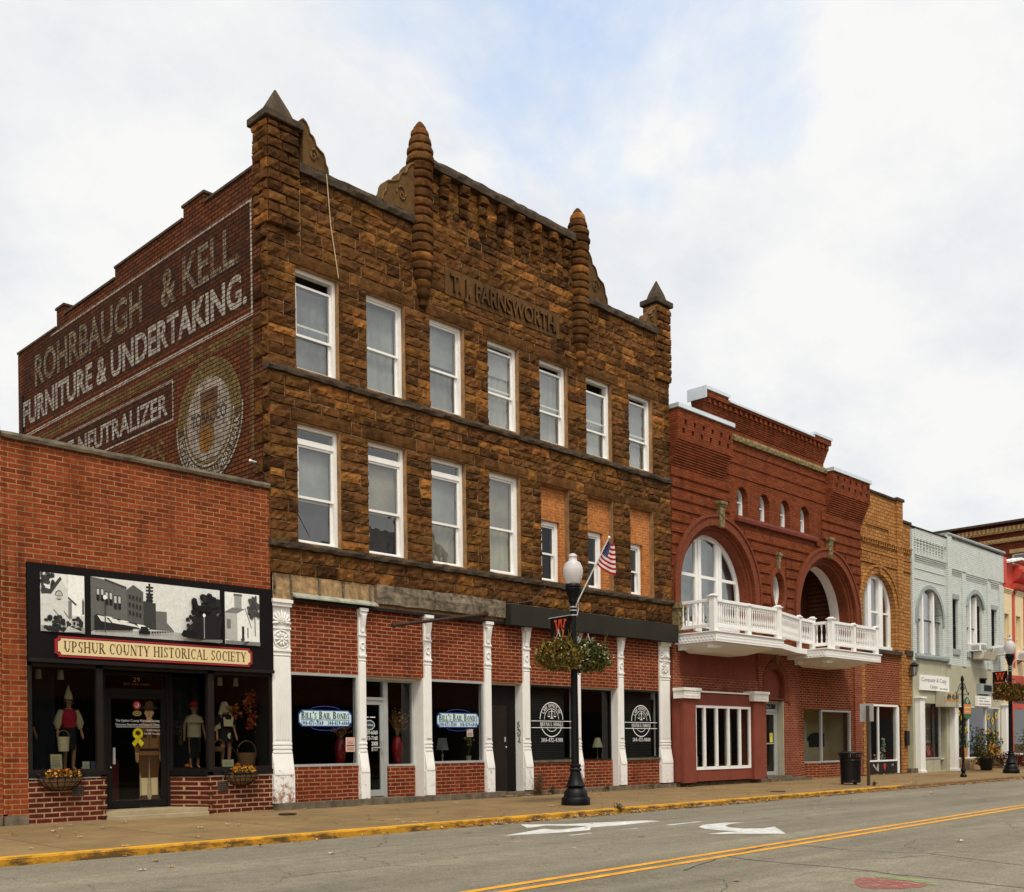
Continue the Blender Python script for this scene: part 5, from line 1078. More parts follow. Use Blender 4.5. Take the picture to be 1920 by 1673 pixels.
def sleeves(t, mat, k, puff=.08, l=.25, arm=None):
    m = MB()
    for s in (-1, 1): m.tube([(s * .17 * k, 0, 1.42 * k), (s * .22 * k, 0, 1.30 * k), (s * .26 * k, .01 * k, (1.30 - l * .6) * k), (s * .265 * k, .0, (1.30 - l) * k)], [.06 * k, .075 * k, puff * k, .045 * k], 10)
    return m.build('sleeves', mat, t)
t, k = mannequin(7.84, .62, .72, 1.30, 'mannequin with a pointed cream cap, white puffed sleeves and red striped waistcoat')
garment(t, 'waistcoat', [(.15, 1.0), (.165, 1.12), (.19, 1.3), (.15, 1.42), (.06, 1.47)], 'cloth_red', k); sleeves(t, 'cloth_cream', k, .10, .32); garment(t, 'trousers', [(.15, .5), (.17, .75), (.16, 1.02)], 'cloth_black', k, 1, .8); garment(t, 'cap', [(.098, 1.68), (.09, 1.76), (.045, 1.9), (.005, 2.02)], 'cloth_cream', k, 1, 1); garment(t, 'collar', [(.09, 1.42), (.14, 1.40), (.09, 1.46)], 'cloth_cream', k)
m = MB()
for s in (-1, 1): m.ball((s * .085 * k, .0, 1.60 * k), .05 * k, 6)
m.build('hair', 'hair_dark', t)
t, k = mannequin(7.13, .75, .72, 1.32, 'dark dressed mannequin half hidden at the left edge of the left display window', .5)
garment(t, 'coat', [(.16, .7), (.17, 1.0), (.2, 1.3), (.14, 1.43), (.05, 1.47)], 'cloth_black', k); sleeves(t, 'cloth_black', k, .07, .3); garment(t, 'scarf', [(.09, 1.40), (.13, 1.44), (.08, 1.49)], 'cloth_red', k); garment(t, 'hat', [(.14, 1.69), (.10, 1.70), (.09, 1.80), (.02, 1.82)], 'hair_dark', k, 1, 1)
t, k = mannequin(10.84, .52, .70, 1.27, 'mannequin girl in a long cream headscarf, cream bib and black apron skirt')
garment(t, 'dress', [(.21, .70), (.20, .85), (.155, 1.08), (.19, 1.3), (.15, 1.42), (.06, 1.46)], 'cloth_black', k); sleeves(t, 'cloth_black', k, .075, .14)
m = MB(); m.prism([(-.13 * k, 1.12 * k), (.13 * k, 1.12 * k), (.15 * k, 1.36 * k), (.10 * k, 1.36 * k), (.09 * k, 1.30 * k), (-.09 * k, 1.30 * k), (-.10 * k, 1.36 * k), (-.15 * k, 1.36 * k)], 'y', -.165 * k, -.145 * k); m.build('bib', 'cloth_cream', t)
m = MB(); m.prism([(-.05 * k, .86 * k), (.0, .95 * k), (.06 * k, .93 * k), (.04 * k, .87 * k), (.03 * k, .78 * k), (0, .78 * k)], 'y', -.182 * k, -.172 * k); m.build('apron_motif', 'cloth_cream', t)
m = MB(); m.lathe([(.115 * k, 1.50 * k), (.112 * k, 1.66 * k), (.085 * k, 1.76 * k), (.02 * k, 1.79 * k)], (0, .025, 0), 16); m.prism([(-.07 * k, 1.66 * k), (-.11 * k, 1.72 * k), (-.32 * k, 1.0 * k), (-.10 * k, 1.10 * k)], 'y', -.02, .03); m.prism([(.07 * k, 1.66 * k), (.11 * k, 1.70 * k), (.31 * k, 1.12 * k), (.2 * k, 1.1 * k)], 'y', .0, .04); m.build('headscarf', 'cloth_cream', t)
t, k = mannequin(10.33, .80, .70, 1.25, 'mannequin in a cream caped shirt behind the right window post', -.2)
garment(t, 'cape', [(.27, 1.24), (.2, 1.36), (.07, 1.47)], 'cloth_cream', k, 1, .8); garment(t, 'shirt', [(.19, .85), (.18, 1.1), (.19, 1.3)], 'cloth_cream', k); garment(t, 'trousers', [(.15, .3), (.16, .7), (.15, .9)], 'cloth_black', k, 1, .8); garment(t, 'hat', [(.12, 1.70), (.10, 1.78), (.02, 1.84)], 'cloth_red', k, 1, 1)
def bucket(x, y, z, r1, r0, h, mat, name, lab, cat, handle=True):
    t = thing(name, lab, cat, (x, y, z)); MB().lathe([(r0, 0), (r1, h), (r1 * .93, h), (r0 * .9, .02)], (x, y, z), 18).build('bowl', mat, t)
    if handle: MB().tube([(x + r1 * math.cos(a), y, z + h + r1 * 1.1 * math.sin(a)) for a in [math.pi * i / 12 for i in range(13)]], .008, 5).build('handle', 'wicker', t)
    return t
bucket(7.66, .42, 1.06, .10, .085, .25, 'cloth_cream', 'cloth_bucket', 'cream bucket hanging from the arm of the waistcoated mannequin', 'bucket')
bucket(10.62, .38, 1.03, .12, .09, .09, 'wicker', 'flower_basket', 'small wicker flower basket held by the headscarf mannequin', 'basket')
t = bucket(11.28, .48, .70, .21, .14, .30, 'wicker', 'wicker_basket', 'big round orange wicker basket at the right of the right display window', 'basket', True)
for x, y, r_, lab in ((10.15, .75, .05, 'tiny pumpkin on the floor behind the angled pane'), (11.0, .35, .055, 'tiny pumpkin by the feet of the headscarf mannequin'), (8.0, .4, .05, 'orange gourd beside the leaning card in the left window')):
    t = thing('pumpkin', lab, 'pumpkin', (x, y, .72)); m = MB(); m.ball((x, y, .72 + r_ * .75), r_, 8, None, 0, (1, 1, .8)); m.build('fruit', 'pumpkin', t); MB().tube([(x, y, .72 + r_ * 1.4), (x + .01, y, .72 + r_ * 1.9)], .008, 5).build('stem', 'wicker', t)
def card(x, y, w, h, col, lab, lean=.12, lines=6):
    fn = lambda u, v, d: (x + u, y + v * lean - d, .715 + v)
    p = Pic(fn, .001); p.rect(0, 0, w, h, tuple(c * .5 for c in col)); p.rect(.008, .008, w - .008, h - .008, col)
    for i in range(lines): p.rect(w * .15, h * (.82 - .6 * i / lines), w * R.uniform(.7, .88), h * (.845 - .6 * i / lines), tuple(c * .35 for c in col))
    o = p.build('display_card', 'print', None, recalc=False); tag(o, lab, 'card')
card(7.36, .22, .2, .30, (.42, .36, .20), 'tall cream text card leaning in the left display window'); card(7.90, .22, .13, .17, (.35, .36, .28), 'small pale card leaning at the right of the left display window', lines=4); card(10.58, .2, .25, .16, (.46, .44, .26), 'wide cream text card at the feet of the headscarf mannequin', lines=4); card(7.35, .2, .09, .11, (.3, .3, .3), 'small grey picture card propped on the tall cream card', lines=2); card(8.06, .25, .14, .17, (.05, .06, .10), 'dark blue card at the far right of the left display window', lines=2)
# maple boughs
t = thing('maple_garland', 'garland of red and orange maple leaves hanging in the right display window', 'garland', (11.3, .6, .72)); m = MB(); sp_ = [(11.05 + .04 * math.sin(i), .62 + .05 * math.cos(i * 1.7), .8 + i * .1) for i in range(16)]
for i in range(190):
    bx, by, bz = R.choice([(11.12, .5, 1.78), (11.42, .5, 2.1), (11.38, .5, 1.95), (11.45, .5, 1.65), (11.0, .5, 1.85), (11.4, .55, 1.55)]); c = Vector((bx + R.gauss(0, .06), by + R.gauss(0, .05), bz + R.gauss(0, .07))); a = Vector((R.uniform(-1, 1), R.uniform(-1, 1), R.uniform(-1, 1))).normalized(); b = a.cross(Vector((.3, 1, .2))).normalized(); s_ = R.uniform(.025, .05)
    m.add([c + a * s_, c + b * s_ * .4, c + (b - a * .3) * s_ * .9, c - a * s_ * .6, c - (b + a * .3) * s_ * .9, c - b * s_ * .4], [(0, 1, 2, 3, 4, 5)], R.choice([(.34, .05, .012), (.42, .10, .015), (.25, .025, .01), (.46, .17, .03)]))
m.build('leaves', 'leafy', t, recalc=False); MB().tube(sp_, .012, 5).build('stem', 'hair_dark', t)
# hanging lamp shades
for x, lab in ((7.30, 'left pale lamp shade hanging in the left display window'), (7.68, 'right pale lamp shade hanging in the left display window'), (10.75, 'pale lamp shade hanging nearest the post in the right display window'), (11.1, 'pale lamp shade hanging mid-window over the headscarf mannequin')):
    t = thing('pendant_lamp', lab, 'lamp', (x, .55, 2.3)); MB().lathe([(.055, 0), (.045, .16), (.04, .16), (.05, .01)], (x, .55, 2.3), 14).build('shade', 'shade', t); MB().tube([(x, .55, 2.44), (x, .55, 2.56)], .006, 5).build('cord', 'black_paint', t)
# life-size cut-out of a soldier, printed on board
t = thing('soldier_cutout', 'life-size sepia cut-out photograph of a soldier behind the glass door', 'cutout', (9.48, .93, .0))
p = Pic(lambda u, v, d: (9.48 + u, .95 - d, .14 + v * .98), .001); SK, UN, UD, DKK, CR = S(214, 178, 126), S(140, 102, 60), S(92, 62, 34), S(44, 30, 18), S(225, 204, 158)
for s in (-1, 1):
    p.poly([(s * .02, .0), (s * .22, .0), (s * .20, .06), (s * .13, .11), (s * .05, .10)], S(84, 56, 30)); p.poly([(s * .05, .09), (s * .15, .09), (s * .16, .44), (s * .03, .44)], CR); p.poly([(s * .01, .42), (s * .16, .42), (s * .20, .62), (s * .22, .9), (0, .95)], UD)
    p.poly([(s * .17, 1.46), (s * .25, 1.36), (s * .29, 1.05), (s * .27, .88), (s * .20, .88), (s * .20, 1.1), (s * .16, 1.3)], UN); p.poly([(s * .20, .9), (s * .27, .9), (s * .27, .78), (s * .23, .70), (s * .20, .78)], SK)
    for i in range(4): p.line([(s * (.21 + .018 * i), .88), (s * (.215 + .017 * i), .72 - .02 * (i % 2))], .006, S(96, 70, 42))
p.poly([(-.20, .85), (.20, .85), (.19, 1.1), (.20, 1.42), (.09, 1.52), (-.09, 1.52), (-.20, 1.42), (-.19, 1.1)], UN); p.rect(-.19, .93, .19, .98, DKK); p.line([(0, .98), (0, 1.46)], .012, UD); p.rect(-.15, 1.18, -.05, 1.30, S(78, 54, 30)); p.rect(.05, 1.18, .15, 1.30, S(78, 54, 30)); p.poly([(-.06, 1.48), (.06, 1.48), (.05, 1.56), (-.05, 1.56)], SK)
p.oval(0, 1.66, .078, .115, SK); p.poly([(-.075, 1.70), (.075, 1.70), (.07, 1.76), (-.07, 1.76)], S(60, 44, 26))
for s in (-1, 1): p.oval(s * .03, 1.685, .013, .007, DKK, 8); p.oval(s * .08, 1.66, .014, .03, SK, 8)
p.line([(0, 1.68), (.008, 1.635), (-.006, 1.632)], .007, S(96, 70, 42)); p.line([(-.025, 1.60), (.025, 1.60)], .009, S(84, 48, 34)); p.oval(0.01, 1.755, .17, .03, S(74, 54, 32)); p.poly([(-.085, 1.76), (.085, 1.76), (.07, 1.86), (.02, 1.90), (-.02, 1.88), (-.07, 1.86)], S(92, 68, 40))
p.build('print_front', 'print', t, recalc=False); MB().box(9.30, 9.66, .955, .97, .0, 1.5).build('backing_board', 'cloth_cream', t)
MB().box(8.75, 9.2, 1.6, 1.9, 0, .9).build('display_case', 'maroon_paint', H); 
# wall baskets with yellow chrysanthemums
def wall_basket(x, y, z, w, lab):
    t = thing('wall_planter', lab, 'planter', (x, y, z), 'flower planters on the low brick walls')
    m = MB()
    for j, (zz, k) in enumerate(((.22, 1.0), (.14, .92), (.06, .72), (.0, .45))): m.tube([(x - w * k * math.cos(a), y - .2 * k * math.sin(a) * 1.0, z + zz) for a in [math.pi * i / 14 for i in range(15)]], .008 if j else .014, 5)
    for i in range(9):
        a = math.pi * (i + .5) / 9; m.tube([(x - w * k * math.cos(a), y - .2 * k * math.sin(a), z + zz) for zz, k in ((.22, 1), (.14, .92), (.06, .72), (0, .45))], .006, 5)
    for s in (-1, 1): m.tube([(x + s * w, y, z + .22), (x + s * w * 1.02, y - .05, z + .27), (x + s * w * .92, y - .08, z + .26)], .009, 5)
    m.build('wire_frame', 'lamp_iron', t)
    m = MB(); vs = []; n = 14
    for zz, k in ((.19, .94), (.12, .86), (.05, .66), (.01, .40)): vs += [(x - w * k * math.cos(math.pi * i / n) * (1 + .02 * noise.noise(Vector((i, zz * 9, 0)))), y - .19 * k * math.sin(math.pi * i / n), z + zz) for i in range(n + 1)]
    m.add(vs, [(j * (n + 1) + i, j * (n + 1) + i + 1, (j + 1) * (n + 1) + i + 1, (j + 1) * (n + 1) + i) for j in range(3) for i in range(n)]); m.build('coir_liner', 'wicker', t)
    m = MB()
    for i in range(330):
        u = R.uniform(-.72, .72); c = Vector((x + u * w, y - R.uniform(.01, .19), z + .19 + R.uniform(0, .15) * math.sqrt(1 - u * u * .9))); fl = R.random() < .5
        for q in range(2 if fl else 1):
            a = Vector((R.uniform(-1, 1), R.uniform(-1, 1), R.uniform(-.3, 1))).normalized(); b = a.cross(Vector((.2, .5, 1))).normalized(); s_ = R.uniform(.014, .024)
            col = R.choice([(.62, .26, .03), (.70, .36, .05), (.5, .18, .02), (.75, .45, .12)]) if fl else R.choice([(.02, .05, .012), (.035, .07, .016), (.015, .035, .01)])
            if fl: c = c + Vector((0, -.01, .015))
            m.add([c + a * s_, c + b * s_, c - a * s_, c - b * s_], [(0, 1, 2, 3)], col)
    m.build('flowers', 'leafy', t, recalc=False)
wall_basket(7.41, -.03, .41, .38, 'wire wall planter of yellow flowers under the left display window'); wall_basket(10.83, -.03, .39, .37, 'wire wall planter of yellow flowers under the right display window')
# neighbour at the left edge
t = thing('brick_shop', 'narrow sliver of a red brick shop at the left edge of the street', 'building', (4, 0, -.1)); MB().box(1.0, 6.49, -.03, 10, -.1, 6.2).build('wall', 'shop_brick', t); MB().box(1.0, 6.49, -.1, .3, 6.2, 6.28).build('coping', 'concrete_coping', t); MB().box(1.0, 6.47, -.07, .2, -.2, .02).build('stone_foot', 'concrete_coping', t)
# ------------------------------------------------------------------ red building with two great arches and a white balcony
A = thing('arched_building', 'red brick building with two great round arches and a white balcony', 'building', (30.7, 0, -.1))
C1, C2, CZ1, CZ2, RO, RI = 27.28, 34.12, 5.62, 5.48, 2.35, 2.03
def archhole(cx, cz, r, zb, n=28): return [(cx - r, zb)] + [(cx + r, zb)] + [q for q in arcseg(cx, cz, r, 0, 180, n)]
def ellipse(cx, cz, a, b, n=24): return [(cx + a * math.cos(2 * math.pi * i / n), cz + b * math.sin(2 * math.pi * i / n)) for i in range(n)]
SW = [28.38, 29.69, 30.98, 32.27]; sw_h = [archhole(x + .31, 8.76, .31, 8.17, 14) for x in SW]
m = MB(); m.plate([(24.88, 4.15), (36.6, 4.15), (36.6, 10.5), (24.88, 10.5)], [archhole(C1, CZ1, RI, 4.4), archhole(C2, CZ2, RI, 4.4), ellipse(30.76, 6.05, .37, .6)] + sw_h, 0, .38)
# rusticated bands
def excl(z0, z1):
    ex = []
    for cx, cz in ((C1, CZ1), (C2, CZ2)):
        zz = max(z0, cz)
        if zz < cz + RO + .02: d = math.sqrt(max(0, (RO + .03) ** 2 - (zz - cz) ** 2)); ex.append((cx - d, cx + d))
        elif z0 < cz: ex.append((cx - RO, cx + RO))
    if z1 > 5.35 and z0 < 6.85: ex.append((30.26, 31.26))
    if z0 > 8.0 and z0 < 9.2: ex.append((27.95, 33.7))
    if 7.85 < z1 and z0 < 8.15: ex.append((28.2, 33.3))
    return ex
z = 4.55; i = 0
while z < 9.0:
    h = .34 if i % 2 else .31; iv = [(24.88, 36.6)]
    for a, b in excl(z, z + h): iv = [q for p in iv for q in ((p[0], min(p[1], a)), (max(p[0], b), p[1])) if q[1] - q[0] > .06]
    for a, b in iv: m.prism([(0.0, z + .0), (-.012, z + .02), (-.045, z + .035), (-.045, z + h - .05), (-.01, z + h - .035), (0.0, z + h - .03)], 'x', a, b)
    z += h; i += 1
for z in (9.32, 9.72, 10.12): m.prism([(0, z), (-.03, z + .02), (-.03, z + .05), (0, z + .07)], 'x', 27.72, 34.05)
m.build('wall', 'arch_brick', A)
def ring(m, cx, cz, r0, r1, y0, y1, zb, n=36):
    pts = [(cx + r1, zb)] + arcseg(cx, cz, r1, 0, 180, n) + [(cx - r1, zb), (cx - r0, zb)] + arcseg(cx, cz, r0, 180, 0, n) + [(cx + r0, zb)]
    k = len(pts) // 2; P = lambda p, a: (p[0], a, p[1]); o = pts[:k]; q = pts[k:][::-1]
    for i in range(k - 1):
        m.quad(P(o[i], y0), P(o[i + 1], y0), P(q[i + 1], y0), P(q[i], y0)); m.quad(P(o[i], y0), P(o[i + 1], y0), P(o[i + 1], y1), P(o[i], y1)); m.quad(P(q[i], y0), P(q[i + 1], y0), P(q[i + 1], y1), P(q[i], y1))
    return m
def radial_brick():
    s = Nodes('radial_brick', .85, 0, .2); c = s.mix(s.ramp(s.noise(11, 6, .7), .35, .68, 0, 1), (.21, .054, .021, 1), (.115, .029, .013, 1)); s.color(s.mix(s.ramp(s.noise(2, 7, .7), .5, .7, 0, .4), c, (.05, .018, .012, 1))); s.bump(s.noise(26, 5, .7), .7, .012)
radial_brick()
for cx, cz in ((C1, CZ1), (C2, CZ2)):
    m = MB(); ring(m, cx, cz, RI, RO, -.07, .01, 4.2); ring(m, cx, cz, RO - .07, RO + .0, -.11, -.06, 4.2); ring(m, cx, cz, RI - .22, RI + .02, .14, .5, 4.2); ring(m, cx, cz, RI - .10, RI + .02, .07, .2, 4.2)
    # brick voussoirs of the inner order
    for i in range(60):
        a = rad(3 * i + .4); b = rad(3 * i + 2.6); r0, r1 = RI - .215, RI - .105; m.quad(*[(cx + r * math.cos(t), .128, cz + r * math.sin(t)) for r, t in ((r0, a), (r1, a), (r1, b), (r0, b))])
    m.build('arch_ring', 'radial_brick', A)
# great arched window
r = RI - .22; wy = .40; m = MB(); ring(m, C1, CZ1, r - .13, r + .01, wy, wy + .1, 4.4)
for a, b in ((26.66, 26.98), (27.76, 28.10)): zt = CZ1 + math.sqrt(r * r - (max(abs(a - C1), abs(b - C1))) ** 2); m.box(a, b, wy + .001, wy + .09, 4.4, zt - .02); m.box((a + b) / 2 - .03, (a + b) / 2 + .03, wy - .03, wy, 4.4, zt - .06)
m.box(C1 - r + .05, C1 + r - .05, wy + .012, wy + .08, 6.10, 6.19); m.box(C1 - r + .05, C1 + r - .05, wy + .012, wy + .08, 4.6, 4.75)
w = m.build('arched_window', 'window_white', A)
g = MB(); hp = archhole(C1, CZ1, r - .02, 4.4); tr = tessellate_polygon([[Vector((p[0], p[1], 0)) for p in hp]]); g.add([(p[0], wy + .05, p[1]) for p in hp], [tuple(t) for t in tr]); g.build('pane', 'upper_glass', w)
m = MB(); n = 60
for i in range(n):
    u0, u1 = C1 - r + 2 * r * i / n, C1 - r + 2 * r * (i + 1) / n; f = lambda u: wy + .3 + .03 * math.sin(u * 14); m.add([(u0, f(u0), 4.4), (u1, f(u1), 4.4), (u1, f(u1), 7.5), (u0, f(u0), 7.5)], [(0, 1, 2, 3)], None, 0, True)
m.build('curtain', 'curtain_green', w); MB().box(24.9, 29.5, 1.6, 1.7, 4.2, 8).build('room_back', 'dim_room', A)
# loggia behind the second arch
m = MB(); ring(m, C2, CZ2, RI - .24, RI - .2, .5, .84, 4.4); m.build('soffit', 'white_paint', A)
MB().box(31.8, 36.5, 2.0, 2.1, 4.2, 8.0).build('loggia_wall', 'loggia_brick', A); m = MB(); m.box(31.7, 31.8, .4, 2.0, 4.2, 8); m.box(36.45, 36.55, .4, 2, 4.2, 8); m.box(31.7, 36.5, .4, 2, 4.2, 4.4); m.box(31.7, 36.5, .4, 2, 7.7, 7.8); m.build('loggia_side', 'loggia_brick', A)
# oval light
m = MB(); o = ellipse(30.76, 6.05, .37, .6, 28); q = ellipse(30.76, 6.05, .30, .52, 28)
for i in range(28): j = (i + 1) % 28; m.quad((o[i][0], .18, o[i][1]), (o[j][0], .18, o[j][1]), (q[j][0], .18, q[j][1]), (q[i][0], .18, q[i][1])); m.quad((q[i][0], .18, q[i][1]), (q[j][0], .18, q[j][1]), (q[j][0], .28, q[j][1]), (q[i][0], .28, q[i][1]))
ow = m.build('oval_window', 'window_white', A); MB().prism(ellipse(30.76, 6.05, .32, .54, 28), 'y', .24, .27).build('pane', 'curtain_pale', ow)
m = MB(); o = ellipse(30.76, 6.05, .50, .75, 28); q = ellipse(30.76, 6.05, .37, .6, 28)
for i in range(28): j = (i + 1) % 28; m.quad((o[i][0], -.05, o[i][1]), (o[j][0], -.05, o[j][1]), (q[j][0], -.05, q[j][1]), (q[i][0], -.05, q[i][1])); m.quad((q[i][0], -.05, q[i][1]), (q[j][0], -.05, q[j][1]), (q[j][0], .02, q[j][1]), (q[i][0], .02, q[i][1])); m.quad((o[i][0], -.05, o[i][1]), (o[j][0], -.05, o[j][1]), (o[j][0], .02, o[j][1]), (o[i][0], .02, o[i][1]))
m.build('oval_surround', 'radial_brick', A)
for x, h in zip(SW, sw_h):
    m = MB(); cx = x + .31; ring(m, cx, 8.76, .235, .31, .2, .3, 8.17, 16); m.box(x + .075, x + .545, .2, .3, 8.17, 8.24); m.box(x + .07, x + .55, .22, .28, 8.62, 8.66); w = m.build('window', 'window_white', A)
    g = MB(); hp = archhole(cx, 8.76, .24, 8.2, 14); tr = tessellate_polygon([[Vector((p[0], p[1], 0)) for p in hp]]); g.add([(p[0], .26, p[1]) for p in hp], [tuple(t) for t in tr]); g.build('pane', 'upper_glass', w); MB().box(x, x + .62, .4, .42, 8.1, 9.1).build('blind', 'terracotta' if x < 0 else 'blind_grey', w)
rough_band('ledge', 28.24, 33.3, 7.95, 8.12, -.13, 'terracotta', A, yb=0, amp=.008)
def keystone(cx, z0, z1, w0, w1, y=-.14):
    m = MB(); m.prism([(cx - w0, z0), (cx + w0, z0), (cx + w1, z1), (cx - w1, z1)], 'y', y, -.0); m.box(cx - w1 - .05, cx + w1 + .05, y - .05, 0, z1, z1 + .09); m.box(cx - w1 - .02, cx + w1 + .02, y - .02, 0, z1 - .07, z1)
    for k in range(9): m.ball((cx + R.uniform(-w0, w0) * .8, y - .005, z0 + (z1 - z0) * R.uniform(.1, .85)), R.uniform(.03, .055), 5, None, 0, (1, .6, 1.2))
    m.build('keystone', 'keystone', A)
keystone(27.36, 7.62, 8.30, .10, .15); keystone(34.16, 7.50, 8.12, .09, .13); keystone(30.76, 6.72, 7.18, .06, .09, -.08)
m = MB(); m.box(24.9, 25.24, -.22, 0, 4.32, 4.95); m.box(24.87, 25.30, -.28, 0, 4.95, 5.12); m.prism([(0, 4.05), (-.08, 4.12), (-.2, 4.32), (0, 4.32)], 'x', 24.92, 25.22)
for k in range(16): m.ball((25.07 + R.uniform(-.13, .13), -.22, 4.62 + R.uniform(-.25, .25)), R.uniform(.03, .055), 5)
m.build('carved_console', 'keystone', A)
# corbelled corner blocks
def corbel_block(x0, x1, zt):
    m = MB(); n = 11; z = 9.0
    for i in range(n): m.box(x0 - .0, x1 - .22 + .022 * i, -.03 - .022 * i, .3, z + i * .07, z + i * .07 + .045); m.box(x0 - .0, x1 - .23 + .022 * i, -.015 - .022 * i, .3, z + i * .07 + .045, z + i * .07 + .07)
    zz = z + n * .07; y = -.03 - .022 * n; hl = []
    nx = 6
    for r_ in range(2):
        for i in range(nx): cx = x0 + .3 + (x1 - x0 - .55) * i / (nx - 1) + .1 * r_; hl.append([(cx - .06, zz + .2 + .27 * r_), (cx + .06, zz + .2 + .27 * r_), (cx + .06, zz + .34 + .27 * r_), (cx - .06, zz + .34 + .27 * r_)])
    m.plate([(x0, zz), (x1, zz), (x1, zt - .12), (x0, zt - .12)], hl, y, y + .16); m.box(x0 + .004, x1 - .004, y + .155, .3, zz + .004, zt - .124)
    m.build('corner_block', 'arch_brick', A); MB().box(x0 - .03, x1 + .06, y - .06, .4, zt - .12, zt).build('flashing', 'steel_flashing', A)
corbel_block(24.9, 27.75, 10.78); corbel_block(34.08, 36.9, 10.62)
rough_band('moss_ledge', 27.78, 34.06, 10.42, 10.60, -.09, 'keystone', A, yb=.3, amp=.01)
# crest
m = MB(); x0, x1 = 27.05, 34.72; y = .28; m.box(x0 + .05, x1 - .06, y + .1, .7, 10.3, 11.0)
for i in range(8): m.box(x0 + .04 - .012 * i, x1 - .05 + .012 * i, y + .08 - .016 * i, .7, 10.98 + .055 * i, 10.98 + .055 * i + .055)
n = 26; y2 = y - .05
for i in range(n): a = x0 + .1 + (x1 - x0 - .3) * i / (n - 1); m.box(a, a + .13, y2 - .05, y2 + .1, 11.42, 11.56)
m.box(x0 - .06, x1 + .06, y2, .7, 11.415, 11.57); m.box(x0 - .08, x0 + 1.15, y2 - .09, .75, 11.57, 11.76); m.box(x1 - 1.1, x1 + .08, y2 - .09, .75, 11.57, 11.74); m.box(x0 + 1.15, x1 - 1.1, y2 - .08, .72, 11.57, 11.64)
m.build('crest', 'arch_brick', A)
m = MB(); m.box(x0 - .12, x0 + 1.2, y2 - .13, .8, 11.76, 11.86); m.box(x0 + 1.2, x1 - 1.14, y2 - .12, .76, 11.64, 11.70); m.box(x1 - 1.14, x1 + .12, y2 - .13, .8, 11.74, 11.83); m.box(x0 - .12, x0 - .09, y2 - .13, .8, 11.5, 11.76); m.build('flashing', 'steel_flashing', A)
# ground storey
m = MB(); m.box(36.02, 36.6, -.03, .3, -.1, 4.15); m.build('pier_wall', 'pier_brick', A); m = MB(); m.box(24.88, 25.26, .0, .3, -.1, 4.15); m.box(25.26, 29.5, .02, .3, 2.6, 3.06); m.box(25.26, 29.5, .03, .3, 4.0, 4.15); m.box(29.5, 29.95, 0, .3, -.1, 4.15); m.box(31.42, 32.12, 0, .3, -.1, 4.15)
m.plate([(29.95, 2.5), (31.42, 2.5), (31.42, 4.15), (29.95, 4.15)], [archhole(30.55, 2.98, .53, 2.52, 18)], 0, .3); m.box(31.08, 31.42, .001, .3, -.1, 2.499)
m.build('pier_wall', 'pier_brick', A)
MB().box(25.27, 29.5, .06, .2, 3.05, 4.02).build('stucco_panel', 'red_stucco', A)
m = MB(); m.box(32.12, 36.03, .03, .3, 2.22, 4.15); m.box(32.1, 32.4, .031, .3, -.1, 2.22); m.box(35.74, 36.03, .031, .3, -.1, 2.22); m.build('brick_panel', 'panel_brick', A)
by = -.33; m = MB(); m.plate([(24.82, .0), (29.12, .0), (29.12, 2.40), (24.82, 2.40)], [[(25.5, .37), (28.42, .37), (28.42, 2.19), (25.5, 2.19)]], by, .0); m.box(24.80, 25.40, by - .09, by + .01, -.02, 2.38); m.box(28.52, 29.14, by - .09, by + .01, -.02, 2.38); m.box(24.83, 29.11, by + .01, .02, 2.40, 2.58)
m.build('stucco_bay', 'red_stucco', A)
m = MB()
for a, b in ((24.72, 25.52), (28.42, 29.26)):
    m.box(a, b, by - .17, by + .2, 2.38, 2.66); m.box(a - .03, b + .03, by - .2, by + .2, 2.60, 2.68)
    for r_ in range(2):
        for k in range(9): u = a + .04 + (b - a - .08) * (k + .5 * r_) / 9; m.box(u, u + .045, by - .182, by - .17, 2.45 + .08 * r_, 2.485 + .08 * r_)
m.box(25.52, 28.42, by - .04, by + .2, 2.575, 2.62); m.build('white_capital', 'white_paint', A)
m = MB(); m.box(25.5, 28.42, by - .02, by + .06, .33, .42); m.box(25.5, 28.42, by - .02, by + .06, 2.13, 2.2); m.box(25.47, 25.53, by - .021, by + .06, .33, 2.2); m.box(28.37, 28.44, by - .021, by + .06, .33, 2.2)
for f in (.155, .372, .585, .80): x = 25.5 + 2.92 * f; m.box(x - .045, x + .045, by - .03, by + .05, .42, 2.13)
w = m.build('bay_window', 'window_white', A); MB().quad((25.5, by + .02, .4), (28.42, by + .02, .4), (28.42, by + .02, 2.15), (25.5, by + .02, 2.15)).build('pane', 'shop_glass', w)
MB().box(28.0, 28.36, .3, .32, .4, 2.2).build('curtain', 'curtain_warm', w); m = MB(); m.box(24.9, 29.0, 2.2, 2.3, 0, 2.6); m.box(24.9, 24.95, .1, 2.2, 0, 2.6); m.box(28.95, 29.0, .1, 2.2, 0, 2.6); m.build('room_shell', 'dark_room', A)
t = thing('armchair', 'pale armchair seen through the left pane of the red stucco bay', 'chair', (25.95, .25, .35)); m = MB(); m.box(25.7, 26.2, .1, .5, .35, .55); m.build('seat', 'cloth_cream', t, bevel=.03); MB().box(25.72, 26.18, .48, .58, .35, .95).build('backrest', 'cloth_cream', t, bevel=.04)
for s in (25.68, 26.2): MB().box(s, s + .07, .1, .55, .35, .72).build('armrest', 'cloth_cream', t, bevel=.02)
MB().box(24.88, 29.6, -.2, .1, -.2, -.03).build('stone_step', 'concrete_coping', A); MB().box(29.6, 32.3, -.32, .4, -.2, -.045).build('stone_step', 'concrete_coping', A); MB().box(29.75, 31.5, -.15, .4, -.045, .04).build('stone_step', 'concrete_coping', A)
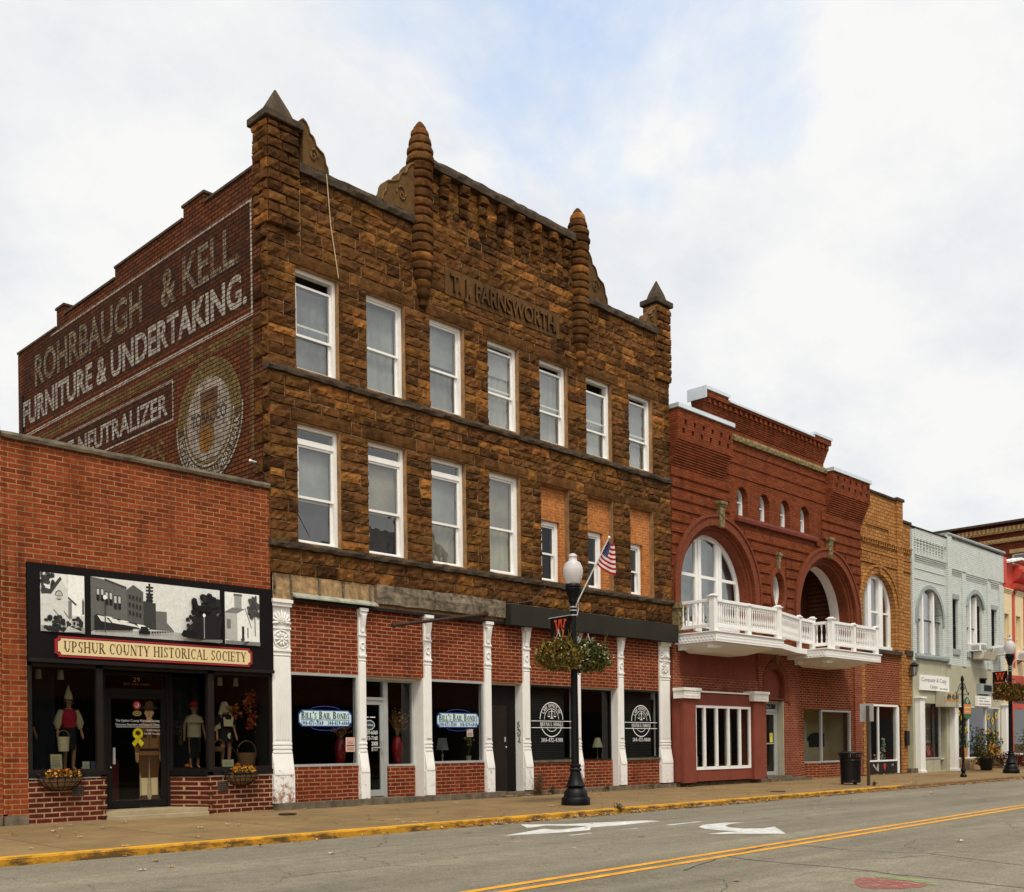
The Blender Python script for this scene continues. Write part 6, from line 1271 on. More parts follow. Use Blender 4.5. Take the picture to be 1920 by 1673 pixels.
# doorway
m = MB(); ring(m, 30.55, 2.98, .53, .80, -.03, .01, 2.45, 20); ring(m, 30.55, 2.98, .50, .535, .0, .25, 2.45, 20); m.box(31.30, 31.45, -.05, .0, 2.38, 2.46); m.build('arch_ring', 'radial_brick', A)
MB().box(29.95, 31.12, .16, .25, 2.46, 3.6).build('tympanum', 'red_stucco', A)
m = MB(); m.box(31.04, 31.09, .02, .3, .0, 2.46); m.box(29.95, 31.06, .16, .3, 2.40, 2.46); m.build('white_return', 'stucco_grey', A)
m = MB(); m.box(29.97, 30.04, .22, .32, .04, 2.40); m.box(30.93, 31.0, .22, .32, .04, 2.40); m.box(30.04, 30.93, .22, .32, 2.12, 2.2); m.box(30.04, 30.93, .23, .32, 2.36, 2.40); m.build('door_frame', 'aluminium', A)
m = MB(); m.box(30.04, 30.12, .25, .30, .05, 2.12); m.box(30.85, 30.93, .25, .30, .05, 2.12); m.box(30.12, 30.85, .25, .3, 2.02, 2.12); m.box(30.12, 30.85, .25, .3, .05, .17); m.box(30.12, 30.85, .22, .25, 1.06, 1.10); d = m.build('door', 'aluminium', A)
MB().quad((30.12, .28, .17), (30.85, .28, .17), (30.85, .28, 2.02), (30.12, .28, 2.02)).build('pane', 'dim_glass', d); MB().box(30.1, 30.9, .36, .38, .05, 2.4).build('backing', 'dim_room', A)
p = Pic(front(.27)); p.rect(30.6, 1.12, 30.78, 1.42, (.7, .6, .06)); p.rect(30.63, 1.3, 30.75, 1.38, (.5, .42, .1)); p.build('notice', 'print', d)
MB().quad((30.04, .26, 2.2), (30.93, .26, 2.2), (30.93, .26, 2.36), (30.04, .26, 2.36)).build('transom', 'black_paint', A); p = Pic(front(.258)); p.text('No 5', 30.38, 2.24, .3, .09, (.55, .52, .42), serif=False); p.build('door_number', 'vinyl', A)
keystone(30.6, 3.62, 4.02, .05, .07, -.06)
# right shop
MB().prism([(33.6, .05), (35.74, .05), (35.74, .25), (33.68, .25), (32.5, .8), (32.42, .7)], 'z', -.15, .40).build('brick_base', 'panel_brick', A)
m = MB(); m.box(33.59, 33.66, .02, .12, .4, 2.22); m.box(35.68, 35.75, .02, .12, .4, 2.22); m.box(33.66, 35.68, .02, .12, .40, .46); m.box(33.66, 35.68, .02, .12, 2.16, 2.22); m.prism([(33.6, .05), (33.64, .1), (32.5, .72), (32.44, .68)], 'z', .4, .45); w = m.build('shop_window', 'aluminium', A)
MB().quad((33.66, .07, .46), (35.68, .07, .46), (35.68, .07, 2.16), (33.66, .07, 2.16)).build('pane', 'shop_glass', w); MB().quad((32.46, .7, .45), (33.62, .08, .45), (33.62, .08, 2.2), (32.46, .7, 2.2)).build('pane', 'shop_glass', w)
m = MB(); m.box(33.4, 36.0, 1.0, 1.1, -.1, 2.5); m.box(35.9, 36.0, .3, 1.6, -.1, 2.5); m.box(33.3, 35.9, .9, .95, .4, 1.15); m.build('back_screen', 'cream_paint', A); MB().box(32.0, 33.3, 1.6, 1.7, -.1, 2.5).build('back_screen', 'dim_room', A); MB().box(33.2, 33.9, .75, .79, .4, 1.9).build('patterned_screen', 'plaster', A); MB().box(32.0, 36, .3, 1.2, 2.5, 2.6).build('shop_ceiling', 'dim_room', A)  # cream back screen kept pale to imitate the beige reflection in this glass
m = MB(); m.prism([(34.3, .95), (34.35, 1.35), (34.6, 1.45), (35.4, 1.45), (35.4, .95)], 'y', .86, .89); m.build('dark_reflection', 'dim_room', A)  # dark curved shape stands in for the arch reflected in the pane
MB().box(24.9, 36.55, 3.0, 14, -.1, 10.2).build('body', 'rear_brick', A)
MB().box(24.9, 36.55, .38, 3.0, 10.1, 10.2).build('roof', 'roof_tar', A)
# balcony
B = MB(); B.box(25.0, 28.66, -1.40, .0, 3.93, 4.19); B.prism([(28.67, -1.30), (30.5, -.80), (31.29, -.74), (31.29, -.001), (28.67, -.001)], 'z', 3.95, 4.12); B.box(31.3, 35.2, -1.40, .0, 3.83, 4.08)
for x0, x1, y, z0, z1 in ((25.0, 28.66, -1.40, 3.93, 4.19), (31.3, 35.2, -1.40, 3.83, 4.08)):
    B.box(x0 - .03, x1 + .03, y - .04, .0 if y < -1 else -.01, z1 - .001, z1 + .035)
    n = int((x1 - x0) / .11)
    for r_ in range(2):
        for k in range(n): u = x0 + .04 + (x1 - x0 - .06) * (k + .5 * r_) / n; B.box(u, u + .055, y - .016, y, z0 + .06 + .085 * r_, z0 + .095 + .085 * r_)
    if y < -1:
        for r_ in range(2):
            for k in range(11): v = -1.36 + 1.3 * (k + .5 * r_) / 11; B.box(x0 - .016, x0, v, v + .055, z0 + .06 + .085 * r_, z0 + .095 + .085 * r_)
for x0, x1, z in ((25.1, 28.25, 3.93), (31.7, 34.6, 3.83)):
    B.box(x0 + .04, x1 - .04, -1.28, .0, z - .05, z); q = [(x0 + .05, -1.25, z - .05), (x1 - .05, -1.25, z - .05), (x1 - .05, 0, z - .05), (x0 + .05, 0, z - .05), (x0 + .6, -.62, z - .21), (x1 - .5, -.62, z - .21), (x1 - .5, 0, z - .21), (x0 + .6, 0, z - .21)]
    B.add(q, [(0, 1, 5, 4), (1, 2, 6, 5), (3, 0, 4, 7), (4, 5, 6, 7)])
    for v in (-1.12, -.12): B.prism([(x0, z), (x0 + .75, z), (x0 + .62, z - .06), (x0 + .42, z - .13), (x0 + .12, z - .16), (x0 - .0, z - .16)], 'y', v - .08, v + .08)
bal = B.build('balcony', 'rail_white', A, bevel=.006)
bm_ = MB(); bm_.box(-.022, .022, -.022, .022, 0, .08); bm_.box(-.022, .022, -.022, .022, .52, .6); bm_.lathe([(.016, .08), (.027, .13), (.03, .18), (.018, .27), (.014, .33), (.018, .44), (.025, .47), (.016, .52)], (0, 0, 0), 8)
proto = None; count = 0
def rail(x0, y0, x1, y1, zb=4.44, step=.115):
    global proto, count
    L_ = math.hypot(x1 - x0, y1 - y0); ux, uy = (x1 - x0) / L_, (y1 - y0) / L_; px, py = -uy * .04, ux * .04; m = MB()
    for nm, z0, z1, k in (('bottom_rail', zb - .10, zb, 1.0), ('handrail', zb + .6, zb + .69, 1.3)):
        m = MB(); m.prism([(x0 + px * k, y0 + py * k), (x1 + px * k, y1 + py * k), (x1 - px * k, y1 - py * k), (x0 - px * k, y0 - py * k)], 'z', z0, z1)
        m.build(nm, 'rail_white', bal, bevel=.01)
    n = int(L_ / step)
    for i in range(n):
        if count >= 98: return
        s_ = (i + .5) / n; loc = Vector((x0 + (x1 - x0) * s_, y0 + (y1 - y0) * s_, zb))
        if proto is None: proto = bm_.build('baluster', 'rail_white', bal); b = proto
        else: b = proto.copy(); COL.objects.link(b)
        b.location = loc - OFF[A.name]; b.parent = bal; count += 1
        if proto is b:
            for v in b.data.vertices: v.co += OFF[A.name]
def post(x, y, z0=4.2, h=.98, w=.085):
    m = MB(); m.box(x - w, x + w, y - w, y + w, z0, z0 + h); m.box(x - w - .035, x + w + .035, y - w - .035, y + w + .035, z0 + h, z0 + h + .03); m.prism([(x - w - .02, z0 + h + .03), (x + w + .02, z0 + h + .03), (x, z0 + h + .08)], 'y', y - w, y + w); m.build('post', 'rail_white', bal)
rail(25.05, -.02, 25.05, -1.2, step=.15); rail(25.15, -1.28, 26.78, -1.28); rail(26.92, -1.28, 28.42, -1.28); rail(28.62, -1.18, 30.75, -.72, 4.42, .12); rail(30.9, -.70, 31.78, -.64, 4.41, .12); rail(31.86, -.7, 31.86, -1.2, 4.34, .16); rail(31.95, -1.28, 33.35, -1.28, 4.34, .12); rail(33.5, -1.28, 34.98, -1.28, 4.34, .12)
post(25.05, -1.28); post(26.85, -1.28, 4.2, .86, .07); post(28.52, -1.28, 4.2, .96); post(30.82, -.71, 4.12, .99, .06); post(31.86, -.62, 4.1, 1.05, .075); post(31.86, -1.28, 4.08, 1.0); post(33.42, -1.28, 4.08, .92, .065); post(35.06, -1.28, 4.08, .94, .075)
# ------------------------------------------------------------------ narrow tan stone-faced building
E_ = thing('tan_building', 'narrow tan rock-faced building with one tall white arched window', 'building', (38.7, 0, -.1))
TC, TZ, TR = 38.05, 6.02, 1.42
m = MB(); m.plate([(36.62, 2.5), (40.9, 2.5), (40.9, 9.62), (40.12, 9.62), (40.12, 10.36), (36.62, 10.36)], [archhole(TC, TZ, TR - .04, 4.55), [(37.06, 8.68), (39.0, 8.68), (39.0, 9.16), (37.06, 9.16)], [(36.9, 2.2 + .31), (39.82, 2.51), (39.82, 4.36), (36.9, 4.36)]], 0, .35)
m.box(39.62, 40.12, -.07, .0, 4.5, 10.38); m.box(39.84, 40.3, -.06, 0, -.1, 4.5); m.box(36.64, 36.86, -.03, 0.3, -.1, 2.5); m.build('wall', 'tan_block', E_)
# individual rusticated blocks standing proud around the front
MB().box(37.06, 39.0, .05, .12, 8.68, 9.16).build('blank_panel', 'tan_block', E_)
rough_band('coping', 36.62, 39.66, 10.36, 10.45, -.08, 'dark_coping', E_, yb=.4, amp=.006); rough_band('coping', 39.56, 40.18, 10.38, 10.50, -.13, 'dark_coping', E_, yb=.4, amp=.004); rough_band('coping', 40.18, 40.92, 9.62, 9.72, -.08, 'dark_coping', E_, yb=.4, amp=.006)
m = MB(); m.box(36.62, 40.9, -.10, 0, 8.60, 8.66)
for i in range(22): a = 36.66 + i * .193; m.box(a, a + .1, -.085, 0, 8.46, 8.60)
m.build('dentil_course', 'tan_block', E_)
m = MB()
for i in range(24):
    a = 36.72 + i * .121
    if a < 39.55: m.box(a, a + .085, -.035, .0, 7.80, 8.12)
for i in range(6): m.box(40.2 + i * .115, 40.28 + i * .115, -.035, 0, 7.8, 8.12)
m.box(36.62, 40.9, -.05, 0, 8.13, 8.18); m.box(36.62, 40.9, -.05, 0, 7.72, 7.78); m.build('soldier_course', 'tan_block', E_)
m = MB(); ring(m, TC, TZ, TR - .04, TR + .22, -.05, .01, 4.6); ring(m, TC, TZ, TR + .20, TR + .28, -.09, .0, 5.9); m.box(TC - .08, TC + .08, -.12, 0, TZ + TR - .02, TZ + TR + .42); m.build('arch_ring', 'tan_block', E_)
r = TR - .05; wy = .16; m = MB(); ring(m, TC, TZ, r - .16, r, wy, wy + .12, 4.55)
for a, b in ((TC - .62, TC - .34), (TC + .30, TC + .62)): m.box(a, b, wy - .04, wy + .1, 4.7, TZ + math.sqrt(r * r - .62 ** 2) - .03)
m.box(TC - r, TC + r, wy - .06, wy + .12, 4.56, 4.72); m.box(TC - .34, TC + .3, wy + .02, wy + .1, 5.95, 6.02); m.box(TC + .62, TC + r - .1, wy + .02, wy + .1, 5.95, 6.01); w = m.build('arched_window', 'window_white', E_)
g = MB(); hp = archhole(TC, TZ, r - .02, 4.6); tr = tessellate_polygon([[Vector((p[0], p[1], 0)) for p in hp]]); g.add([(p[0], wy + .06, p[1]) for p in hp], [tuple(t) for t in tr]); g.build('pane', 'upper_glass', w)
MB().box(36.7, 39.5, .5, .55, 4.4, 7.6).build('blind', 'curtain_green', w)
MB().box(36.66, 39.86, -.12, .1, 4.42, 4.56).build('sill', 'dark_coping', E_); MB().box(40.28, 40.92, -.08, .1, 4.45, 4.66).build('sill', 'dark_coping', E_)
MB().box(36.9, 39.84, .02, .3, 2.5, 4.36).build('brick_panel', 'panel_brick', E_)
# shop: glazed front with black stallriser
m = MB(); m.box(36.86, 39.6, -.02, .2, 2.43, 2.5); m.box(39.5, 39.66, -.03, .15, -.1, 2.43); m.box(36.86, 36.93, .0, .1, .38, 2.43); m.box(37.94, 37.99, .0, .08, .42, 2.43); m.box(36.86, 39.5, -.03, .12, .36, .42); w = m.build('shop_window', 'window_white', E_)
MB().quad((36.93, .04, .42), (39.5, .04, .42), (39.5, .04, 2.43), (36.93, .04, 2.43)).build('pane', 'shop_glass', w)
MB().box(36.86, 39.5, .0, .1, -.15, .36).build('stallriser', 'black_paint', E_)
p = Pic(front(-.003)); RD = (.5, .03, .02)
p.poly([(38.3, .20), (38.34, .26), (38.46, .27), (38.53, .22), (38.5, .12), (38.42, .02), (38.36, .08)], RD); p.poly([(38.32, .26), (38.42, .31), (38.52, .26), (38.42, .25)], (.05, .2, .04)); p.line([(39.0, .18), (39.08, .25), (39.16, .24), (39.12, .17)], .018, (.6, .6, .6)); p.poly([(37.4, .24), (37.5, .3), (37.7, .1), (37.8, .28), (37.9, .3), (37.9, .0), (37.75, .02)], (.35, .33, .3)); p.build('stallriser_art', 'print', E_)
m = MB(); m.box(36.9, 39.5, 1.7, 1.8, -.1, 2.5); m.box(39.45, 39.5, .2, 1.7, 0, 2.5); m.box(36.9, 39.5, .2, 1.7, 2.45, 2.5); m.box(36.9, 39.5, .1, 1.7, .30, .40); m.build('room_shell', 'dark_room', E_)
t = thing('display_board', 'pale board with two big dark red strawberries in the tan shop window', 'display', (38.2, .8, .42)); MB().box(37.55, 39.0, .80, .84, .42, 1.9).build('board', 'curtain_pale', t)
p = Pic(front(.795)); 
for u, v, k in ((38.55, 1.55, 1.0), (38.25, .98, .85)): p.poly([(u - .2 * k, v + .1 * k), (u - .12 * k, v + .22 * k), (u + .1 * k, v + .22 * k), (u + .2 * k, v + .08 * k), (u + .1 * k, v - .18 * k), (u, v - .28 * k), (u - .12 * k, v - .18 * k)], (.16, .02, .02)); p.poly([(u - .15 * k, v + .2 * k), (u, v + .32 * k), (u + .14 * k, v + .2 * k), (u, v + .17 * k)], (.03, .02, .02))
p.build('strawberry_print', 'print', t)
t = thing('garland', 'green garland with white lights and blossoms in the tan shop window', 'garland', (38.6, .3, .42)); m = MB()
for i in range(260):
    k = R.random()
    if k < .45: c = Vector((39.05 + R.gauss(0, .09), .35, .5 + R.random() * .75))
    elif k < .75: c = Vector((38.2 + R.random() * .9, .3, .46 + abs(R.gauss(0, .08))))
    else: c = Vector((37.75 + R.gauss(0, .12), .4, 1.0 + R.gauss(0, .2)))
    a = Vector((R.uniform(-1, 1), R.uniform(-1, 1), R.uniform(-1, 1))).normalized(); b = a.cross(Vector((.2, 1, .1))).normalized(); s_ = R.uniform(.03, .05); m.add([c + a * s_, c + b * s_, c - a * s_, c - b * s_], [(0, 1, 2, 3)], R.choice([(.03, .10, .03), (.04, .13, .05), (.02, .06, .02), (.7, .7, .65), (.75, .6, .6)]))
m.build('leaves', 'leafy', t, recalc=False)
# side door with lantern and mailbox
MB().box(40.28, 40.42, -.02, .3, -.1, 4.4).build('jamb', 'tan_block', E_); MB().box(40.42, 40.92, .22, .3, 2.06, 4.3).build('brown_panel', 'brown_door', E_)
m = MB(); m.box(40.42, 40.92, .2, .27, .06, 2.04); d = m.build('door', 'stucco_grey', E_); m = MB(); m.box(40.5, 40.84, .19, .199, 1.0, 1.85); m.build('door_light', 'dark_frame', d); MB().box(40.25, 40.95, -.2, .3, -.2, .05).build('stone_step', 'concrete_coping', E_)
t = thing('wall_lantern', 'black wall lantern above the narrow side door beside the grey shop', 'lantern', (40.68, -.12, 3.9))
MB().lathe([(.05, 0), (.17, .05), (.19, .08), (.13, .13), (.03, .2)], (40.68, -.2, 4.0), 6, smooth=False).build('roof', 'lamp_iron', t); MB().lathe([(.08, .0), (.14, .34)], (40.68, -.2, 3.68), 6, smooth=False).build('glass_case', 'blind_grey', t)
m = MB(); m.tube([(40.68, .2, 3.8), (40.68, .05, 3.72), (40.68, -.1, 3.66), (40.68, -.2, 3.68)], .025, 6)
for k in range(6): a = math.pi * k / 3; m.tube([(40.68 + .08 * math.cos(a), -.2 + .08 * math.sin(a), 3.68), (40.68 + .14 * math.cos(a), -.2 + .14 * math.sin(a), 4.02)], .012, 4)
m.build('bracket', 'lamp_iron', t)
m = MB(); m.box(40.02, 40.3, -.16, -.06, .95, 1.52); t = m.build('mailbox', 'black_paint', bevel=.01); tag(t, 'black mailboxes on the tan pier beside the side door', 'mailbox')
MB().box(36.66, 40.9, 2.2, 13, -.1, 9.5).build('body', 'rear_brick', E_)

# ------------------------------------------------------------------ grey-green painted building
Y_ = thing('grey_building', 'two storey building in pale grey-green painted brick with arched windows', 'building', (46, 0, -.1))
GX0, GX1 = 40.94, 50.85; GC, GZ, GR = 42.70, 6.0, 1.42; HC, HZ, HR = 47.42, 6.92, .86
seg = arcseg(HC, HZ - .35, .96, 25, 155, 14)
m = MB(); m.plate([(GX0, 4.3), (GX1, 4.3), (GX1, 9.62), (44.5, 9.72), (44.4, 9.56), (GX0, 9.56)], [archhole(GC, GZ, GR - .13, 4.6), [(44.95, 5.0), (45.6, 5.0), (45.6, 7.12), (44.95, 7.12)], [(HC - .87, 4.98), (HC + .87, 4.98)] + [(HC + .87, HZ + .06)] + seg[1:-1] + [(HC - .87, HZ + .06)], [(49.4, 5.28), (50.05, 5.28), (50.05, 7.05), (49.4, 7.05)]], 0, .35)
for a, b, z1, y in ((GX0, 41.16, 9.5, -.06), (44.3, 44.72, 9.7, -.12), (45.98, 46.38, 8.3, -.06), (48.86, 49.24, 8.2, -.06), (50.3, GX1, 8.2, -.06)): m.box(a, b, y, .0, 4.3, z1)
for a, b, z in ((41.2, 44.28, 8.28), (44.74, 45.98, 8.12), (46.4, 48.86, 8.08), (49.26, 50.3, 8.03)):
    for k in range(4): m.box(a, b, -.02 - .022 * k, 0, z + .075 * k, z + .075 * k + .05)
m.box(44.74, GX1, -.06, 0, 8.36, 9.6); m.box(41.2, 44.28, -.06, 0, 9.18, 9.55)
for i in range(10):
    a = 41.3 + i * .30
    for k in range(6): w = .085 - .011 * k; m.box(a - w, a + w, -.08 + .01 * k, 0, 9.12 - .11 * k, 9.19 - .11 * k)
m.box(41.25, 44.2, -.025, 0, 7.98, 8.02); m.box(41.25, 44.2, -.025, 0, 7.58, 7.62)
m.build('wall', 'grey_brick', Y_)
rough_band('coping', GX0, 44.4, 9.56, 9.62, -.10, 'dark_coping', Y_, yb=.4, amp=.004); rough_band('coping', 44.3, GX1 + .03, 9.70, 9.80, -.16, 'grey_trim', Y_, yb=.4, amp=.006); MB().box(41.3, 42.4, .5, 1.4, 9.4, 9.85).build('chimney', 'dark_coping', Y_)
m = MB(); ring(m, GC, GZ, GR - .14, GR + .02, -.05, .01, 5.85); m.build('arch_hood', 'grey_trim', Y_)
m = MB(); o = arcseg(HC, HZ - .35, 1.15, 18, 162, 18); q = arcseg(HC, HZ - .35, .97, 22, 158, 18)
for i in range(18): m.quad((o[i][0], -.1, o[i][1]), (o[i + 1][0], -.1, o[i + 1][1]), (q[i + 1][0], -.1, q[i + 1][1]), (q[i][0], -.1, q[i][1])); m.quad((o[i][0], -.1, o[i][1]), (o[i + 1][0], -.1, o[i + 1][1]), (o[i + 1][0], 0, o[i + 1][1]), (o[i][0], 0, o[i][1])); m.quad((q[i][0], -.1, q[i][1]), (q[i + 1][0], -.1, q[i + 1][1]), (q[i + 1][0], 0, q[i + 1][1]), (q[i][0], 0, q[i][1]))
m.build('arch_hood', 'grey_trim', Y_)
m = MB()
for a, b, z in ((44.88, 45.68, 7.12), (49.33, 50.12, 7.05)): m.box(a, b, -.04, 0.02, z, z + .2)
for a, b, z in ((44.88, 45.7, 4.76), (HC - .95, HC + .95, 4.72), (49.33, 50.15, 5.02)): m.box(a, b, -.07, 0.02, z, z + .23)
m.build('lintel', 'grey_trim', Y_); rough_band('sill', 41.1, 44.3, 4.42, 4.60, -.16, 'grey_trim', Y_, yb=.05, amp=.01)
def deepwin(par, x0, x1, z0, z1, mull=(), top=None, zm=None, wy=.10):
    m = MB(); f = .06; m.box(x0, x0 + f, wy, wy + .08, z0, z1); m.box(x1 - f, x1, wy, wy + .08, z0, z1); m.box(x0, x1, wy + .001, wy + .08, z0, z0 + f); m.box(x0, x1, wy + .002, wy + .08, z1 - f, z1); m.box(x0, x1, wy + .01, wy + .07, zm, zm + .05); w = m.build('window', 'dark_frame', par)
    if mull:
        mm = MB()
        for a in mull: mm.box(a - .075, a + .075, wy - .06, wy + .09, z0, z1 - .02 if top is None else top(a))
        mm.build('mullion', 'window_white', w)
    MB().quad((x0, wy + .05, z0), (x1, wy + .05, z0), (x1, wy + .05, z1), (x0, wy + .05, z1)).build('pane', 'upper_glass', w); m = MB(); n = 24
    for i in range(n): u0, u1 = x0 + (x1 - x0) * i / n, x0 + (x1 - x0) * (i + 1) / n; f = lambda u: wy + .22 + .03 * math.sin(u * 22); m.add([(u0, f(u0), z0), (u1, f(u1), z0), (u1, f(u1), z1), (u0, f(u0), z1)], [(0, 1, 2, 3)], None, 0, True)
    m.build('curtain', 'room_wall', w)
deepwin(Y_, 41.3, 44.1, 4.6, 7.38, (42.12, 43.18), lambda a: 7.2, 5.98); deepwin(Y_, 44.95, 45.6, 5.0, 7.12, (), None, 6.0); deepwin(Y_, HC - .87, HC + .87, 4.98, 7.5, (47.1, 47.74), lambda a: 7.42, 6.0); deepwin(Y_, 49.4, 50.05, 5.28, 7.05, (), None, 6.1)
# rendered shopfront
SG = [(41.66, -.1), (44.2, -.1), (44.2, 2.64), (41.66, 2.64)]
m = MB(); m.plate([(GX0, -.15), (GX1, -.15), (GX1, 4.32), (GX0, 4.32)], [SG, [(44.95, .36), (50.3, .36), (50.3, 2.62), (44.95, 2.62)]], -.02, .3); m.build('render_front', 'stucco_grey', Y_)
for a, b, t2 in ((41.12, 41.56, 2.8), (44.52, 44.92, 2.58), (50.45, 50.85, 2.7)):
    m = MB(); m.box(a, b, -.24, -.02, -.13, t2); m.box(a - .06, b + .06, -.3, -.02, t2, t2 + .07); m.box(a - .04, b + .04, -.28, -.02, -.14, -.04); m.build('pilaster', 'window_white', Y_, bevel=.008)
m = MB(); m.prism([(41.95, .02), (43.65, .02), (44.15, .5), (44.15, .6), (43.6, .2), (41.95, .2)], 'z', -.15, .40); m.box(41.66, 41.9, .0, .3, -.15, .38); m.build('stall_wall', 'stucco_grey', Y_)
m = MB(); m.box(41.92, 41.97, .02, .1, .4, 2.62); m.box(43.62, 43.69, .02, .1, .4, 2.62); m.box(44.1, 44.16, .46, .54, .4, 2.62); m.box(41.9, 43.7, .0, .12, .38, .45); w = m.build('shop_window', 'aluminium', Y_); MB().quad((41.97, .06, .45), (43.62, .06, .45), (43.62, .06, 2.62), (41.97, .06, 2.62)).build('pane', 'shop_glass', w); MB().quad((43.68, .06, .45), (44.12, .48, .45), (44.12, .48, 2.62), (43.68, .06, 2.62)).build('pane', 'shop_glass', w)
m = MB(); m.box(41.7, 44.3, .7, .8, -.1, 2.7); m.box(41.7, 44.3, .1, 1.0, .35, .42); m.box(41.66, 41.7, .1, 1.1, 0, 2.7); m.box(42.0, 43.6, .4, .7, .98 + .10, 1.12); m.box(42.0, 43.6, .4, .7, 1.62, 1.66); m.build('display_shelves', 'plaster', Y_)
p = Pic(lambda u, v, d: (u, .3 - d + (v - .5) * .2, v)); p.poly([(42.3, .45), (43.7, .45), (43.6, 1.0), (42.45, 1.0)], (.30, .012, .02)); p.text('WW', 43.0, .53, .9, .4, (.45, .4, .36), serif=True, align='c'); p.build('red_sign', 'print', Y_)
for i, (x, z, w, h, c) in enumerate(((42.7, 1.67, .5, .42, (.35, .42, .48)), (42.25, 1.67, .35, .3, (.2, .25, .26)), (42.45, 1.13, .35, .25, (.4, .42, .42)), (43.1, 1.13, .4, .22, (.3, .3, .3)))):
    p = Pic(lambda u, v, d: (x + u, .46 + .2 * v - d, z + v)); p.rect(0, 0, w, h, c); p.rect(.05, .05, w - .05, h - .05, tuple(q * .5 for q in c)); p.rect(.1, .06, w * .6, h * .4, tuple(q * 1.2 for q in c)); o = p.build('picture_frame', 'print', None, recalc=False)
    tag(o, ['large framed picture on the upper shelf of the grey shop', 'small dark framed picture on the upper shelf of the grey shop', 'framed picture at the left of the lower shelf of the grey shop', 'dark low picture at the right of the lower shelf of the grey shop'][i], 'picture')
m = MB(); m.box(44.95, 45.0, .0, .12, .36, 2.62); m.box(46.6, 46.68, .0, .12, .36, 2.62); m.box(48.6, 48.68, .0, .12, .36, 2.62); m.box(50.22, 50.3, .0, .12, .36, 2.62); m.box(44.95, 50.3, -.01, .12, .34, .4); m.box(44.95, 50.3, -.01, .12, 2.56, 2.63); w2 = m.build('shop_window', 'window_white', Y_)
MB().quad((45, .05, .4), (50.25, .05, .4), (50.25, .05, 2.56), (45, .05, 2.56)).build('pane', 'shop_glass', w2); MB().box(44.9, 50.4, 1.4, 1.5, -.1, 2.7).build('room_back', 'dark_room', Y_)
MB().box(44.93, 50.44, -.1, .0, -.15, .33).build('stone_base', 'lath_brick', Y_)
p = Pic(front(.04)); YF, OR, GN = (.62, .42, .03), (.62, .20, .015), (.06, .16, .04)
def flower(u, v, r): 
    for k in range(9): a = k * .7; p.oval(u + math.cos(a) * r * .7, v + math.sin(a) * r * .7, r * .38, r * .38, YF, 7)
    p.oval(u, v, r * .45, r * .45, (.06, .03, .01), 8)
for u, v, r in ((49.0, 2.2, .16), (49.5, 2.0, .15), (49.9, 2.25, .15), (48.95, 1.55, .14), (49.6, 1.35, .14), (50.05, 1.5, .12), (45.9, 2.1, .16), (46.3, 1.6, .14), (45.5, 2.3, .12)): p.line([(u, v), (u + .05, .9)], .03, GN); flower(u, v, r)
for i in range(46): u = R.choice([R.uniform(48.8, 50.15), R.uniform(45.1, 46.5)]); v = R.uniform(.7, 1.75); p.poly([(u, v), (u + .1, v + .06), (u + .2, v + .02), (u + .1, v - .05)], R.choice([GN, (.12, .2, .03), (.3, .03, .04), (.03, .08, .03)]))
for u, v, a, b in ((49.1, .72, .32, .33), (49.85, .64, .22, .24), (45.9, .62, .26, .22)):
    for k in (-.55, 0, .55): p.oval(u + k * a, v, a * .55, b, (OR[0] * (1 - .12 * abs(k)), OR[1], OR[2]), 14)
    p.line([(u, v + b), (u + .05, v + b + .12)], .05, GN)
p.build('painted_flowers', 'print', w2, recalc=False)
p = Pic(front(.30)); p.poly([(47.5, .5), (47.5, 1.8), (48.2, 1.8), (48.2, .5)], (.02, .05, .16)); 
for i in range(26): u, v = R.uniform(47.55, 48.1), R.uniform(.55, 1.7); p.oval(u, v, R.uniform(.03, .09), R.uniform(.04, .09), R.choice([(.55, .6, .65), (.2, .35, .55), (.05, .1, .25), (.5, .5, .5)]), 8)
p.build('blue_poster', 'print', Y_, recalc=False)
# signs
m = MB(); m.box(41.46, 44.32, -.11, -.03, 3.15, 3.76); sg_ = m.build('shop_sign', 'window_white', Y_, bevel=.006); p = Pic(front(-.111)); TX = (.05, .045, .05)
p.text('Computer & Copy', 42.80, 3.50, 2.45, .17, TX, align='c', bold=.0, spacing=.95); p.text('Center', 42.75, 3.24, .75, .15, TX, align='c'); p.line([(43.35, 3.25), (43.6, 3.25)], .05, (.3, .3, .3)); p.line([(43.65, 3.25), (44.15, 3.25)], .05, (.3, .3, .3)); p.build('sign_lettering', 'vinyl', sg_)
m = MB(); m.box(43.08, 44.48, -.45, -.03, 2.50, 3.12); pb = m.build('awning_sign', 'stucco_grey', Y_, bevel=.01); p = Pic(front(-.451)); p.rect(43.1, 2.78, 44.46, 3.10, (.45, .38, .22)); p.rect(43.1, 2.72, 44.46, 2.80, (.5, .22, .04))
for i in range(46): u = R.uniform(43.12, 44.36); v = 2.80 + R.random() * .14; p.poly([(u, v), (u + .09, v), (u + .08, v + R.uniform(.05, .13)), (u + .01, v + R.uniform(.04, .12))], R.choice([(.09, .06, .04), (.2, .1, .05), (.15, .13, .07), (.05, .03, .03), (.35, .3, .2)]))
p.build('street_picture', 'print', pb, recalc=False)
m = MB(); m.box(47.3, 48.85, -.16, -.03, 2.62, 3.08); s3 = m.build('shop_sign', 'window_white', Y_, bevel=.006); p = Pic(front(-.161)); 
for u0, u1, v in ((47.4, 48.2, 2.98), (47.4, 47.9, 2.85), (48.0, 48.6, 2.85), (47.4, 47.75, 2.72), (47.8, 48.75, 2.72)): p.line([(u0, v), (u1, v)], .045, (.25, .25, .25))
p.build('sign_lettering', 'vinyl', s3)
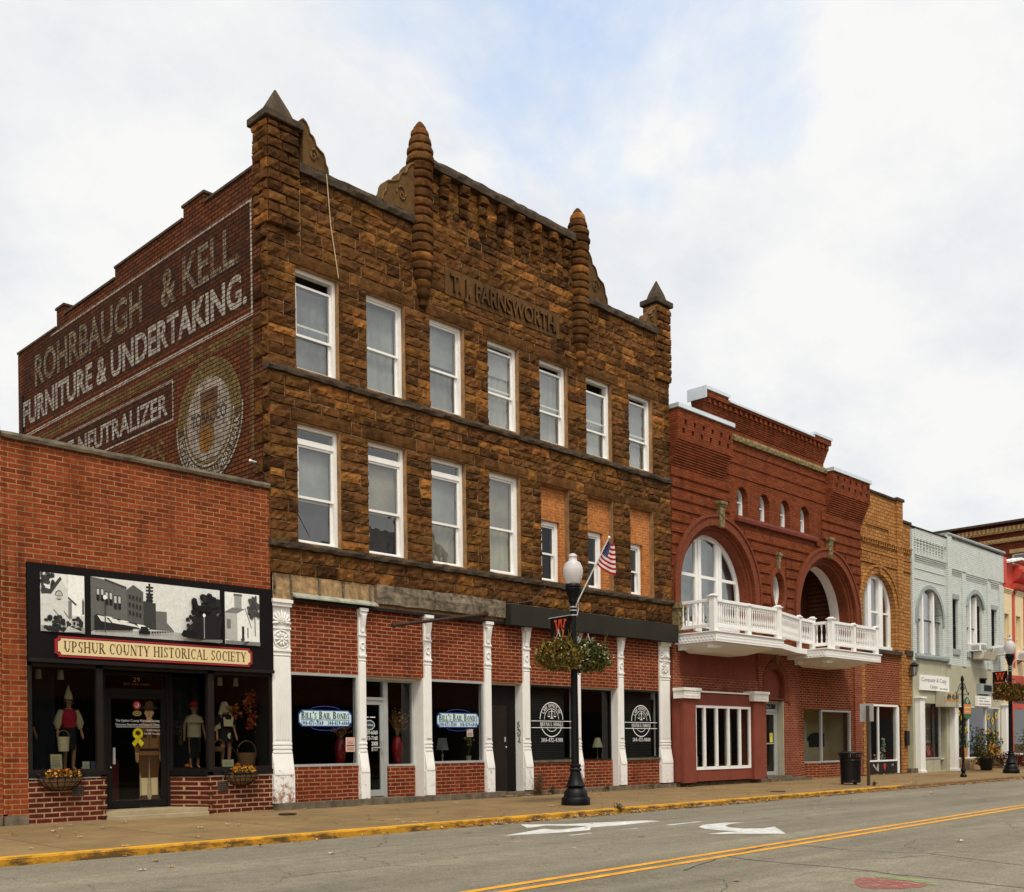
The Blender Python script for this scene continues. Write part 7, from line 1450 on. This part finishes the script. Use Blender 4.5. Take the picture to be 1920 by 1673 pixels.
m = MB(); m.box(47.55, 48.9, -.2, -.03, 3.16, 3.62); s4 = m.build('display_sign', 'grey_trim', Y_); m = MB(); m.box(47.9, 48.8, -.212, -.201, 3.3, 3.56); m.box(47.95, 48.0, -.25, -.03, 3.62, 3.85); m.box(47.8, 48.15, -.25, -.05, 3.80, 3.86); m.build('dark_screen', 'black_panel', s4)
# air conditioners and a window box
def aircon(x0, x1, z0, z1, lab, d=.5):
    t = thing('air_conditioner', lab, 'air conditioner', ((x0 + x1) / 2, -.1, z0), 'window air conditioners'); MB().box(x0, x1, -d, .2, z0, z1).build('case', 'window_white', t, bevel=.015); m = MB()
    for i in range(8): z = z0 + .06 + (z1 - z0 - .1) * i / 8; m.box(x0 + .05, x1 - .05, -d - .006, -d, z, z + .018)
    for i in range(7): z = z0 + .06 + (z1 - z0 - .1) * i / 8; m.box(x0 - .006, x0, -d + .06, -.12, z, z + .015)
    m.build('grille', 'grey_trim', t)
aircon(46.75, 47.45, 4.98, 5.32, 'white window air conditioner above the straw coloured window box'); aircon(49.42, 50.1, 4.96, 5.38, 'larger white window air conditioner in the narrow right window of the grey building', .6)
aircon(52.5, 53.1, 4.9, 5.3, 'white window air conditioner on the red and cream building')
t = thing('window_box', 'straw coloured window box under the small arched window', 'planter', (47.8, -.3, 4.6)); m = MB(); m.prism([(-.5, 4.66), (-.62, 4.97), (-.12, 4.97), (-.10, 4.66)], 'x', 46.95, 48.4); m.build('box', 'plaster', t); m = MB()
for i in range(120): c = Vector((R.uniform(47, 48.4), R.uniform(-.6, -.2), 4.97)); e = c + Vector((R.uniform(-.15, .15), R.uniform(-.15, .1), R.uniform(.04, .2))); m.tube([c, e], .008, 3, R.choice([(.3, .26, .12), (.4, .36, .2), (.12, .14, .05)]), cap=False)
m.build('dry_plants', 'leafy', t)
MB().box(GX0, GX1, 2.4, 14, -.1, 9.3).build('body', 'rear_brick', Y_)

# ------------------------------------------------------------------ red and cream building at the right edge
K = thing('red_cream_building', 'bright red building with cream window bays at the right edge', 'building', (55, 0, -.1))
m = MB(); hs = [[(x, 4.9), (x + .62, 4.9), (x + .62, 7.02), (x, 7.02)] for x in (50.98, 52.5, 54.0, 55.5, 57.0)]
m.plate([(50.86, 4.2), (62, 4.2), (62, 9.45), (50.86, 9.45)], hs, .02, .35); m.box(50.86, 51.3, -.05, .02, 8.4, 9.6); m.build('wall', 'red_paint', K)
for i, x in enumerate((50.98, 52.5, 54.0, 55.5, 57.0)):
    m = MB(); a, b = x - .04 if i else 50.95, x + .98; m.plate([(a, 4.5), (b, 4.5), (b, 7.98), (a, 7.98)], [[(x + .02, 4.92), (x + .6, 4.92), (x + .6, 7.0), (x + .02, 7.0)]], -.02, .1)
    for k in range(3): m.box(a, b, -.05 - .03 * k, .0, 7.98 + .07 * k, 8.03 + .07 * k)
    m.build('cream_bay', 'cream_paint', K); m = MB(); m.box(x + .02, x + .09, .1, .18, 4.92, 7.0); m.box(x + .53, x + .6, .1, .18, 4.92, 7.0); m.box(x + .09, x + .53, .1, .18, 5.9, 5.96); w = m.build('window', 'cream_paint', K); MB().quad((x, .15, 4.9), (x + .62, .15, 4.9), (x + .62, .15, 7.02), (x, .15, 7.02)).build('pane', 'upper_glass', w); MB().box(x, x + .62, .3, .31, 4.9, 7.02).build('blind', 'blind_grey', w)
m = MB(); m.box(52.3, 62, -.28, .02, 8.95, 9.35); m.prism([(.02, 8.55), (-.30, 8.75), (-.45, 9.0), (-.45, 9.12), (.02, 9.12)], 'x', 52.2, 62); m.prism([(.02, 8.15), (-.2, 8.25), (-.28, 8.45), (.02, 8.5)], 'x', 52.0, 62); m.build('cornice', 'red_paint', K); m = MB(); m.prism([(51.3, 9.45), (52.5, 9.72), (62, 9.72), (62, 9.62), (52.6, 9.62), (51.3, 9.36)], 'y', -.3, .3); m.build('white_coping', 'window_white', K)
m = MB(); m.box(50.9, 62, -.03, .2, 4.15, 4.5); m.build('frieze', 'cream_paint', K); m = MB(); m.box(50.9, 62, -.14, .2, 3.76, 4.15); m.box(51.45, 51.85, -.1, .2, -.1, 3.76); m.box(51.85, 62, -.06, .2, 2.6, 2.85); m.build('shop_fascia', 'red_paint', K); m = MB(); m.box(51.85, 62, .02, .1, 2.85, 3.76); m.build('upper_lights', 'dim_room', K); MB().box(50.9, 51.45, .0, .2, -.1, 3.76).build('cream_pier', 'cream_paint', K)
MB().box(51.85, 62, -.04, .2, -.1, .42).build('stallriser', 'maroon_paint', K); m = MB(); m.box(51.85, 62, -.05, .1, .42, .5); m.box(51.85, 51.93, -.02, .1, .5, 2.6); w = m.build('shop_window', 'window_white', K); MB().quad((51.9, .03, .5), (62, .03, .5), (62, .03, 2.6), (51.9, .03, 2.6)).build('pane', 'shop_glass', w); MB().box(51.9, 62, 1.5, 1.6, -.1, 4).build('room_back', 'dark_room', K); MB().box(50.9, 62, 2, 13, -.1, 9.2).build('body', 'rear_brick', K)
t = thing('barn_lamp', 'black goose-neck sign lamp over the red shop fascia', 'lamp', (52.6, -.3, 4.6)); m = MB(); m.tube([(52.6, 0, 4.7), (52.6, -.2, 4.85), (52.6, -.45, 4.8), (52.6, -.5, 4.66)], .02, 6); m.lathe([(.04, .1), (.08, .06), (.2, 0), (.19, 0)], (52.6, -.5, 4.56), 12); m.build('arm', 'lamp_iron', t)
# brown brick block beyond
Q = thing('corner_block', 'tall brown brick block with tan cornice bands far behind the red building', 'building', (70, 8, -.1))
X = 66.0; m = MB(); m.plate([(-.5, -.1), (22, -.1), (22, 14.05), (-.5, 14.05)], [[(3.55, 10.9), (4.75, 10.9), (4.75, 12.25), (3.55, 12.25)], [(6.2, 10.9), (7.4, 10.9), (7.4, 12.25), (6.2, 12.25)]], X, X + .4, axis='x'); m.box(X + .01, X + 14, -.5, -.1, -.1, 14.05); m.build('wall', 'far_brick', Q)
MB().box(X - .45, X + 14, -.9, 22, 14.05, 14.18).build('roof_edge', 'dark_coping', Q); m = MB(); m.box(X - .25, X + .01, -.7, 22, 13.52, 13.86)
for i in range(90): y = -.6 + i * .25; m.box(X - .33, X - .25, y, y + .12, 13.6, 13.86)
m.build('cornice_band', 'cornice_tan', Q)
m = MB(); m.box(X - .14, X + .01, -.6, 22, 12.95, 13.2)
for i in range(90): y = -.6 + i * .25; m.box(X - .2, X - .14, y, y + .12, 13.02, 13.18)
m.build('cornice_band', 'cornice_tan', Q)
for y0 in (3.55, 6.2):
    m = MB(); m.box(X + .1, X + .2, y0, y0 + .1, 10.9, 12.25); m.box(X + .1, X + .2, y0 + 1.1, y0 + 1.2, 10.9, 12.25); m.box(X + .1, X + .2, y0 + .1, y0 + 1.1, 12.15, 12.25); m.box(X + .1, X + .2, y0 + .1, y0 + 1.1, 11.4, 11.46); w = m.build('window', 'window_white', Q); MB().box(X + .16, X + .18, y0, y0 + 1.2, 10.9, 12.25).build('pane', 'blind_grey', w); MB().box(X - .06, X + .02, y0 - .1, y0 + 1.3, 12.27, 12.5).build('lintel', 'cornice_tan', Q)
MB().box(X + .4, X + 14, 0, 22, 13.5, 13.6).build('roof', 'roof_tar', Q)
# ------------------------------------------------------------------ street lamps, baskets, banners, flag
def leaves_ball(m, c, rx, ry, rz, n, cols, fl, nf, low=.0, size=(.016, .052)):
    for i in range(n + nf):
        a = Vector((R.gauss(0, 1), R.gauss(0, 1), R.gauss(0, 1))).normalized(); k = (.45 + .55 * R.random() ** .5) if i < n else R.uniform(.88, 1.05)
        k *= 1 + .42 * noise.noise(a * 2.6 + Vector(c))
        q = Vector((c[0] + a.x * rx * k, c[1] + a.y * ry * k, c[2] + a.z * rz * k - low * (a.x * a.x + a.y * a.y) * k))
        d = Vector((R.uniform(-1, 1), R.uniform(-1, 1), R.uniform(-1, 1))).normalized(); e = d.cross(Vector((.3, .2, 1))).normalized(); s_ = R.uniform(*size)
        if i < n: m.add([q + d * s_ * 1.5, q + e * s_ * .6, q - d * s_ * 1.3, q - e * s_ * .6], [(0, 1, 2, 3)], R.choice(cols))
        else: m.add([q + d * s_ * .8, q + e * s_ * .8, q - d * s_ * .8, q - e * s_ * .8], [(0, 1, 2, 3)], R.choice(fl))
def street_lamp(x, y, lab):
    z = PZ(y); t = thing('street_lamp', lab, 'street lamp', (x, y, z), 'old-fashioned black street lamps'); c = (x, y, z)
    m = MB(); m.lathe([(.30, .0), (.305, .02), (.30, .13), (.285, .155), (.255, .165), (.25, .20), (.235, .28), (.19, .335), (.165, .36), (.20, .375), (.215, .40), (.195, .42)], c, 32)
    m.lathe([(.195, .415), (.17, .47), (.135, .56), (.115, .66), (.105, .70), (.125, .715), (.13, .74), (.11, .765), (.10, .78), (.118, .80), (.118, .83), (.095, .85)], c, 48, fn=lambda r, zz, a: r * (1 - .05 * (math.cos(a * 16) > 0)) if .43 < zz < .68 else r)
    m.build('base', 'lamp_iron', t); m = MB(); m.lathe([(.085, .85), (.075, 2.5), (.066, 4.28)], c, 16, fn=lambda r, zz, a: r * (1 - .04 * (math.cos(a * 8) > .3))); m.build('pole', 'lamp_iron', t)
    m = MB(); m.lathe([(.066, 4.20), (.09, 4.22), (.10, 4.26), (.095, 4.29), (.11, 4.34), (.135, 4.40), (.155, 4.46), (.17, 4.49), (.17, 4.52), (.15, 4.54), (.17, 4.56), (.165, 4.60), (.15, 4.62)], c, 24); m.build('collar', 'lamp_iron', t)
    m = MB(); gz = (c[0], c[1], c[2] - .14); m.lathe([(.13, 4.75), (.165, 4.81), (.20, 4.92), (.213, 5.02), (.205, 5.10), (.175, 5.16), (.172, 5.18), (.16, 5.20), (.10, 5.235), (.085, 5.27), (.083, 5.31), (.095, 5.33), (.092, 5.35), (.06, 5.385), (.025, 5.40)], gz, 28); m.build('globe', 'lamp_globe', t)
    m = MB(); m.lathe([(.03, 5.39), (.03, 5.41), (.012, 5.43), (.02, 5.45), (.006, 5.46), (.004, 5.50)], gz, 10); m.build('finial', 'lamp_iron', t)
    for zz in (3.98, 2.86): MB().tube([(x, y, z + zz), (x, y + .70, z + zz - (.02 if zz > 3 else 0))], .012, 6).build('banner_arm', 'aluminium', t)
    m = MB()
    for zz in (3.95, 4.05, 4.12, 2.84, 2.90): m.lathe([(.082, 0), (.084, .025)], (x, y, z + zz), 14)
    m.tube([(x + .06, y - .08, z + 4.2), (x + .03, y - .12, z + 4.1), (x, y - .1, z + 3.95)], .012, 5); m.build('steel_strap', 'aluminium', t)
    for s in (-1, 1):
        m = MB(); m.tube([(x + s * .07, y, z + 3.53), (x + s * .2, y, z + 3.62), (x + s * .36, y, z + 3.68), (x + s * .46, y, z + 3.66), (x + s * .47, y, z + 3.62)], .013, 6); m.tube([(x + s * .07, y, z + 3.38), (x + s * .15, y, z + 3.42), (x + s * .2, y, z + 3.52), (x + s * .16, y, z + 3.57), (x + s * .11, y, z + 3.53)], .011, 6); m.build('basket_arm', 'lamp_iron', t)
    return t, z
def banner(x, y, z, lab, flip=False):
    # hangs across the pavement, faces along the street
    def P(u, v, d): return (x - .004 - d + .02 * math.sin(v * 2.2), y + .10 + u, z + v)
    m = MB(); n = 10; t = thing('banner', lab, 'banner', (x, y + .4, z + 3.9), 'black banners on the street lamps')
    for i in range(n):
        v0, v1 = 2.87 + 1.10 * i / n, 2.87 + 1.10 * (i + 1) / n; m.quad(P(0, v0, 0), P(.56, v0, 0), P(.56, v1, 0), P(0, v1, 0)); 
        m.quad(P(0, v0, -.006), P(.56, v0, -.006), P(.56, v1, -.006), P(0, v1, -.006))
    m.build('cloth', 'black_panel', t); p = Pic(lambda u, v, d: P(.56 - u, v, .004 + d)); OR = (.62, .07, .022)
    u0, w, zt, zb = .13, .30, 3.90, 3.62
    for a in (0, .5):
        q = u0 + a * w; p.poly([(q, zt), (q + .11 * w, zt), (q + .30 * w, zb), (q + .18 * w, zb)], OR); p.poly([(q + .38 * w, zt), (q + .5 * w, zt), (q + .30 * w, zb), (q + .19 * w, zb)], OR); p.rect(q - .07 * w, zt - .035, q + .18 * w, zt + .015, OR); p.rect(q + .36 * w, zt - .035, q + .6 * w, zt + .015, OR)
    p.poly([(u0 - .05, 3.54), (u0 + .3, 3.56), (u0 + .36, 3.51), (u0 - .08, 3.50)], OR); p.line([(u0 - .02, 3.38), (u0 + .32, 3.38)], .04, (.25, .25, .25)); p.build('emblem', 'vinyl', t)
def hanging(x, y, z, lab, cols, fl, nf, grp='hanging flower baskets on the street lamps'):
    t = thing('hanging_basket', lab, 'flower basket', (x, y, z), grp); m = MB()
    for k in range(46):
        a = R.uniform(0, 6.28); r0 = R.uniform(.1, .34); b = Vector((x + r0 * math.cos(a), y + r0 * math.sin(a), z + R.uniform(-.1, .15))); up = k < 16
        e = b + (Vector((math.cos(a) * R.uniform(.0, .2), math.sin(a) * R.uniform(0, .2), R.uniform(.25, .48))) if up else Vector((math.cos(a) * R.uniform(.12, .24), math.sin(a) * R.uniform(.12, .24), -R.uniform(.2, .42)))); md = b.lerp(e, .5) + Vector((math.cos(a) * .06, math.sin(a) * .06, .05)); m.tube([b, md, e], [.006, .005, .002], 3, R.choice(cols), cap=False)
        if not up:
            for q in range(14):
                c_ = (b.lerp(md, q / 7) if q < 7 else md.lerp(e, (q - 7) / 7)) + Vector((R.gauss(0, .02), R.gauss(0, .02), 0)); d = Vector((R.uniform(-1, 1), R.uniform(-1, 1), R.uniform(-1, .4))).normalized(); g = d.cross(Vector((.2, .3, 1))).normalized(); s_ = R.uniform(.02, .04); m.add([c_, c_ + d * s_ + g * s_ * .5, c_ + d * s_ * 2, c_ + d * s_ - g * s_ * .5], [(0, 1, 2, 3)], R.choice(cols))
    leaves_ball(m, (x, y, z - .05), .46, .46, .33, 3000, cols, fl, nf, low=.08); m.build('foliage', 'leafy', t, recalc=False)
    m = MB(); m.lathe([(.08, -.26), (.18, -.18), (.22, -.04), (.20, -.04)], (x, y, z), 16); m.build('pot', 'stucco_grey', t); m = MB()
    for k in range(3): a = 2.1 * k + .3; m.tube([(x + .2 * math.cos(a), y + .2 * math.sin(a), z), (x, y, z + .38)], .006, 4)
    m.tube([(x, y, z + .38), (x, y, z + .44)], .01, 4); m.build('chains', 'aluminium', t); return t
def flag(x, y, z, lab):
    t = thing('flag', lab, 'flag', (x, y, z + 4.2), 'flags on the street lamps'); a = Vector((x + .03, y - .08, z + 4.22)); b = a + Vector((.02, -.86, 1.24)); ax = (b - a).normalized()
    m = MB(); m.tube([a - ax * .08, b], .014, 8); m.ball(b, .03, 6); m.build('staff', 'rail_white', t); MB().tube([a - ax * .16, a + ax * .02], .028, 8).build('holder', 'aluminium', t)
    hl = .54; W_, Hh = 17, 13; vs = {}; m = MB()
    def P(i, j):
        s_, f = j / 13 * hl, i / 16 * .68; p0 = b - ax * (.06 + s_)
        f /= .68; q0 = b + Vector((.14, -.03, -.10 - s_ * 1.2)); return p0.lerp(q0, f) + Vector((.05 * math.sin(f * 7 + s_ * 3), .03 * math.sin(f * 8 + s_ * 2), -.05 * math.sin(f * 3.1)))
    for j in range(13):
        for i in range(16):
            cantn = j < 7 and i < 7; col = (.02, .03, .11) if cantn else ((.36, .012, .02) if j % 2 == 0 else (.66, .62, .58)); m.add([P(i, j), P(i + 1, j), P(i + 1, j + 1), P(i, j + 1)], [(0, 1, 2, 3)], col)
    for j in range(7):
        for i in range(7):
            if (i + j) % 2 == 0:
                c = (P(i, j) + P(i + 1, j + 1)) / 2; n_ = (P(i + 1, j) - P(i, j)).cross(P(i, j + 1) - P(i, j)).normalized(); u = (P(i + 1, j) - P(i, j)) * .3; v = (P(i, j + 1) - P(i, j)) * .3
                for s_ in (-.004, .004): m.add([c + u + n_ * s_, c + v + n_ * s_, c - u + n_ * s_, c - v + n_ * s_], [(0, 1, 2, 3)], (.65, .65, .65))
    m.build('cloth', 'cloth', t, recalc=False)
LX, LY = 16.81, -3.26
AU = [(.22, .15, .022), (.17, .15, .028), (.28, .20, .035), (.10, .09, .02), (.26, .13, .018), (.06, .06, .014)]; GR = [(.10, .12, .03), (.17, .18, .05), (.06, .08, .02), (.22, .20, .07), (.035, .045, .014)]; FW = [(.62, .58, .42), (.55, .5, .3)]
t, z = street_lamp(LX, LY, 'black street lamp with frosted globe standing before the brown stone building'); banner(LX, LY, z, 'black banner with an orange letter on the nearer street lamp'); flag(LX, LY, z, 'striped flag on a slanted staff of the nearer street lamp')
hanging(LX - .47, LY - .0, z + 3.20, 'browned hanging basket on the left of the nearer street lamp', AU, FW, 130); hanging(LX + .47, LY - .0, z + 3.20, 'green hanging basket of white blossoms on the right of the nearer street lamp', GR, FW, 420)
L2X, L2Y = 42.9, -3.02
t, z = street_lamp(L2X, L2Y, 'black street lamp with frosted globe far along at the right edge'); banner(L2X, L2Y, z, 'black banner with an orange letter on the farther street lamp'); flag(L2X, L2Y, z, 'furled flag on the staff of the farther street lamp')
hanging(L2X - .47, L2Y, z + 3.20, 'left reddish hanging basket on the farther street lamp', AU + [(.2, .06, .04)], [(.5, .15, .05)], 120); hanging(L2X + .47, L2Y, z + 3.20, 'right reddish hanging basket on the farther street lamp', AU + [(.2, .06, .04)], [(.5, .15, .05)], 120)
# litter bin
x, y = 29.6, -3.02; z = PZ(y); t = thing('litter_bin', 'black slatted steel litter bin beside the sign post', 'litter bin', (x, y, z))
MB().lathe([(.27, .05), (.28, .06), (.29, .80), (.28, .80)], (x, y, z), 24).build('liner', 'black_paint', t)
m = MB(); n = 36
for i in range(n):
    a = 2 * math.pi * i / n; c, s_ = math.cos(a), math.sin(a); pr = [(.275, .05), (.285, .10), (.305, .74), (.33, .85), (.36, .93)]
    for (r0, z0), (r1, z1) in zip(pr, pr[1:]):
        w = .016; m.add([(x + r0 * c - w * s_, y + r0 * s_ + w * c, z + z0), (x + r0 * c + w * s_, y + r0 * s_ - w * c, z + z0), (x + r1 * c + w * s_, y + r1 * s_ - w * c, z + z1), (x + r1 * c - w * s_, y + r1 * s_ + w * c, z + z1)], [(0, 1, 2, 3)])
m.build('slats', 'black_paint', t); m = MB()
for r_, zz in ((.29, .10), (.315, .72), (.362, .93)): m.tube([(x + r_ * math.cos(2 * math.pi * i / 30), y + r_ * math.sin(2 * math.pi * i / 30), z + zz) for i in range(30)], .014, 6, closed=True)
for k in range(3): a = 2.1 * k; m.box(x + .24 * math.cos(a) - .03, x + .24 * math.cos(a) + .03, y + .24 * math.sin(a) - .03, y + .24 * math.sin(a) + .03, z, z + .06)
m.build('hoops', 'black_paint', t); MB().lathe([(.30, .90), (.33, .92), (.33, .94), (.20, .98), (.20, .95), (.29, .90)], (x, y, z), 28).build('rim', 'black_paint', t)
# sign post seen from behind
x, y = 29.3, -3.72; z = PZ(y); t = thing('sign_post', 'dark square sign post with a pale sign plate, beside the litter bin', 'sign post', (x, y, z))
MB().box(x - .035, x + .035, y - .035, y + .035, z, z + 2.32).build('post', 'brown_door', t); MB().box(x + .04, x + .048, y - .16, y + .26, z + 1.86, z + 2.38).build('sign_plate', 'aluminium', t, bevel=.003)
# town sign on a slim scrolled post
x, y = 37.7, -3.2; z = PZ(y); t = thing('scroll_sign', 'slim black scrolled post carrying a green and orange hanging sign', 'sign', (x, y, z))
m = MB(); m.lathe([(.11, 0), (.115, .06), (.07, .12), (.065, .2), (.09, .24), (.07, .30), (.045, .36), (.042, .85), (.055, .88), (.04, .92), (.038, 3.35), (.06, 3.4), (.045, 3.5), (.005, 3.58)], (x, y, z), 14); m.build('post', 'lamp_iron', t)
def spiral(cx, cz, r, a0, turns, s): return [(cx + s * r * (1 - k / 26) * math.cos(a0 + turns * 6.28 * k / 24), y, cz + r * (1 - k / 26) * math.sin(a0 + turns * 6.28 * k / 24)) for k in range(25)]
m = MB()
for s in (1, -1):
    m.tube([(x + s * .04, y, z + 3.22), (x + s * .14, y, z + 3.28), (x + s * .28, y, z + 3.18), (x + s * .42, y, z + 2.98), (x + s * .56, y, z + 2.92), (x + s * .6, y, z + 2.98)], .014, 6); m.tube([(x + s * .04, y, z + 2.9), (x + s * .55, y, z + 2.9)], .013, 6); m.tube(spiral(x + s * .14, z + 3.12, .085, 1.4, 1.4, s), .011, 5)
m.tube([(x + .04, y, z + 1.85), (x + .2, y, z + 1.92), (x + .36, y, z + 2.02)], .012, 5); m.tube(spiral(x + .12, z + 1.8, .06, 1.4, 1.3, 1), .01, 5); m.tube([(x - .5, y, z + 2.9), (x - .5, y, z + 2.2)], .008, 4); m.build('scroll_bracket', 'lamp_iron', t)
m = MB(); sx = x + .38; m.prism([(sx - .32, z + 2.62), (sx - .27, z + 2.66), (sx - .12, z + 2.76), (sx, z + 2.82), (sx + .12, z + 2.76), (sx + .27, z + 2.66), (sx + .32, z + 2.62), (sx + .32, z + 2.12), (sx + .1, z + 2.04), (sx, z + 1.98), (sx - .1, z + 2.04), (sx - .32, z + 2.12)], 'y', y - .02, y + .02, (.03, .10, .035)); bd = m.build('sign_board', 'vinyl', t)
p = Pic(front(y - .021)); p.rect(sx - .33, z + 2.22, sx + .33, z + 2.56, (.62, .23, .05)); p.oval(sx, z + 2.67, .085, .085, (.6, .55, .45)); p.oval(sx, z + 2.67, .05, .05, (.4, .05, .04)); p.line([(sx - .27, z + 2.43), (sx + .27, z + 2.45)], .05, (.65, .5, .3)); p.line([(sx - .2, z + 2.30), (sx + .2, z + 2.30)], .03, (.65, .5, .3)); p.build('sign_face', 'vinyl', bd)
# plants along the far shops
def tub(x, y, lab, cols, fl, nf, r=.45, h=.75, pot=True, n=900):
    z = PZ(y); t = thing('potted_plant', lab, 'plant', (x, y, z))
    if pot: MB().lathe([(.20, 0), (.22, .02), (.30, .42), (.33, .44), (.33, .50), (.29, .50), (.28, .46)], (x, y, z), 20).build('pot', 'black_paint', t)
    z0 = .48 if pot else .1; m = MB(); leaves_ball(m, (x, y, z + z0 + h * .55), r, r, h * .6, n, cols, fl, nf, size=(.03, .06)); m.build('foliage', 'leafy', t, recalc=False); m = MB()
    for k in range(7): a = k * .9; m.tube([(x, y, z + z0 - .05), (x + r * .4 * math.cos(a), y + r * .4 * math.sin(a), z + z0 + h * .5)], [.02, .008], 5)
    m.build('stems', 'wicker', t)
GN2 = [(.04, .08, .02), (.06, .10, .025), (.10, .11, .03), (.03, .05, .015)]
tub(45.6, -1.1, 'leafy bush in a black pot between the white pilaster and painted window', GN2 + [(.16, .12, .03)], [(.2, .16, .05)], 40, .62, 1.0)
tub(46.5, -.75, 'trailing rusty plant at the foot of the painted shop window', [(.11, .045, .02), (.14, .07, .02), (.06, .05, .02)], [(.4, .3, .05)], 40, .5, .5, False, 500)
tub(49.7, -.7, 'dark red coleus bed with yellow flowers under the painted pumpkins', [(.09, .015, .015), (.05, .012, .012), (.12, .03, .02)], [(.5, .35, .03), (.55, .42, .06)], 70, .75, .5, False, 800)
tub(51.3, -1.3, 'flowering bush with orange blossoms behind the farther street lamp', GN2, [(.6, .10, .03), (.62, .16, .04), (.6, .5, .45)], 90, .85, 1.3)
tub(53.5, -.8, 'low pale flowers under the red shop window at the right edge', [(.2, .15, .06), (.12, .12, .04)], [(.5, .4, .2)], 60, .6, .4, False, 400)
# weeds
def weed(x, y, z, h, n, lab, cols):
    t = thing('weed', lab, 'weed', (x, y, z)); m = MB(); l = MB()
    for i in range(n):
        a = R.uniform(0, 6.28); s = R.uniform(.1, .5) * h; b = Vector((x + R.uniform(-.06, .06), y + R.uniform(-.04, .04), z)); e = b + Vector((math.cos(a) * s, -abs(math.sin(a)) * s * .6, h * R.uniform(.45, 1))); md = b.lerp(e, .5) + Vector((0, 0, .08 * h)); m.tube([b, md, e], [.006, .005, .003], 4, (.08, .06, .025), cap=False)
        for k in range(16):
            c = (b.lerp(md, k / 8) if k < 8 else md.lerp(e, (k - 8) / 8)) + Vector((R.uniform(-.04, .04), R.uniform(-.04, .04), 0)); d = Vector((R.uniform(-1, 1), R.uniform(-1, 1), R.uniform(-.3, .8))).normalized(); g = d.cross(Vector((.1, .3, 1))).normalized(); q = R.uniform(.012, .026); l.add([c, c + d * q + g * q * .5, c + d * q * 2, c + d * q - g * q * .5], [(0, 1, 2, 3)], R.choice(cols))
    m.build('stems', 'leafy', t); l.build('leaves', 'leafy', t, recalc=False)
WC = [(.05, .07, .02), (.09, .10, .03), (.14, .13, .05), (.03, .045, .015), (.25, .22, .13)]
weed(18.95, -.2, -.12, .62, 26, 'straggly green weed at the foot of the graffitied pilaster', WC); weed(19.5, -.15, -.12, .3, 12, 'low weed along the base of the law office brickwork', WC); weed(16.45, KY(16.5) + .05, -.29, .22, 18, 'tuft of weed growing at the kerb near the street lamp', WC); weed(21.6, -.2, -.12, .2, 9, 'small weed before the set-back law office window', WC); weed(23.6, -.18, -.12, .2, 6, 'dry sprig before the last law office window', [(.2, .13, .05), (.14, .08, .03)]); weed(29.35, -3.85, PZ(-3.85), .16, 10, 'tuft of grass at the foot of the sign post', WC)
# ------------------------------------------------------------------ fallen leaves
def leaf_mesh(m, c, s, ang, cols, tilt=.35):
    pts = [(0, 1), (.22, .45), (.75, .6), (.55, .1), (.8, -.35), (.25, -.3), (0, -.95), (-.25, -.3), (-.8, -.35), (-.55, .1), (-.75, .6), (-.22, .45)]; ca, sa = math.cos(ang), math.sin(ang); tx, ty = R.uniform(-tilt, tilt), R.uniform(-tilt, tilt); cu = R.uniform(.1, .5)
    vs = [(c[0], c[1], c[2] + .004 + s * .1)] + [(c[0] + s * (u * ca - v * sa), c[1] + s * (u * sa + v * ca), c[2] + .004 + s * (abs(u * tx) + abs(v * ty) + cu * (u * u + v * v) * .5)) for u, v in pts]; m.add(vs, [(0, i, i % 12 + 1) for i in range(1, 13)], R.choice(cols))
LC = [(.36, .20, .10), (.45, .30, .18), (.30, .13, .05), (.5, .36, .22), (.24, .09, .035), (.42, .24, .06), (.55, .42, .28)]
protos = []
for k in range(8):
    m = MB(); leaf_mesh(m, (0, 0, 0), .055, R.uniform(0, 6), [LC[k % 7]]); o = m.build('fallen_leaf', 'leafy', None, recalc=False); tag(o, 'dry curled fallen leaf lying loose on the pavement or road', 'leaf', 'fallen leaves'); protos.append(o)
used = set()
def put_leaf(x, y, z, s=1.0):
    i = R.randrange(8); p_ = protos[i]
    o = p_ if i not in used else p_.copy()
    if i in used: COL.objects.link(o)
    used.add(i); o.location = (x, y, z + .002); o.rotation_euler = (0, 0, R.uniform(0, 6.28)); k = s * R.uniform(.7, 1.35); o.scale = (k, k, k)
for i in range(150):
    x = 3 + 34 * R.random() ** 1.1; y = R.uniform(KY(x) + .25, -.3); put_leaf(x, y, PZ(y))
for i in range(42):
    x = 5 + 27 * R.random(); y = R.choice([R.uniform(-13, -5.2), R.uniform(-8.5, -5.0)]); put_leaf(x, min(y, KY(x) - .05), RZ)
m = MB()
for i in range(2600):
    x = 6 + 60 * R.random() ** .8
    dens = .25 + .75 * (noise.noise(Vector((x * .8, 1, 2))) > -.05) if x > 12 else .12
    if R.random() > dens: continue
    y = KY(x) - abs(R.gauss(0, .11)) - .03; leaf_mesh(m, (x, y, RZ + R.uniform(0, .02)), R.uniform(.03, .06), R.uniform(0, 6.28), LC, .7)
for i in range(260):
    x = R.choice([R.uniform(19, 24.6), R.uniform(17.7, 19.4), R.uniform(25, 31), R.uniform(36.8, 40)]); y = -.15 - abs(R.gauss(0, .1)); leaf_mesh(m, (x, y, PZ(y)), R.uniform(.02, .045), R.uniform(0, 6.28), LC, .6)
stuff(m.build('leaf_litter', 'leafy', None, recalc=False), 'drift of dry leaves collected along the kerb and the shop fronts', 'leaf litter')
